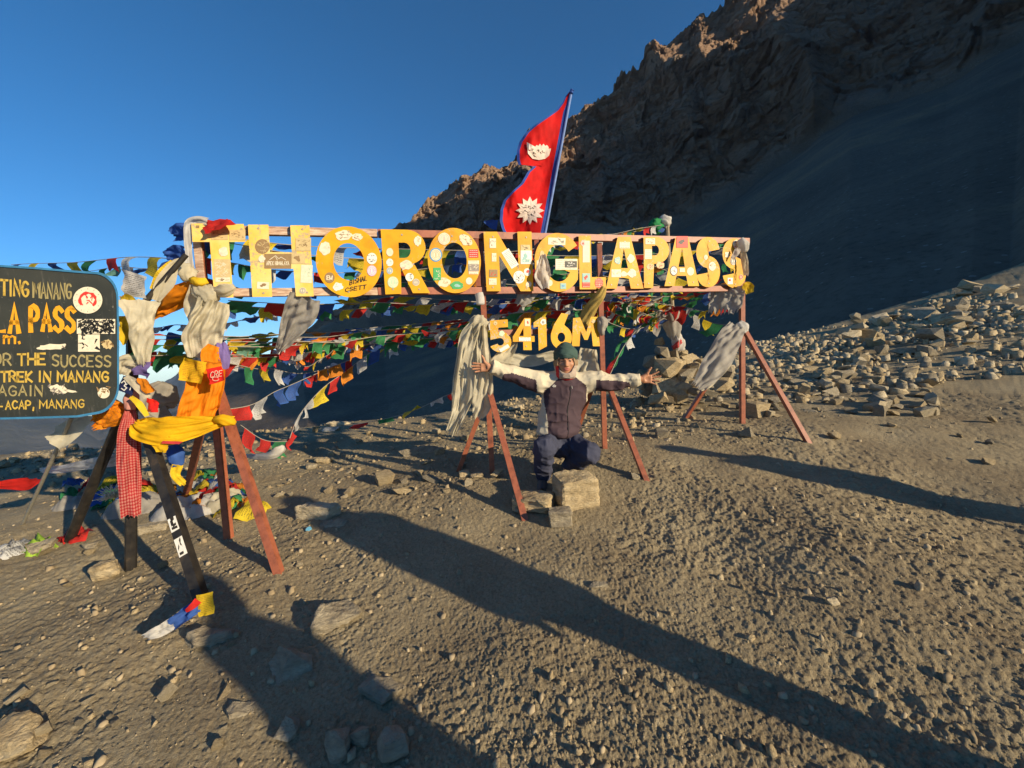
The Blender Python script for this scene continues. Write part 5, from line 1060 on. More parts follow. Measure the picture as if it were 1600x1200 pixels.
# --- heap of fallen flags ----------------------------------------------------------
he = empty('prayer_flag_heap', G(300, 800), 'heap of fallen prayer flags and white cloth on the ground behind the left tripod', 'cloth heap')
def lump(cx, cy, rx, ry, hgt, mat, seed, name='white_cloth'):
    c = G(cx, cy, False); Y0 = c[1]; mx = rx*Y0/FPX; my = ry; n = 26; V = []
    for i in range(n):
        for j in range(n):
            u, v = i/(n-1)*2-1, j/(n-1)*2-1; r = sqrt(u*u+v*v); q = max(abs(u), abs(v))
            if r > 0: u, v = u*q/r, v*q/r
            x = c[0]+u*mx; y = c[1]+v*my; rr_ = sqrt(u*u+v*v)
            z = float(gbase(x, y))-.02+hgt*max(0, 1-rr_**2.2)*(1+.5*float(n2(x*7, y*7, seed)))+hgt*.55*(1-abs(float(n2(x*11+seed, y*13, seed+1))))*(1-rr_**6)+.02*float(n2(x*30, y*30, seed+2))
            V.append((x, y, z))
    link(name, mesh_from(name, V, grid_faces(n, n), [mat], None, True), he)
lump(215, 795, 50, .22, .10, cm('dirty'), 91); lump(300, 800, 62, .24, .12, cm('white'), 92); lump(350, 792, 42, .20, .10, cm('cream'), 93); lump(175, 775, 40, .25, .09, cm('blue'), 94, 'blue_cloth'); lump(112, 790, 28, .15, .08, cm('dirty'), 95)
rn = random.Random(12)
def crumple(cx, cy, size, col, seed, parent, lift=.05):
    c = G(cx, cy, False); c[2] += lift; a = rn.uniform(0, 6.3); ax = np.array((cos(a), sin(a), rn.uniform(-.3, .5))); ay = np.array((-sin(a), cos(a), rn.uniform(-.3, .7))); V, U_ = [], []; n = 7
    for i in range(n):
        for j in range(n):
            u, v = i/(n-1)-.5, j/(n-1)-.5
            p = c+size*(ax*u*rn.uniform(.95, 1.05)+ay*v)+np.array((0, 0, .05*float(n2(u*3+seed, v*3, seed))+.04*float(n2(u*7, v*7+seed, seed))-.10*(u*u+v*v)))
            V.append(p); U_.append((u+.5, v+.5))
    return link('flag', mesh_from('flag', V, grid_faces(n, n), [FCM.get(col) or cm(col)], None, True, U_), parent)
for k in range(64):
    cx = rn.choice([rn.gauss(322, 36), rn.gauss(180, 34), rn.gauss(330, 26)]); cy = rn.gauss(778, 12)
    if cx > 396: cy += 14
    crumple(cx, cy, rn.uniform(.12, .24), rn.choice(['green', 'red', 'yellow', 'blue', 'white', 'green', 'blue', 'orange', 'yellow']), k, he, rn.uniform(.05, .14))
for cx, cy, c, s_, lb in ((60, 858, 'lime', .14, 'lime green plastic scrap beside the white bag at the left edge'), (18, 862, 'white', .2, 'crumpled white plastic bag at the left edge'), (118, 838, 'red', .16, 'red rag at the foot of the left black leg'), (388, 800, 'yellow', .12, 'small yellow scrap right of the cloth heap')):
    e = empty('rag', G(cx, cy), lb, 'rag')
    for q in range(3): crumple(cx+rn.uniform(-8, 8), cy+rn.uniform(-4, 4), s_, c, int(cx)+q, e, .04)
fz = MB()
for k in range(90):
    b = P(180, 772, 3.3)+np.array((rn.gauss(0, .03), rn.gauss(0, .03), -.02)); d = unit((rn.gauss(0, 1), rn.gauss(0, 1), abs(rn.gauss(.6, .6)))); w = unit(np.cross(d, (0, 1, .2)))*.006
    fz.add([b-w, b+w, b+d*.12+w*.4, b+d*.12-w*.4], [(0, 1, 2, 3)])
tag(fz.build('white_tuft', cm('cream')), 'fluffy white tuft on top of the blue cloth in the heap', 'tuft')
# ------------------------------------------------------------------ solid shapes from distance fields
def surface_net(fn, lo, hi, res):
    lo = np.asarray(lo, float); n = np.ceil((np.asarray(hi)-lo)/res).astype(int)+1
    xs = [lo[k]+res*np.arange(n[k]) for k in range(3)]
    X_, Y_, Z_ = np.meshgrid(*xs, indexing='ij'); D = fn(X_, Y_, Z_).astype(np.float32); ins = D < 0
    c = np.zeros((n[0]-1, n[1]-1, n[2]-1), np.int8)
    for dx in (0, 1):
        for dy in (0, 1):
            for dz in (0, 1): c += ins[dx:n[0]-1+dx, dy:n[1]-1+dy, dz:n[2]-1+dz]
    act = (c > 0) & (c < 8); idx = -np.ones(c.shape, np.int64); A_ = np.argwhere(act); idx[act] = np.arange(len(A_))
    acc = np.zeros((len(A_), 3)); cnt = np.zeros(len(A_)); i, j, k = A_.T
    for ax in range(3):
        o = [a for a in range(3) if a != ax]
        for p in (0, 1):
            for q in (0, 1):
                a = [i, j, k]; a = [v.copy() for v in a]; a[o[0]] += p; a[o[1]] += q; b = [v.copy() for v in a]; b[ax] += 1
                da, db = D[tuple(a)], D[tuple(b)]; m = (da < 0) != (db < 0); t = np.where(m, da/np.where(m, da-db, 1), 0)
                off = np.zeros((len(A_), 3)); off[:, o[0]] = p; off[:, o[1]] = q; off[:, ax] = t; acc += off*m[:, None]; cnt += m
    V = lo+res*(A_+acc/cnt[:, None]); F = []
    for ax in range(3):
        o = [(ax+1) % 3, (ax+2) % 3]; sl0 = [slice(None)]*3; sl1 = [slice(None)]*3; sl0[ax] = slice(0, -1); sl1[ax] = slice(1, None)
        a, b = ins[tuple(sl0)], ins[tuple(sl1)]; e = np.argwhere(a != b); e = e[(e[:, o[0]] > 0) & (e[:, o[1]] > 0) & (e[:, o[0]] < n[o[0]]-1) & (e[:, o[1]] < n[o[1]]-1)]
        fl = a[tuple(e.T)]
        q = []
        for p0, p1 in ((1, 1), (0, 1), (0, 0), (1, 0)):
            t = e.copy(); t[:, o[0]] -= p0; t[:, o[1]] -= p1; q.append(idx[tuple(t.T)])
        q = np.stack(q, 1); q[~fl] = q[~fl][:, ::-1]; F.append(q)
    return V, np.concatenate(F)
def caps(X, Y, Z, a, b, ra, rb):
    a = np.asarray(a, float); b = np.asarray(b, float); d = b-a; L2 = d@d
    t = np.clip(((X-a[0])*d[0]+(Y-a[1])*d[1]+(Z-a[2])*d[2])/L2, 0, 1)
    return np.sqrt((X-a[0]-d[0]*t)**2+(Y-a[1]-d[1]*t)**2+(Z-a[2]-d[2]*t)**2)-(ra+(rb-ra)*t)
def elli(X, Y, Z, c, r, R=None):
    x, y, z = X-c[0], Y-c[1], Z-c[2]
    if R is not None: x, y, z = (R[0][0]*x+R[0][1]*y+R[0][2]*z, R[1][0]*x+R[1][1]*y+R[1][2]*z, R[2][0]*x+R[2][1]*y+R[2][2]*z)
    k0 = np.sqrt((x/r[0])**2+(y/r[1])**2+(z/r[2])**2); k1 = np.sqrt((x/r[0]**2)**2+(y/r[1]**2)**2+(z/r[2]**2)**2)+1e-9
    return k0*(k0-1)/k1
def smin(a, b, k): h = np.clip(.5+.5*(b-a)/k, 0, 1); return b+(a-b)*h-k*h*(1-h)
def smax(a, b, k): return -smin(-a, -b, k)
def net_mesh(name, parts, mats, regf=None):
    Vs, Fs, b = [], [], 0
    for (fn, lo, hi, res) in parts:
        V, F = surface_net(fn, lo, hi, res); Vs.append(V); Fs.append(F+b); b += len(V)
    V = np.concatenate(Vs); F = np.concatenate(Fs)
    mi = None
    if regf is not None: c = V[F].mean(1); mi = regf(c)
    return mesh_from(name, V, F, mats, mi, True)
def bbox(pts, pad): a = np.array(pts); return a.min(0)-pad, a.max(0)+pad

# ------------------------------------------------------------------ the crouching person
M_skin = rough_mat('weathered_skin', [(.3, (.33, .15, .08)), (.7, (.45, .22, .125))], 14, .5, .25, 60, .002, spec=.4)
M_lip = plain('lips', (.36, .12, .09), .5, .1); M_brow = plain('brow_hair', (.02, .015, .012), .8, .1); M_white = plain('eye_white', (.26, .20, .17), .3, .05); M_iris = plain('dark_iris', (.015, .01, .008), .2, .05)
def fabric(name, c, bump=.25, sc=180, var=.15):
    return rough_mat(name, [(.3, mixc(c, 1-var)), (.7, mixc(c, 1+var*.5))], 10, .85, bump, sc, .002, spec=.25)
M_jk = fabric('plum_softshell', (.062, .040, .050)); M_jb = fabric('beige_softshell', (.56, .50, .37)); M_tr = fabric('slate_trousers', (.045, .05, .085)); M_hat = fabric('green_fleece', (.045, .082, .072), .5, 90)
M_buff = fabric('pale_neck_gaiter', (.36, .29, .24), .4, 60); M_redc = fabric('red_lining', (.42, .02, .025)); M_shoe = fabric('grey_shoe', (.10, .095, .09), .4, 60); M_zip = plain('dark_zip', (.01, .01, .012), .5)
pY = 3.60
NK = P(884, 590, pY); SL, SR = P(840, 597, pY), P(926, 596, pY); EL, ER = P(800, 584, pY-.05), P(965, 597, pY-.04); WL, WR = P(767, 574, pY-.12), P(1001, 592, pY-.10)
CH = P(882, 618, pY+.01); BE = P(874, 655, pY-.0); HM = P(872, 676, pY-.02); HIP = P(873, 694, pY)
HL, HR = P(858, 692, pY+.0), P(892, 692, pY+.0)
KL, KR = P(851, 700, pY-.36), P(921, 707, pY-.30); AL = P(848, 741, pY-.16); AR = P(886, 732, pY-.02)
person = empty('person', (HIP[0], HIP[1], float(gbase(HIP[0], HIP[1]))), 'person crouching with arms spread wide, green beanie, plum and beige jacket, slate trousers', 'person')
def wr(X, Y, Z, f, s): return 1-np.abs(n3(X*f, Y*f, Z*f, s))
def jacket(X, Y, Z):
    d = elli(X, Y, Z, CH, (.215, .135, .20)); d = smin(d, elli(X, Y, Z, BE, (.205, .150, .20)), .10)
    d = smin(d, elli(X, Y, Z, HM+np.array((0, 0, .02)), (.215, .165, .085)), .05)
    d = smin(d, caps(X, Y, Z, SL+np.array((.05, 0, .01)), SR+np.array((-.05, 0, .01)), .088, .088), .08)
    for s, e, w in ((SL, EL, WL), (SR, ER, WR)):
        d = smin(d, caps(X, Y, Z, s, e, .100, .079), .05); d = smin(d, caps(X, Y, Z, e, w, .077, .060), .02)
    d = smin(d, caps(X, Y, Z, NK-np.array((0, 0, .02)), NK+np.array((0, -.02, .03)), .105, .088), .04)
    arm = np.clip((np.abs(X-CH[0])-.16)/.15, 0, 1)
    fold = .016*arm*np.maximum(0, n3(X*17, Y*4, Z*6+X*5, 7)+.25)+.014*(wr(X*.6, Y, Z*1.3, 9, 8)**3)+.007*(wr(X, Y, Z, 19, 9)**2)
    fold = fold+.010*(1-arm)*np.maximum(0, np.sin((Z+X*.5)*42+3*n3(X*5, Y*5, Z*5, 3)))*sst(.28, -.02, Z-HM[2])
    d = d-fold+.014
    d = smax(d, (HM[2]-.035)-Z+.02*np.sin(X*9), .01)
    for w_, e in ((WL, EL), (WR, ER)):
        t = unit(w_-e); d = smax(d, (X-w_[0])*t[0]+(Y-w_[1])*t[1]+(Z-w_[2])*t[2], .006)
    return smax(d, -(caps(X, Y, Z, NK+np.array((0, -.02, .03)), NK+np.array((0, -.03, .12)), .072, .085)), .008)
def jreg(c):
    x, y, z = c.T
    az_ = np.interp(x, [WL[0], EL[0], SL[0], SR[0], ER[0], WR[0]], [WL[2], EL[2], SL[2], SR[2], ER[2], WR[2]])
    lim = np.where(x < CH[0], np.interp(x, [WL[0]+.05, WL[0]+.11, EL[0], SL[0]-.05, SL[0]], [-.2, -.02, .012, .02, .025]), np.interp(x, [SR[0], SR[0]+.05, ER[0], WR[0]-.11, WR[0]-.05], [.025, .022, .018, -.01, -.2]))
    xl, xr = P(838, 610, pY)[0], P(928, 610, pY)[0]; pl, pr = P(851, 630, pY)[0], P(914, 630, pY)[0]
    bend = .010*np.sin((z-HM[2])*14)
    arm = (x < xl) | (x > xr); sleeve = (arm & (z > az_+lim)) | ((x < xl) & (z < SL[2]-.135)) | ((x > xr) & (z < SR[2]-.12))
    yoke = ~arm & (z > SL[2]-.07) & (np.abs(x-NK[0]) > np.maximum(.080, .175-1.15*(z-SL[2]+.05)))
    side = ~arm & ((x < pl+bend) | (x > pr-bend)) & (z < SL[2]+.02)
    return np.where(sleeve | yoke | side, 1, 0)
lo, hi = bbox([WL, WR, HM, NK+np.array((0, 0, .12)), HM+np.array((.2, .2, -.05)), HM-np.array((.2, .2, .05))], .11)
link('jacket', net_mesh('jacket', [(jacket, lo, hi, .0075)], [M_jk, M_jb], jreg), person)
def trousers(X, Y, Z):
    d = elli(X, Y, Z, HIP+np.array((0, .02, .0)), (.185, .16, .13))
    for h, k, a in ((HL, KL, AL), (HR, KR, AR)):
        d = smin(d, caps(X, Y, Z, h, k, .100, .088), .06); d = smin(d, caps(X, Y, Z, k, a, .086, .070), .03)
    d = d-.013*(wr(X, Y*.8, Z, 9, 12)**3)-.008*(wr(X*1.5, Y, Z, 17, 13)**2)-.008*np.maximum(0, np.sin((X*.7+Z)*55+4*n3(X*5, Y*5, Z*5, 5)))+.008
    t = unit(AL-KL); return smax(d, (X-AL[0])*t[0]+(Y-AL[1])*t[1]+(Z-AL[2])*t[2]-.01, .01)
lo, hi = bbox([HIP, HL, HR, KL, KR, AL, AR], .20)
link('trousers', net_mesh('trousers', [(trousers, lo, hi, .0075)], [M_tr]), person)
# head
HC = P(884, 566, pY-.03)
yaw = radians(-6); hx = np.array((cos(yaw), sin(yaw), 0)); hz = unit(np.array((.03, .06, 1.0))); hy = unit(np.cross(hz, hx)); hx = np.cross(hy, hz)   # hy points away from the camera
RH = np.array((hx, hy, hz)); HK = 1.13
def hp(x, y, z): return HC+hx*x+hy*y+hz*z
def hsc(f):
    return lambda X, Y, Z: f(HC[0]+(X-HC[0])/HK, HC[1]+(Y-HC[1])/HK, HC[2]+(Z-HC[2])/HK)*HK
@hsc
def head(X, Y, Z):
    d = elli(X, Y, Z, hp(0, .02, .03), (.078, .095, .10), RH)
    d = smin(d, elli(X, Y, Z, hp(0, -.018, -.035), (.060, .070, .078), RH), .03)
    d = smin(d, elli(X, Y, Z, hp(0, -.050, -.092), (.026, .026, .022), RH), .03)
    for s in (-1, 1):
        d = smin(d, elli(X, Y, Z, hp(s*.040, -.052, -.018), (.024, .022, .020), RH), .018)
        d = smin(d, caps(X, Y, Z, hp(s*.012, -.083, .024), hp(s*.046, -.066, .026), .007, .006), .012)
        d = smax(d, -elli(X, Y, Z, hp(s*.031, -.092, .008), (.017, .014, .010), RH), .010)
        d = smin(d, elli(X, Y, Z, hp(s*.031, -.066, .008), (.0135, .0135, .0135), RH), .002)
        d = smin(d, caps(X, Y, Z, hp(s*.018, -.080, .0155), hp(s*.043, -.071, .0145), .0038, .0034), .003)
        d = smin(d, caps(X, Y, Z, hp(s*.020, -.079, .001), hp(s*.042, -.071, .002), .003, .003), .003)
        d = smin(d, elli(X, Y, Z, hp(s*.013, -.094, -.030), (.009, .010, .008), RH), .006)
        d = smin(d, elli(X, Y, Z, hp(s*.080, .01, -.005), (.010, .018, .030), RH), .006)
    d = smin(d, caps(X, Y, Z, hp(0, -.080, .018), hp(0, -.103, -.027), .008, .011), .010)
    d = smin(d, elli(X, Y, Z, hp(0, -.082, -.052), (.024, .011, .0065), RH), .006); d = smin(d, elli(X, Y, Z, hp(0, -.080, -.064), (.020, .011, .0065), RH), .006)
    d = smax(d, -caps(X, Y, Z, hp(-.022, -.094, -.058), hp(.022, -.094, -.058), .0028, .0028), .003)
    d = smin(d, caps(X, Y, Z, hp(0, .02, -.05), hp(0, .01, -.19), .056, .060), .03)
    return d
def hand(W, dirv, palm_up, palmn, fingers, thumb):
    """palm and five fingers from the wrist W; palm_up points to the thumb side"""
    d0 = unit(dirv); n0 = unit(palmn-d0*(palmn@d0)); u0 = unit(np.cross(n0, d0)); u0 = u0 if u0@palm_up > 0 else -u0
    A = lambda a, b, c: W+d0*a+u0*b+n0*c
    segs = []; rr_ = [.0092, .0098, .0094, .0082]; ln = [.072, .080, .074, .058]
    for k in range(4):
        b0 = A(.092-.004*abs(k-1.2), .030-.0205*k, 0); ang = fingers[k]; dd = unit(d0*cos(ang)+u0*sin(ang)); c = .10+.05*k
        p1 = b0+dd*ln[k]*.45; p2 = p1+unit(dd+n0*c)*ln[k]*.30; p3 = p2+unit(dd+n0*c*2.2)*ln[k]*.25
        segs.append([(A(.045, .018-.013*k, 0), b0, .011, rr_[k]), (b0, p1, rr_[k], rr_[k]*.96), (p1, p2, rr_[k]*.97, rr_[k]*.88), (p2, p3, rr_[k]*.88, rr_[k]*.74)])
    t0 = A(.022, .022, .004); t1 = A(.052, .050, .012); dt = unit(d0*cos(thumb)+u0*sin(thumb)+n0*.15); t2 = t1+dt*.034; t3 = t2+unit(dt+d0*.25)*.026
    th = [(t0, t1, .015, .0125), (t1, t2, .0125, .0108), (t2, t3, .0105, .0088)]
    def fn(X, Y, Z):
        x = (X-W[0])*d0[0]+(Y-W[1])*d0[1]+(Z-W[2])*d0[2]; y = (X-W[0])*u0[0]+(Y-W[1])*u0[1]+(Z-W[2])*u0[2]; z = (X-W[0])*n0[0]+(Y-W[1])*n0[1]+(Z-W[2])*n0[2]
        q = np.sqrt(np.maximum(np.abs(x-.053)-.028, 0)**2+np.maximum(np.abs(y+.001)-.027, 0)**2+np.maximum(np.abs(z)-.002, 0)**2)-.0125
        d = smin(q, caps(X, Y, Z, W-d0*.07, A(.02, 0, 0), .030, .026), .02)
        dt_ = None
        for s in th: e = caps(X, Y, Z, *s); dt_ = e if dt_ is None else smin(dt_, e, .006)
        d = smin(d, dt_, .012)
        for f in segs:
            df = None
            for s in f: e = caps(X, Y, Z, *s); df = e if df is None else smin(df, e, .003)
            d = smin(d, df, .004)
        d = smax(d, -elli(X, Y, Z, A(.055, -.002, .020), (.026, .020, .009), np.array((d0, u0, n0))), .006)
        return d
    pts = [W-d0*.09, t3]+[f[-1][1] for f in segs]
    lo, hi = bbox(pts, .03); return fn, lo, hi, .0026
toc = np.array((.1, -1.0, .05))
hL = hand(WL+unit(WL-EL)*.004, np.array((-1, -.05, .05)), np.array((0, 0, 1.)), np.array((.25, -1, 0.)), [.13, .03, -.05, -.16], 1.25)
hR = hand(WR+unit(WR-ER)*.004, np.array((1, -.12, -.05)), np.array((0, 0, 1.)), np.array((-.15, -1, 0.)), [.50, .18, -.14, -.44], 1.15)
def torso(X, Y, Z):
    d = smin(elli(X, Y, Z, CH, (.17, .09, .17)), elli(X, Y, Z, BE, (.15, .10, .17)), .08); d = smin(d, elli(X, Y, Z, HIP, (.14, .11, .09)), .05)
    for s, e, w in ((SL, EL, WL), (SR, ER, WR)): d = smin(d, caps(X, Y, Z, s, e, .055, .045), .04); d = smin(d, caps(X, Y, Z, e, w-unit(w-e)*.03, .043, .028), .02)
    for h, k, a in ((HL, KL, AL), (HR, KR, AR)): d = smin(d, caps(X, Y, Z, h, k, .07, .055), .04); d = smin(d, caps(X, Y, Z, k, a, .05, .04), .02)
    return smin(d, caps(X, Y, Z, NK-np.array((0, 0, .12)), NK+np.array((0, 0, -.02)), .055, .055), .04)
tlo, thi = bbox([WL, WR, HIP, NK, KL, KR, AL, AR], .10)
def skreg(c):
    q = (c-HC)/HK; x = q@hx; y = q@hy; z = q@hz
    r = np.zeros(len(c), int)
    r[(np.abs(z+.058) < .0125) & (np.abs(x) < .024-abs(0)) & (y < -.079) & (np.abs(z+.058) > .0)] = 1
    for s in (-1, 1): r[(np.abs(z-(.0265+.004*np.sin((x*s-.02)*60))) < .0052) & (x*s > .012) & (x*s < .048) & (y < -.05)] = 2
    for s in (-1, 1):
        m = ((x-s*.031)**2/.0125**2+(z-.008)**2/.0058**2 < 1) & (y < -.05); r[m] = 3
        r[m & ((x-s*.031-.001)**2+(z-.0085)**2 < .0075**2)] = 4
    return r
link('body', net_mesh('body', [(head, HC-np.array((.125, .17, .19)), HC+np.array((.125, .16, .17)), .0028), hL, hR, (torso, tlo, thi, .014)], [M_skin, M_lip, M_brow, M_white, M_iris], skreg), person)
@hsc
def beanie(X, Y, Z):
    d = elli(X, Y, Z, hp(0, .022, .060), (.099, .114, .092), RH)
    d = smin(d, elli(X, Y, Z, hp(-.004, .03, .135), (.040, .045, .030), RH), .035)
    x = (X-HC[0])*hx[0]+(Y-HC[1])*hx[1]+(Z-HC[2])*hx[2]; y = (X-HC[0])*hy[0]+(Y-HC[1])*hy[1]+(Z-HC[2])*hy[2]; z = (X-HC[0])*hz[0]+(Y-HC[1])*hz[1]+(Z-HC[2])*hz[2]
    cut = (.030-.55*np.clip(y+.05, -.0, .14))-z
    d = smax(d, cut, .006)
    band = smax(np.abs(d+.004)-.008, np.abs(z-(.042-.55*np.clip(y+.05, -.0, .14)))-.013, .004)
    return smin(d, band, .004)-.004*np.maximum(0, np.sin(z*120+x*30+2*n3(X*15, Y*15, Z*15, 2)))*.8-.003*n3(X*30, Y*30, Z*30, 4)
link('beanie', net_mesh('beanie', [(beanie, HC-np.array((.15, .17, .05)), HC+np.array((.15, .19, .25)), .004)], [M_hat]), person)
head0 = lambda X, Y, Z: head(HC[0]+(X-HC[0])*HK, HC[1]+(Y-HC[1])*HK, HC[2]+(Z-HC[2])*HK)/HK
@hsc
def gaiter(X, Y, Z):
    x = (X-HC[0])*hx[0]+(Y-HC[1])*hx[1]+(Z-HC[2])*hx[2]; y = (X-HC[0])*hy[0]+(Y-HC[1])*hy[1]+(Z-HC[2])*hy[2]; z = (X-HC[0])*hz[0]+(Y-HC[1])*hz[1]+(Z-HC[2])*hz[2]
    d = head0(X, Y, Z)-.007; d = smin(d, elli(X, Y, Z, hp(0, -.02, -.10), (.078, .085, .05), RH), .02)
    d = smin(d, elli(X, Y, Z, hp(0, .01, -.03), (.082, .088, .10), RH), .02)
    d = smax(d, -elli(X, Y, Z, hp(0, -.12, -.010), (.078, .116, .088), RH), .006)
    d = smax(d, z-.055, .005)
    return smax(d, -.145-z, .005)-.006*(wr(X, Y*.7, Z*1.8, 22, 31)**2)
def greg(c):
    q = (c-HC)/HK; x = q@hx; y = q@hy; z = q@hz; return np.where(((x < -.058) & (z < -.03) & (y < -.02)) | (z < -.135), 1, np.where(z > -.03, 2, 0))
link('neck_gaiter', net_mesh('neck_gaiter', [(gaiter, HC-np.array((.14, .17, .18)), HC+np.array((.14, .16, .09)), .004)], [M_buff, M_redc, fabric('tan_fleece', (.26, .18, .11))], greg), person)
mb = MB(); zp = []
for t in np.linspace(0, 1, 16):
    x0 = P(888, 600, pY)[0]*(1-t)+P(882, 678, pY)[0]*t+.008*sin(t*9); z0 = NK[2]-.045+(HM[2]-.02-NK[2]+.045)*t
    yy = np.linspace(pY-.32, pY, 160); dd = jacket(np.full(160, x0), yy, np.full(160, z0)); k = np.argmax(dd < 0); zp.append((x0, yy[k]-.001, z0))
mb.tube(zp, .0045, 6); mb.build('zip', M_zip, person)
def chestmark(px, py, pts_list, w):
    c = P(px, py, pY); yy = np.linspace(pY-.32, pY, 300); k = np.argmax(jacket(np.full(300, c[0]), yy, np.full(300, c[2])) < 0); Yc = yy[k]-.007
    mb = MB()
    for pts in pts_list: stroke_strip(mb, pts, w, lambda x, y, o: P(px, py, Yc)+np.array((x*.006, 0, -y*.006)), 0)
    mb.build('chest_mark', plain('pale_stitching', (.6, .58, .54)), person)
chestmark(866, 603, [[(-2.4, .5), (-1.2, -1.2), (0, -.2)], [(-.6, -1.2), (.8, -1.6), (1.3, -.3)], [(1.1, -.9), (2.4, 0), (1.6, 1.2)], [(-1.8, .9), (-.6, 1.6)], [(.2, .6), (1.2, 1.7)]], .9)
chestmark(894, 605, [[(-.5, -2), (0, .2), (.3, 2)]], .5)
# shoes
def shoe(foot, toe, name):
    foot = np.array(foot); d = unit(np.array(toe)-foot); s = np.array((-d[1], d[0], 0))
    def fn(X, Y, Z):
        x = (X-foot[0])*d[0]+(Y-foot[1])*d[1]; y = (X-foot[0])*s[0]+(Y-foot[1])*s[1]; z = Z-foot[2]
        R = np.array((d, s, (0, 0, 1)))
        q = elli(X, Y, Z, foot+d*.08+np.array((0, 0, .035)), (.135, .050, .050), R); q = smin(q, caps(X, Y, Z, foot+np.array((0, 0, .04)), foot+np.array((0, 0, .12)), .048, .050), .03)
        q = smax(q, -z+.018, .005)
        sole = np.sqrt(np.maximum(np.abs(x-.07)-.095, 0)**2+np.maximum(np.abs(y)-.012, 0)**2)-.042; sole = smax(sole, np.abs(z-.013)-.013, .004)
        return smin(q, sole, .003)
    return link(name, net_mesh(name, [(fn, foot-.2, foot+.25, .006)], [M_shoe, plain('dark_sole', (.02, .02, .02))], lambda c: np.where(c[:, 2] < foot[2]+.024, 1, 0)), person)
fz_ = float(gbase(AL[0], AL[1]))+.01
AL2 = AL.copy(); AL2[2] = AL[2]-.115
shoe(AL2, AL2+np.array((-.15, -1, 0)), 'shoe'); AR2 = AR.copy(); AR2[2] = AL2[2]; AR2[1] += .05; shoe(AR2, AR2+np.array((.15, -1, 0)), 'shoe')

# ------------------------------------------------------------------ people standing outside the picture, whose shadows cross the ground
M_dk = fabric('dark_parka', (.03, .04, .06))
def stander(x, y, h, turn, arms, label, seed, hat=True):
    g = float(gbase(x, y)); k = h/1.75; e = empty('person', (x, y, g), label, 'person', 'bystanders beside the camera')
    ct, st_ = cos(turn), sin(turn)
    def q(a, b, c): return np.array((x+k*(a*ct-b*st_), y+k*(a*st_+b*ct), g+k*c))
    sh = (q(-.20, 0, 1.42), q(.20, 0, 1.42)); 
    A1 = {'down': ((q(-.24, 0, 1.13), q(-.20, -.08, .90)), (q(.24, 0, 1.13), q(.20, -.08, .90))), 'photo': ((q(-.32, -.02, 1.16), q(-.10, -.28, 1.40)), (q(.32, -.02, 1.16), q(.10, -.28, 1.40)))}[arms]
    def body(X, Y, Z):
        d = elli(X, Y, Z, q(0, .0, 1.62), (.085*k, .10*k, .13*k)); d = smin(d, caps(X, Y, Z, q(0, 0, 1.40), q(0, 0, 1.56), .06, .055), .03)
        for s_, (e_, w_) in zip(sh, A1): d = smin(d, caps(X, Y, Z, s_, e_, .05, .045), .03); d = smin(d, caps(X, Y, Z, e_, w_, .045, .032), .02); d = smin(d, caps(X, Y, Z, w_, w_+unit(w_-e_)*.10, .038, .022), .02)
        d = smin(d, caps(X, Y, Z, q(0, 0, .95), q(0, 0, 1.35), .13, .14), .05)
        for s_ in (-1, 1): d = smin(d, caps(X, Y, Z, q(s_*.06, 0, .92), q(s_*.055, -.02, .5), .075, .055), .03); d = smin(d, caps(X, Y, Z, q(s_*.055, -.02, .5), q(s_*.06, 0, .08), .055, .04), .02)
        return d
    def coat(X, Y, Z):
        d = elli(X, Y, Z, q(0, 0, 1.22), (.20, .15, .32)); d = smin(d, caps(X, Y, Z, q(-.07, 0, .92), q(.07, 0, .92), .13, .13), .10); d = smin(d, caps(X, Y, Z, *sh, .09, .09), .06)
        for s_, (e_, w_) in zip(sh, A1): d = smin(d, caps(X, Y, Z, s_, e_, .085, .075), .03); d = smin(d, caps(X, Y, Z, e_, w_, .072, .055), .02)
        return d-.012*wr(X, Y, Z, 8, seed)**2
    def trou(X, Y, Z):
        d = caps(X, Y, Z, q(-.06, 0, .90), q(.06, 0, .90), .13, .13)
        for s_ in (-1, 1): d = smin(d, caps(X, Y, Z, q(s_*.06, 0, .85), q(s_*.055, -.02, .5), .09, .065), .04); d = smin(d, caps(X, Y, Z, q(s_*.055, -.02, .5), q(s_*.06, 0, .10), .065, .058), .02)
        return d
    lo = np.array((x-.5, y-.5, g-.02)); hi = np.array((x+.5, y+.5, g+1.85*k))
    link('body', net_mesh('body', [(body, lo, hi, .02)], [M_skin]), e); link('jacket', net_mesh('jacket', [(coat, lo, hi, .02)], [M_dk]), e); link('trousers', net_mesh('trousers', [(trou, lo, hi, .02)], [M_tr]), e)
    def hatf(X, Y, Z): return smax(elli(X, Y, Z, q(0, 0, 1.68), (.105*k, .115*k, .10*k)), q(0, 0, 1.655)[2]-Z, .01)
    link('beanie', net_mesh('beanie', [(hatf, lo, hi, .02)], [M_hat]), e)
    for s_ in (-1, 1):
        f = q(s_*.06, 0, 0); fd = np.array((st_, -ct, 0))
        mbx = MB(); mbx.box_between(f-fd*.08+np.array((0, 0, .05)), f+fd*.18+np.array((0, 0, .045)), .10, .09); mbx.build('shoe', M_shoe, e)
    return e
L1 = 1/tan(SUN_EL); HD = np.array((-sin(SUN_AZ), cos(SUN_AZ)))
def stand_for(px, py, h):   # base of a standing figure whose head shades the given ground point
    g = G(px, py, False); z = g[2]; b = g[:2].copy()
    for _ in range(4): zb = float(gbase(*b)); b = g[:2]-HD*(h-(z-zb))*L1
    return b
b1 = stand_for(452, 780, 1.75); stander(b1[0], b1[1], 1.75, radians(0), 'down', 'person in dark parka standing to the right of the camera, outside the frame', 101)
b2 = stand_for(1030, 700, 1.72); stander(b2[0], b2[1], 1.72, radians(14), 'down', 'person in dark parka standing far to the right, outside the frame', 102)
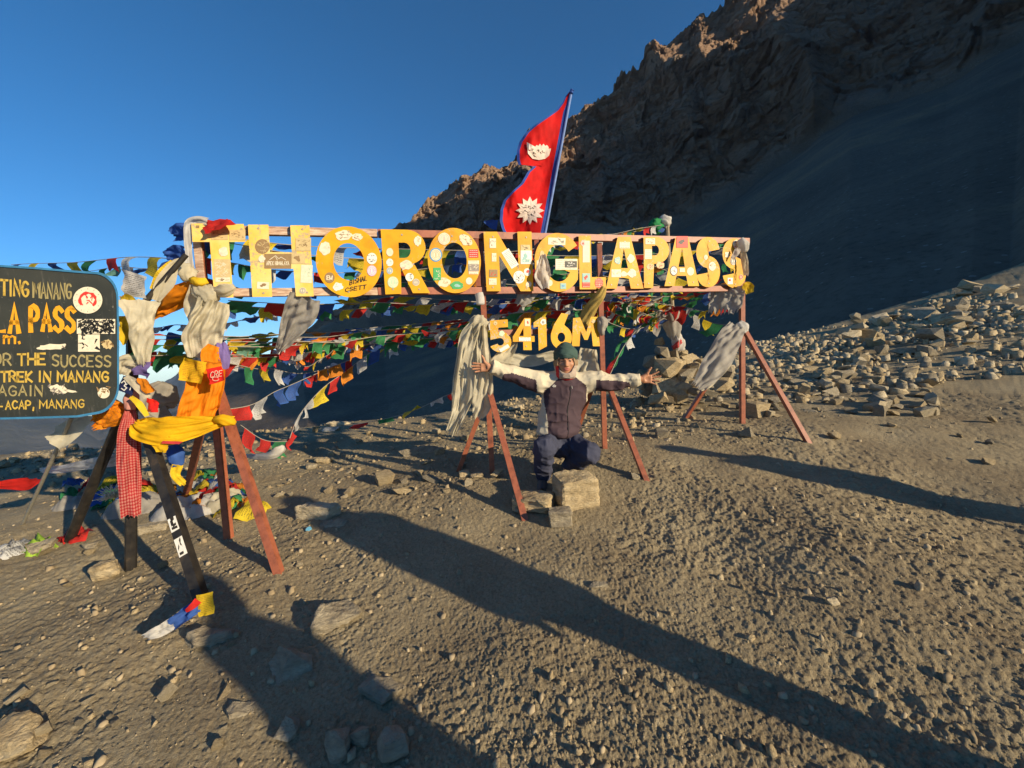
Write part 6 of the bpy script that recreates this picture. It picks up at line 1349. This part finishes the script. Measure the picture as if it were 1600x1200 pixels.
b3 = stand_for(296, 905, 1.75); stander(b3[0], b3[1], 1.75, radians(-12), 'down', 'person in dark parka standing just behind the camera', 103)

# ------------------------------------------------------------------ stones
def stone_base(seed, flat=.6, npt=16, rnd_=.25):
    r = random.Random(seed); bm = bmesh.new()
    for _ in range(npt):
        v = Vector((r.uniform(-1, 1), r.uniform(-1, 1), r.uniform(-1, 1)))
        m = max(abs(v.x), abs(v.y), abs(v.z)); v = v*(rnd_/max(v.length, .01)+(1-rnd_)/m); v.x *= r.uniform(.8, 1); v.z *= flat; v.y *= .8
        bm.verts.new(v*.5)
    ret = bmesh.ops.convex_hull(bm, input=bm.verts); 
    for g in ret['geom_interior']:
        if isinstance(g, bmesh.types.BMVert) and g.is_valid: bm.verts.remove(g)
    bmesh.ops.dissolve_limit(bm, angle_limit=radians(9), verts=bm.verts, edges=bm.edges)
    bmesh.ops.triangulate(bm, faces=bm.faces)
    bmesh.ops.recalc_face_normals(bm, faces=bm.faces)
    me = bpy.data.meshes.new('stone'); bm.to_mesh(me); bm.free(); return me
SB = []
for k in range(12):
    for mt in range(3):
        me = stone_base(100+k, (.28, .42, .6, .75)[k % 4], 12+k % 5); me.materials.append(STONE[mt]); SB.append(me)
def block_base(seed, flat):
    r = random.Random(seed); bm = bmesh.new(); bmesh.ops.create_cube(bm, size=1.0)
    for v in bm.verts: v.co = Vector((v.co.x*r.uniform(.82, 1.05), v.co.y*r.uniform(.82, 1.05), v.co.z*flat*r.uniform(.85, 1.1)))
    bmesh.ops.bevel(bm, geom=bm.edges, offset=.05, segments=1, affect='EDGES', profile=.6)
    bmesh.ops.triangulate(bm, faces=bm.faces); me = bpy.data.meshes.new('stone'); bm.to_mesh(me); bm.free(); return me
def fine_stone(name, size, seed, mat, flat=.5, npt=14, strata=.02):
    """a bigger stone: cut block, subdivided and broken up"""
    base = stone_base(seed, flat, npt, .15) if npt > 0 else block_base(seed, flat); bm = bmesh.new(); bm.from_mesh(base); bpy.data.meshes.remove(base)
    for v in bm.verts: v.co = Vector((v.co.x*size[0], v.co.y*size[1], v.co.z/flat*size[2]))
    for _ in range(4): bmesh.ops.subdivide_edges(bm, edges=[e for e in bm.edges if e.calc_length() > max(size)*.05], cuts=1, use_grid_fill=True)
    bmesh.ops.triangulate(bm, faces=bm.faces); bm.normal_update()
    co = np.array([v.co for v in bm.verts]); no = np.array([v.normal for v in bm.verts]); x, y, z = co.T+seed
    zz = z+x*.15
    d = strata*(.55*n3(x*3, y*3, zz*26, seed)+.5*n3(x*9, y*9, z*9, seed+1)+.35*n3(x*22, y*22, zz*40, seed+2)+.2*n3(x*60, y*60, z*60, seed+3))
    for v, o, k in zip(bm.verts, no, d): v.co = v.co+Vector(o)*float(k)
    me = bpy.data.meshes.new(name); bm.to_mesh(me); bm.free(); me.materials.append(mat)
    for p in me.polygons: p.use_smooth = True
    try: me.set_sharp_from_angle(angle=radians(38))
    except Exception: pass
    return me
BIG = [  # px, py of the base centre, width px, depth m, height m, flatness, material, yaw, seed, label
 (900, 792, 66, .24, .24, .8, 0, 12, 11, 'largest squared ochre block in front of the crouching person'),
 (876, 820, 38, .12, .105, .7, 1, -5, 12, 'small square grey stone in front of the large ochre block'),
 (834, 800, 70, .24, .115, .5, 0, -20, 13, 'flat ochre slab behind the front leg of the middle tripod'),
 (497, 812, 74, .16, .14, .6, 2, -18, 14, 'pale elongated stone lying at the start of the long shadow'),
 (519, 826, 52, .12, .05, .4, 1, -10, 15, 'flat grey stone touching the pale elongated one'),
 (533, 985, 92, .30, .16, .5, 1, 15, 16, 'large rounded boulder half sunk in the dirt, left of the long shadow'),
 (325, 1018, 100, .16, .12, .5, 1, 5, 17, 'broad grey stone beside the foot of the black leg'),
 (458, 1075, 70, .28, .13, .5, 1, 40, 18, 'dark three sided stone in the shade between two shadow bands'),
 (600, 1095, 84, .16, .10, .5, 1, -30, 19, 'long ridge shaped stone sunk in shade near the bottom'),
 (30, 1195, 130, .24, .14, .5, 0, 10, 20, 'large smooth boulder in the bottom left corner'),
 (378, 1128, 50, .12, .06, .5, 1, 20, 21, 'small rounded stone in sun above the shadow edge'),
 (452, 1160, 36, .10, .05, .5, 1, 0, 22, 'small round stone at the edge of the bottom shadow'),
 (534, 1190, 52, .12, .08, .6, 1, 30, 23, 'stone in deep shade at the bottom edge, left one'),
 (618, 1192, 56, .12, .08, .6, 1, 10, 24, 'stone in deep shade at the bottom edge, right one'),
 (566, 1170, 26, .08, .07, .7, 1, 60, 25, 'small pointed stone in deep shade near the bottom'),
 (62, 868, 58, .16, .10, .5, 1, 15, 26, 'grey stone beside the lime green scrap'),
 (170, 905, 46, .18, .11, .6, 0, 10, 27, 'upright ochre stone left of the black post foot'),
 (138, 860, 34, .10, .05, .5, 1, 0, 28, 'low grey stone at the foot of the left black leg'),
 (232, 835, 56, .14, .09, .6, 1, 25, 29, 'squared stone right of the patterned scarf end'),
 (1340, 888, 36, .07, .05, .5, 1, 60, 30, 'small broken stone alone on the right dirt'),
 (936, 920, 36, .06, .03, .4, 1, 0, 31, 'thin flat stone on the dirt below the person'),
 (874, 1086, 30, .06, .02, .4, 1, 10, 32, 'flat grey chip on the dirt below the long shadow'),
 (1298, 946, 22, .05, .03, .5, 2, 0, 33, 'pale pebble on the right dirt beside a small hollow'),
 (745, 748, 26, .09, .06, .6, 0, 0, 34, 'small ochre stone behind the middle tripod'), (778, 748, 28, .09, .09, .7, 0, 30, 35, 'angular ochre stone right of the middle post foot'),
 (726, 745, 18, .08, .05, .6, 0, 10, 36, 'small squared stone near the rear leg of the middle tripod'),
 (484, 732, 24, .10, .05, .4, 1, 10, 37, 'flat grey stone in sun left of the centre'), (530, 666, 40, .12, .09, .6, 2, 15, 38, 'pale block on the dark ground left of the red flag'),
 (660, 712, 80, .30, .14, .5, 1, 5, 39, 'dark mound like boulder in shade left of the middle tripod'), (920, 316+440, 22, .10, .06, .6, 1, 5, 40, 'grey stone behind the ochre block'),
 (808, 640, 26, .12, .08, .5, 2, 5, 41, 'pale flat stone beside the person at hip height'), (505, 722, 36, .12, .06, .5, 0, -15, 42, 'angular ochre stone lying in sun left of the centre'),
 (92, 716, 18, .14, .10, .7, 0, 5, 43, 'ochre stone in sun behind the pipe leg'), (127, 716, 20, .14, .05, .5, 2, 5, 44, 'flat pale stone behind the left black leg'), (22, 724, 16, .16, .10, .7, 0, 5, 45, 'small ochre stone at the far left edge of the pass'),
]
BLOCKS = (11, 12, 13, 14, 29, 36, 38)
SUNK = {16: .05, 17: .0, 18: .1, 19: -.1, 20: .1, 21: .05, 39: .05}
for (px, py, w, dep, hh, fl, mt, yw, sd_, lb) in BIG:
    g = G(px, py, False); wm = w*g[1]/FPX
    me = fine_stone('stone', (wm, max(dep, .02), hh), sd_*3, STONE[mt], fl, 0 if sd_ in BLOCKS else 12+sd_ % 5, min(.03, wm*(.07 if sd_ in BLOCKS else .09)))
    o = link('stone', me); yy = g[1]+dep*.35; o.location = (g[0]*yy/g[1], yy, float(gbase(g[0]*yy/g[1], yy))+hh*SUNK.get(sd_, .36)); o.rotation_euler = (radians(RND.uniform(-4, 4)), radians(RND.uniform(-4, 4)), radians(yw))
    tag(o, lb, 'stone')
cap_ = MB(); c = G(484, 829, False); cap_.tube([c+np.array((0, -.01, .012)), c+np.array((0, -.016, .022))], [.022, .022], 12); tag(cap_.build('bottle_cap', plain('cap_blue', (.15, .42, .60), .4)), 'pale blue bottle cap against the pale elongated stone', 'bottle cap')
rs = random.Random(77)
# cairn: each stone a part
ce = empty('cairn', G(1060, 625), 'pile of ochre stones carrying the leaning flag pole', 'cairn')
cz = [(1000+0, 600, 22, 18, 6.4), (1024, 585, 26, 22, 6.3), (1060, 604, 28, 20, 6.1), (1084, 600, 26, 18, 6.1), (1030, 536, 24, 14, 6.7), (1052, 556, 26, 20, 6.5), (1098, 566, 20, 16, 6.4), (1068, 552, 20, 12, 6.6), (1035, 552, 34, 24, 6.5), (1044, 575, 66, 36, 6.4), (1046, 604, 66, 38, 6.2), (1018, 565, 34, 30, 6.6), (1076, 566, 36, 30, 6.5), (1088, 580, 40, 32, 6.3), (1072, 592, 40, 36, 6.2), (1104, 582, 30, 26, 6.2), (1100, 598, 34, 22, 6.2), (1014, 606, 40, 30, 6.5), (1080, 560, 22, 14, 6.6), (1062, 572, 26, 26, 6.4),
      (1136, 584, 42, 30, 5.6), (1128, 600, 40, 20, 5.5), (1005, 590, 30, 26, 6.8), (1090, 612, 36, 16, 6.0), (1030, 622, 40, 18, 5.9), (1062, 618, 30, 18, 5.9), (1110, 614, 26, 12, 5.8), (1040, 590, 30, 20, 6.3)]
for k, (px, py, w, h_, Yd) in enumerate(cz):
    o = link('stone', SB[(k*7+2) % len(SB) if k % 3 else (k*3) % 36//3*3], ce); c = P(px, py, Yd); o.location = Vector(c)-parent_world(ce); s = w*Yd/FPX*.88
    o.scale = (s*1.05, s*.95, h_*Yd/FPX*.85/(.28, .42, .6, .75)[(SB.index(o.data)//3) % 4]*1.1); o.rotation_euler = (rs.uniform(-.3, .3), rs.uniform(-.3, .3), rs.uniform(0, 6.3))
# loose rubble: about 300 stones one by one, the smaller ones as one mass
placed = []
def put_stone(x, y, s, label, group, sink=.3, mt=None, fl=None):
    k = rs.randrange(12); me = SB[k*3+(mt if mt is not None else rs.choice((0, 0, 1, 2)))]; o = link('stone', me)
    f = (.28, .42, .6, .75)[k % 4]; o.scale = (s*rs.uniform(.8, 1.2), s*rs.uniform(.7, 1.1), s*rs.uniform(.8, 1.1)); o.location = (x, y, float(gbase(x, y))+s*f*.5*(1-sink)); o.rotation_euler = (rs.uniform(-.35, .35), rs.uniform(-.35, .35), rs.uniform(0, 6.3))
    tag(o, label, 'stone', group); return o
SZ = lambda w: 'tiny' if w < 13 else 'small' if w < 20 else 'medium' if w < 32 else 'large'
SHP = ('flat', 'low', 'blocky', 'chunky'); TON = ('ochre', 'grey', 'pale')
def describe(o, px, py, pxr, pyr, wpx, where):
    k = SB.index(o.data); fx = (px-pxr[0])/(pxr[1]-pxr[0]); fy = (py-pyr[0])/(pyr[1]-pyr[0])
    side = ('leftmost', 'left', 'middle', 'right', 'rightmost')[min(4, int(fx*5))]; row = ('far', 'back', 'front', 'near')[min(3, int(fy*4))]
    o['label'] = '%s %s %s stone, %s, %s of %s' % (SZ(wpx), SHP[(k//3) % 4], TON[k % 3], side, row, where)
def gpoly(px, py): g = G(px, py, False); return g[0], g[1]
used_labels = set()
def scatter(n, pxr, pyr, smin_, smax_, label, group, cond=lambda a, b: True, pw=2.2):
    c = 0; t = 0
    while c < n and t < n*30:
        t += 1; px = rs.uniform(*pxr); py = rs.uniform(*pyr)
        if not cond(px, py): continue
        x, y = gpoly(px, py)
        if y > 15: continue
        s = smin_+(smax_-smin_)*rs.random()**pw; wpx = s*FPX/y
        if wpx < 9 or wpx > 62: continue
        o = put_stone(x, y, s, label, group); describe(o, px, py, pxr, pyr, wpx, label); c += 1
        k0 = SB.index(o.data)
        for q in range(1, 36):
            if o['label'] not in used_labels: break
            o.data = SB[(k0+q*5) % 36]; describe(o, px, py, pxr, pyr, wpx, label)
        used_labels.add(o['label'])
line = lambda px: np.interp(px, [960, 1160, 1300, 1400, 1500, 1600], [640, 548, 520, 490, 458, 430])
scatter(130, (1165, 1460), (530, 660), .12, .36, 'the rubble behind right tripod', 'rubble behind the right tripod', lambda a, b: b > line(a)+6 and b < 655-.02*(a-1160) and abs(a-1300) < 60+(b-520)*1.2)
scatter(50, (1330, 1600), (440, 560), .25, .95, 'the rubble at the right edge', 'rubble at the right edge', lambda a, b: b > line(a)+2 and b < line(a)+85)
scatter(36, (960, 1170), (590, 690), .08, .24, 'the stones around the cairn', 'stones around the cairn', lambda a, b: b > 600)
scatter(34, (380, 740), (650, 780), .06, .22, 'the ground behind the sign', 'stones behind the sign')
scatter(14, (0, 150), (702, 740), .10, .30, 'the rim under the board', 'stones on the pass rim')
scatter(24, (0, 420), (860, 1190), .03, .09, 'the dirt at lower left', 'small stones at lower left')
scatter(14, (1150, 1600), (650, 760), .05, .16, 'the dirt beside the right tripod', 'small stones on the right')
c2_ = empty('cairn', G(1335, 525), 'small balanced stack of flat stones on the rise at right', 'cairn')
for k, (px, py, w, h_) in enumerate([(1330, 522, 40, 10), (1350, 520, 34, 14), (1338, 511, 30, 10), (1342, 503, 26, 9), (1336, 495, 16, 12), (1366, 522, 22, 9), (1318, 518, 22, 8)]):
    Yd = 8.5; o = link('stone', SB[(k % 12)*3+(0 if k % 2 else 2)], c2_); o.location = Vector(P(px, py, Yd))-parent_world(c2_); s = w*Yd/FPX; o.scale = (s, s*.8, h_*Yd/FPX/(.28, .42, .6, .75)[k % 4]*1.2); o.rotation_euler = (rs.uniform(-.1, .1), rs.uniform(-.1, .1), rs.uniform(0, 6))
g0 = gpoly(1335, 525)
names_ = ['left tripod', 'left tripod rear', 'middle tripod', 'middle tripod rear', 'inner right tripod', None, 'right tripod', 'right tripod rear']
for k, (tp, ft) in enumerate(LEGPTS):
    if not names_[k]: continue
    for q in range(2):
        a = rs.uniform(0, 6.3); put_stone(ft[0]+.09*cos(a), ft[1]+.05+.07*abs(sin(a)), rs.uniform(.05, .10), '%s stone wedged against the foot of the %s leg' % (('pale', 'darker')[q], names_[k]), 'stones at the feet of the sign legs', .35, (2, 1)[q])
# pebbles and chips as one mass
def pebbles(name, xs, ys, ss, seed, mats, sink=.2, zf=gz):
    n = len(xs); r = np.random.RandomState(seed)
    base = np.array([(1, 0, 0), (0, 1, 0), (-1, 0, 0), (0, -1, 0), (.55, .55, .6), (-.6, .5, .55), (-.5, -.6, .6), (.6, -.5, .5)]); f = [(0, 4, 7), (0, 1, 4), (1, 5, 4), (1, 2, 5), (2, 6, 5), (2, 3, 6), (3, 7, 6), (3, 0, 7), (4, 5, 6), (4, 6, 7)]
    V = base[None]*(1+r.uniform(-.35, .35, (n, 8, 3))); V[:, :, 2] *= r.uniform(.6, 1.9, (n, 1)); V[:, :4, 2] -= .3
    a = r.uniform(0, 6.28, n); ca, sa = np.cos(a)[:, None], np.sin(a)[:, None]; asp = r.uniform(.5, 1, (n, 1))
    x = V[:, :, 0]; y = V[:, :, 1]*asp; X_ = x*ca-y*sa; Y_ = x*sa+y*ca
    tx, ty = r.uniform(-.3, .3, (n, 1)), r.uniform(-.3, .3, (n, 1)); Z_ = V[:, :, 2]+X_*tx+Y_*ty
    s = (ss/2)[:, None]; z0 = zf(xs, ys)[:, None]
    P_ = np.stack([X_*s+xs[:, None], Y_*s+ys[:, None], Z_*s+z0+s*(.15-sink)], -1).reshape(-1, 3)
    F = (np.array(f)[None]+8*np.arange(n)[:, None, None]).reshape(-1, 3)
    mi = np.repeat(r.randint(0, len(mats), n), len(f)); return link(name, mesh_from(name, P_, F, mats, mi))
r = np.random.RandomState(5)
n = 42000; rad = 1.0*np.exp(r.uniform(0, 2.15, n)); ang = np.radians(r.uniform(-58, 58, n)); xs = rad*np.sin(ang); ys = rad*np.cos(ang)
keep = (r.rand(len(xs)) < .45) & (n2(xs*1.1, ys*1.1, 33)+.35*(xs < -.4)-.55*((xs > .4) & (ys < 4)) > r.uniform(-.9, .9, n)); xs, ys, rad = xs[keep], ys[keep], rad[keep]
ss = .004+.045*r.rand(len(xs))**9+.0020*rad*r.rand(len(xs))
M_peb = [rough_mat('pebble_brown', [(.3, (.20, .15, .09)), (.7, (.34, .27, .17))], 30, .9, 0), STONE[0], rough_mat('pebble_pale', [(.3, (.28, .22, .14)), (.7, (.40, .33, .22))], 30, .9, 0)]
tag(pebbles('pebbles', xs, ys, ss, 6, M_peb), 'pebbles and chips strewn over the trodden dirt', 'pebbles', kind='stuff')
n = 9000; px = r.uniform(930, 1600, n); ok = []
X2, Y2, S2 = [], [], []
gx = r.uniform(1.8, 18, n*2); gy = r.uniform(4.2, 13.5, n*2)
dens = sst(.0, 1.2, gy-4.6-.0*gx)*sst(14, 9, gy)*(.25+.75*(np.abs(gx-gy*.92) < gy*.42)); kk = r.rand(n*2) < dens*.8*sst(-.75, .35, n2(gx*.55, gy*.55, 93)+.4*n2(gx*1.7, gy*1.7, 94))*.8
gx, gy = np.concatenate([gx[kk], 4+10*r.rand(2200)]), np.concatenate([gy[kk], 5.4+7.5*r.rand(2200)]); kk = (gx < gy*1.6) & (n2(gx*.6, gy*.6, 95) > -.3)
tag(pebbles('rubble', gx[kk], gy[kk], .04+.20*r.rand(kk.sum())**2.2, 9, [STONE[0], STONE[2], STONE[1], STONE[0]], .1, gbase), 'loose broken stone covering the rise behind the right tripod', 'rubble', kind='stuff')
gx = r.uniform(-9, 2.5, 9000); gy = r.uniform(4.2, 8.2, 9000); kk = r.rand(9000) < sst(4.2, 5.2, gy)*sst(-.6, .5, n2(gx*.8, gy*.8, 91))*.5+.04
tag(pebbles('rubble', gx[kk], gy[kk], .02+.10*r.rand(kk.sum())**3, 10, [STONE[0], STONE[1], M_peb[0]], .1, gz), 'broken stone scattered behind the sign towards the rim', 'rubble', kind='stuff')
# ------------------------------------------------------------------ thin mountain air
hm = bpy.data.materials.new('thin_air'); hm.use_nodes = True; nt = hm.node_tree; nt.nodes.clear()
pv = nt.nodes.new('ShaderNodeVolumePrincipled'); pv.inputs['Color'].default_value = (.62, .78, 1.0, 1); pv.inputs['Density'].default_value = 5e-5; pv.inputs['Anisotropy'].default_value = .2
out = nt.nodes.new('ShaderNodeOutputMaterial'); nt.links.new(pv.outputs[0], out.inputs['Volume'])
B = 9200.0; zb, zt = -1300.0, 680.0
me = mesh_from('haze', [(x, y, z) for z in (zb, zt) for x, y in ((-B, -B), (B, -B), (B, B), (-B, B))], [(3, 2, 1, 0), (4, 5, 6, 7), (0, 1, 5, 4), (1, 2, 6, 5), (2, 3, 7, 6), (3, 0, 4, 7)], [hm])
tag(link('haze', me), 'thin mountain air in which the far ranges fade to blue', 'haze', kind='stuff')
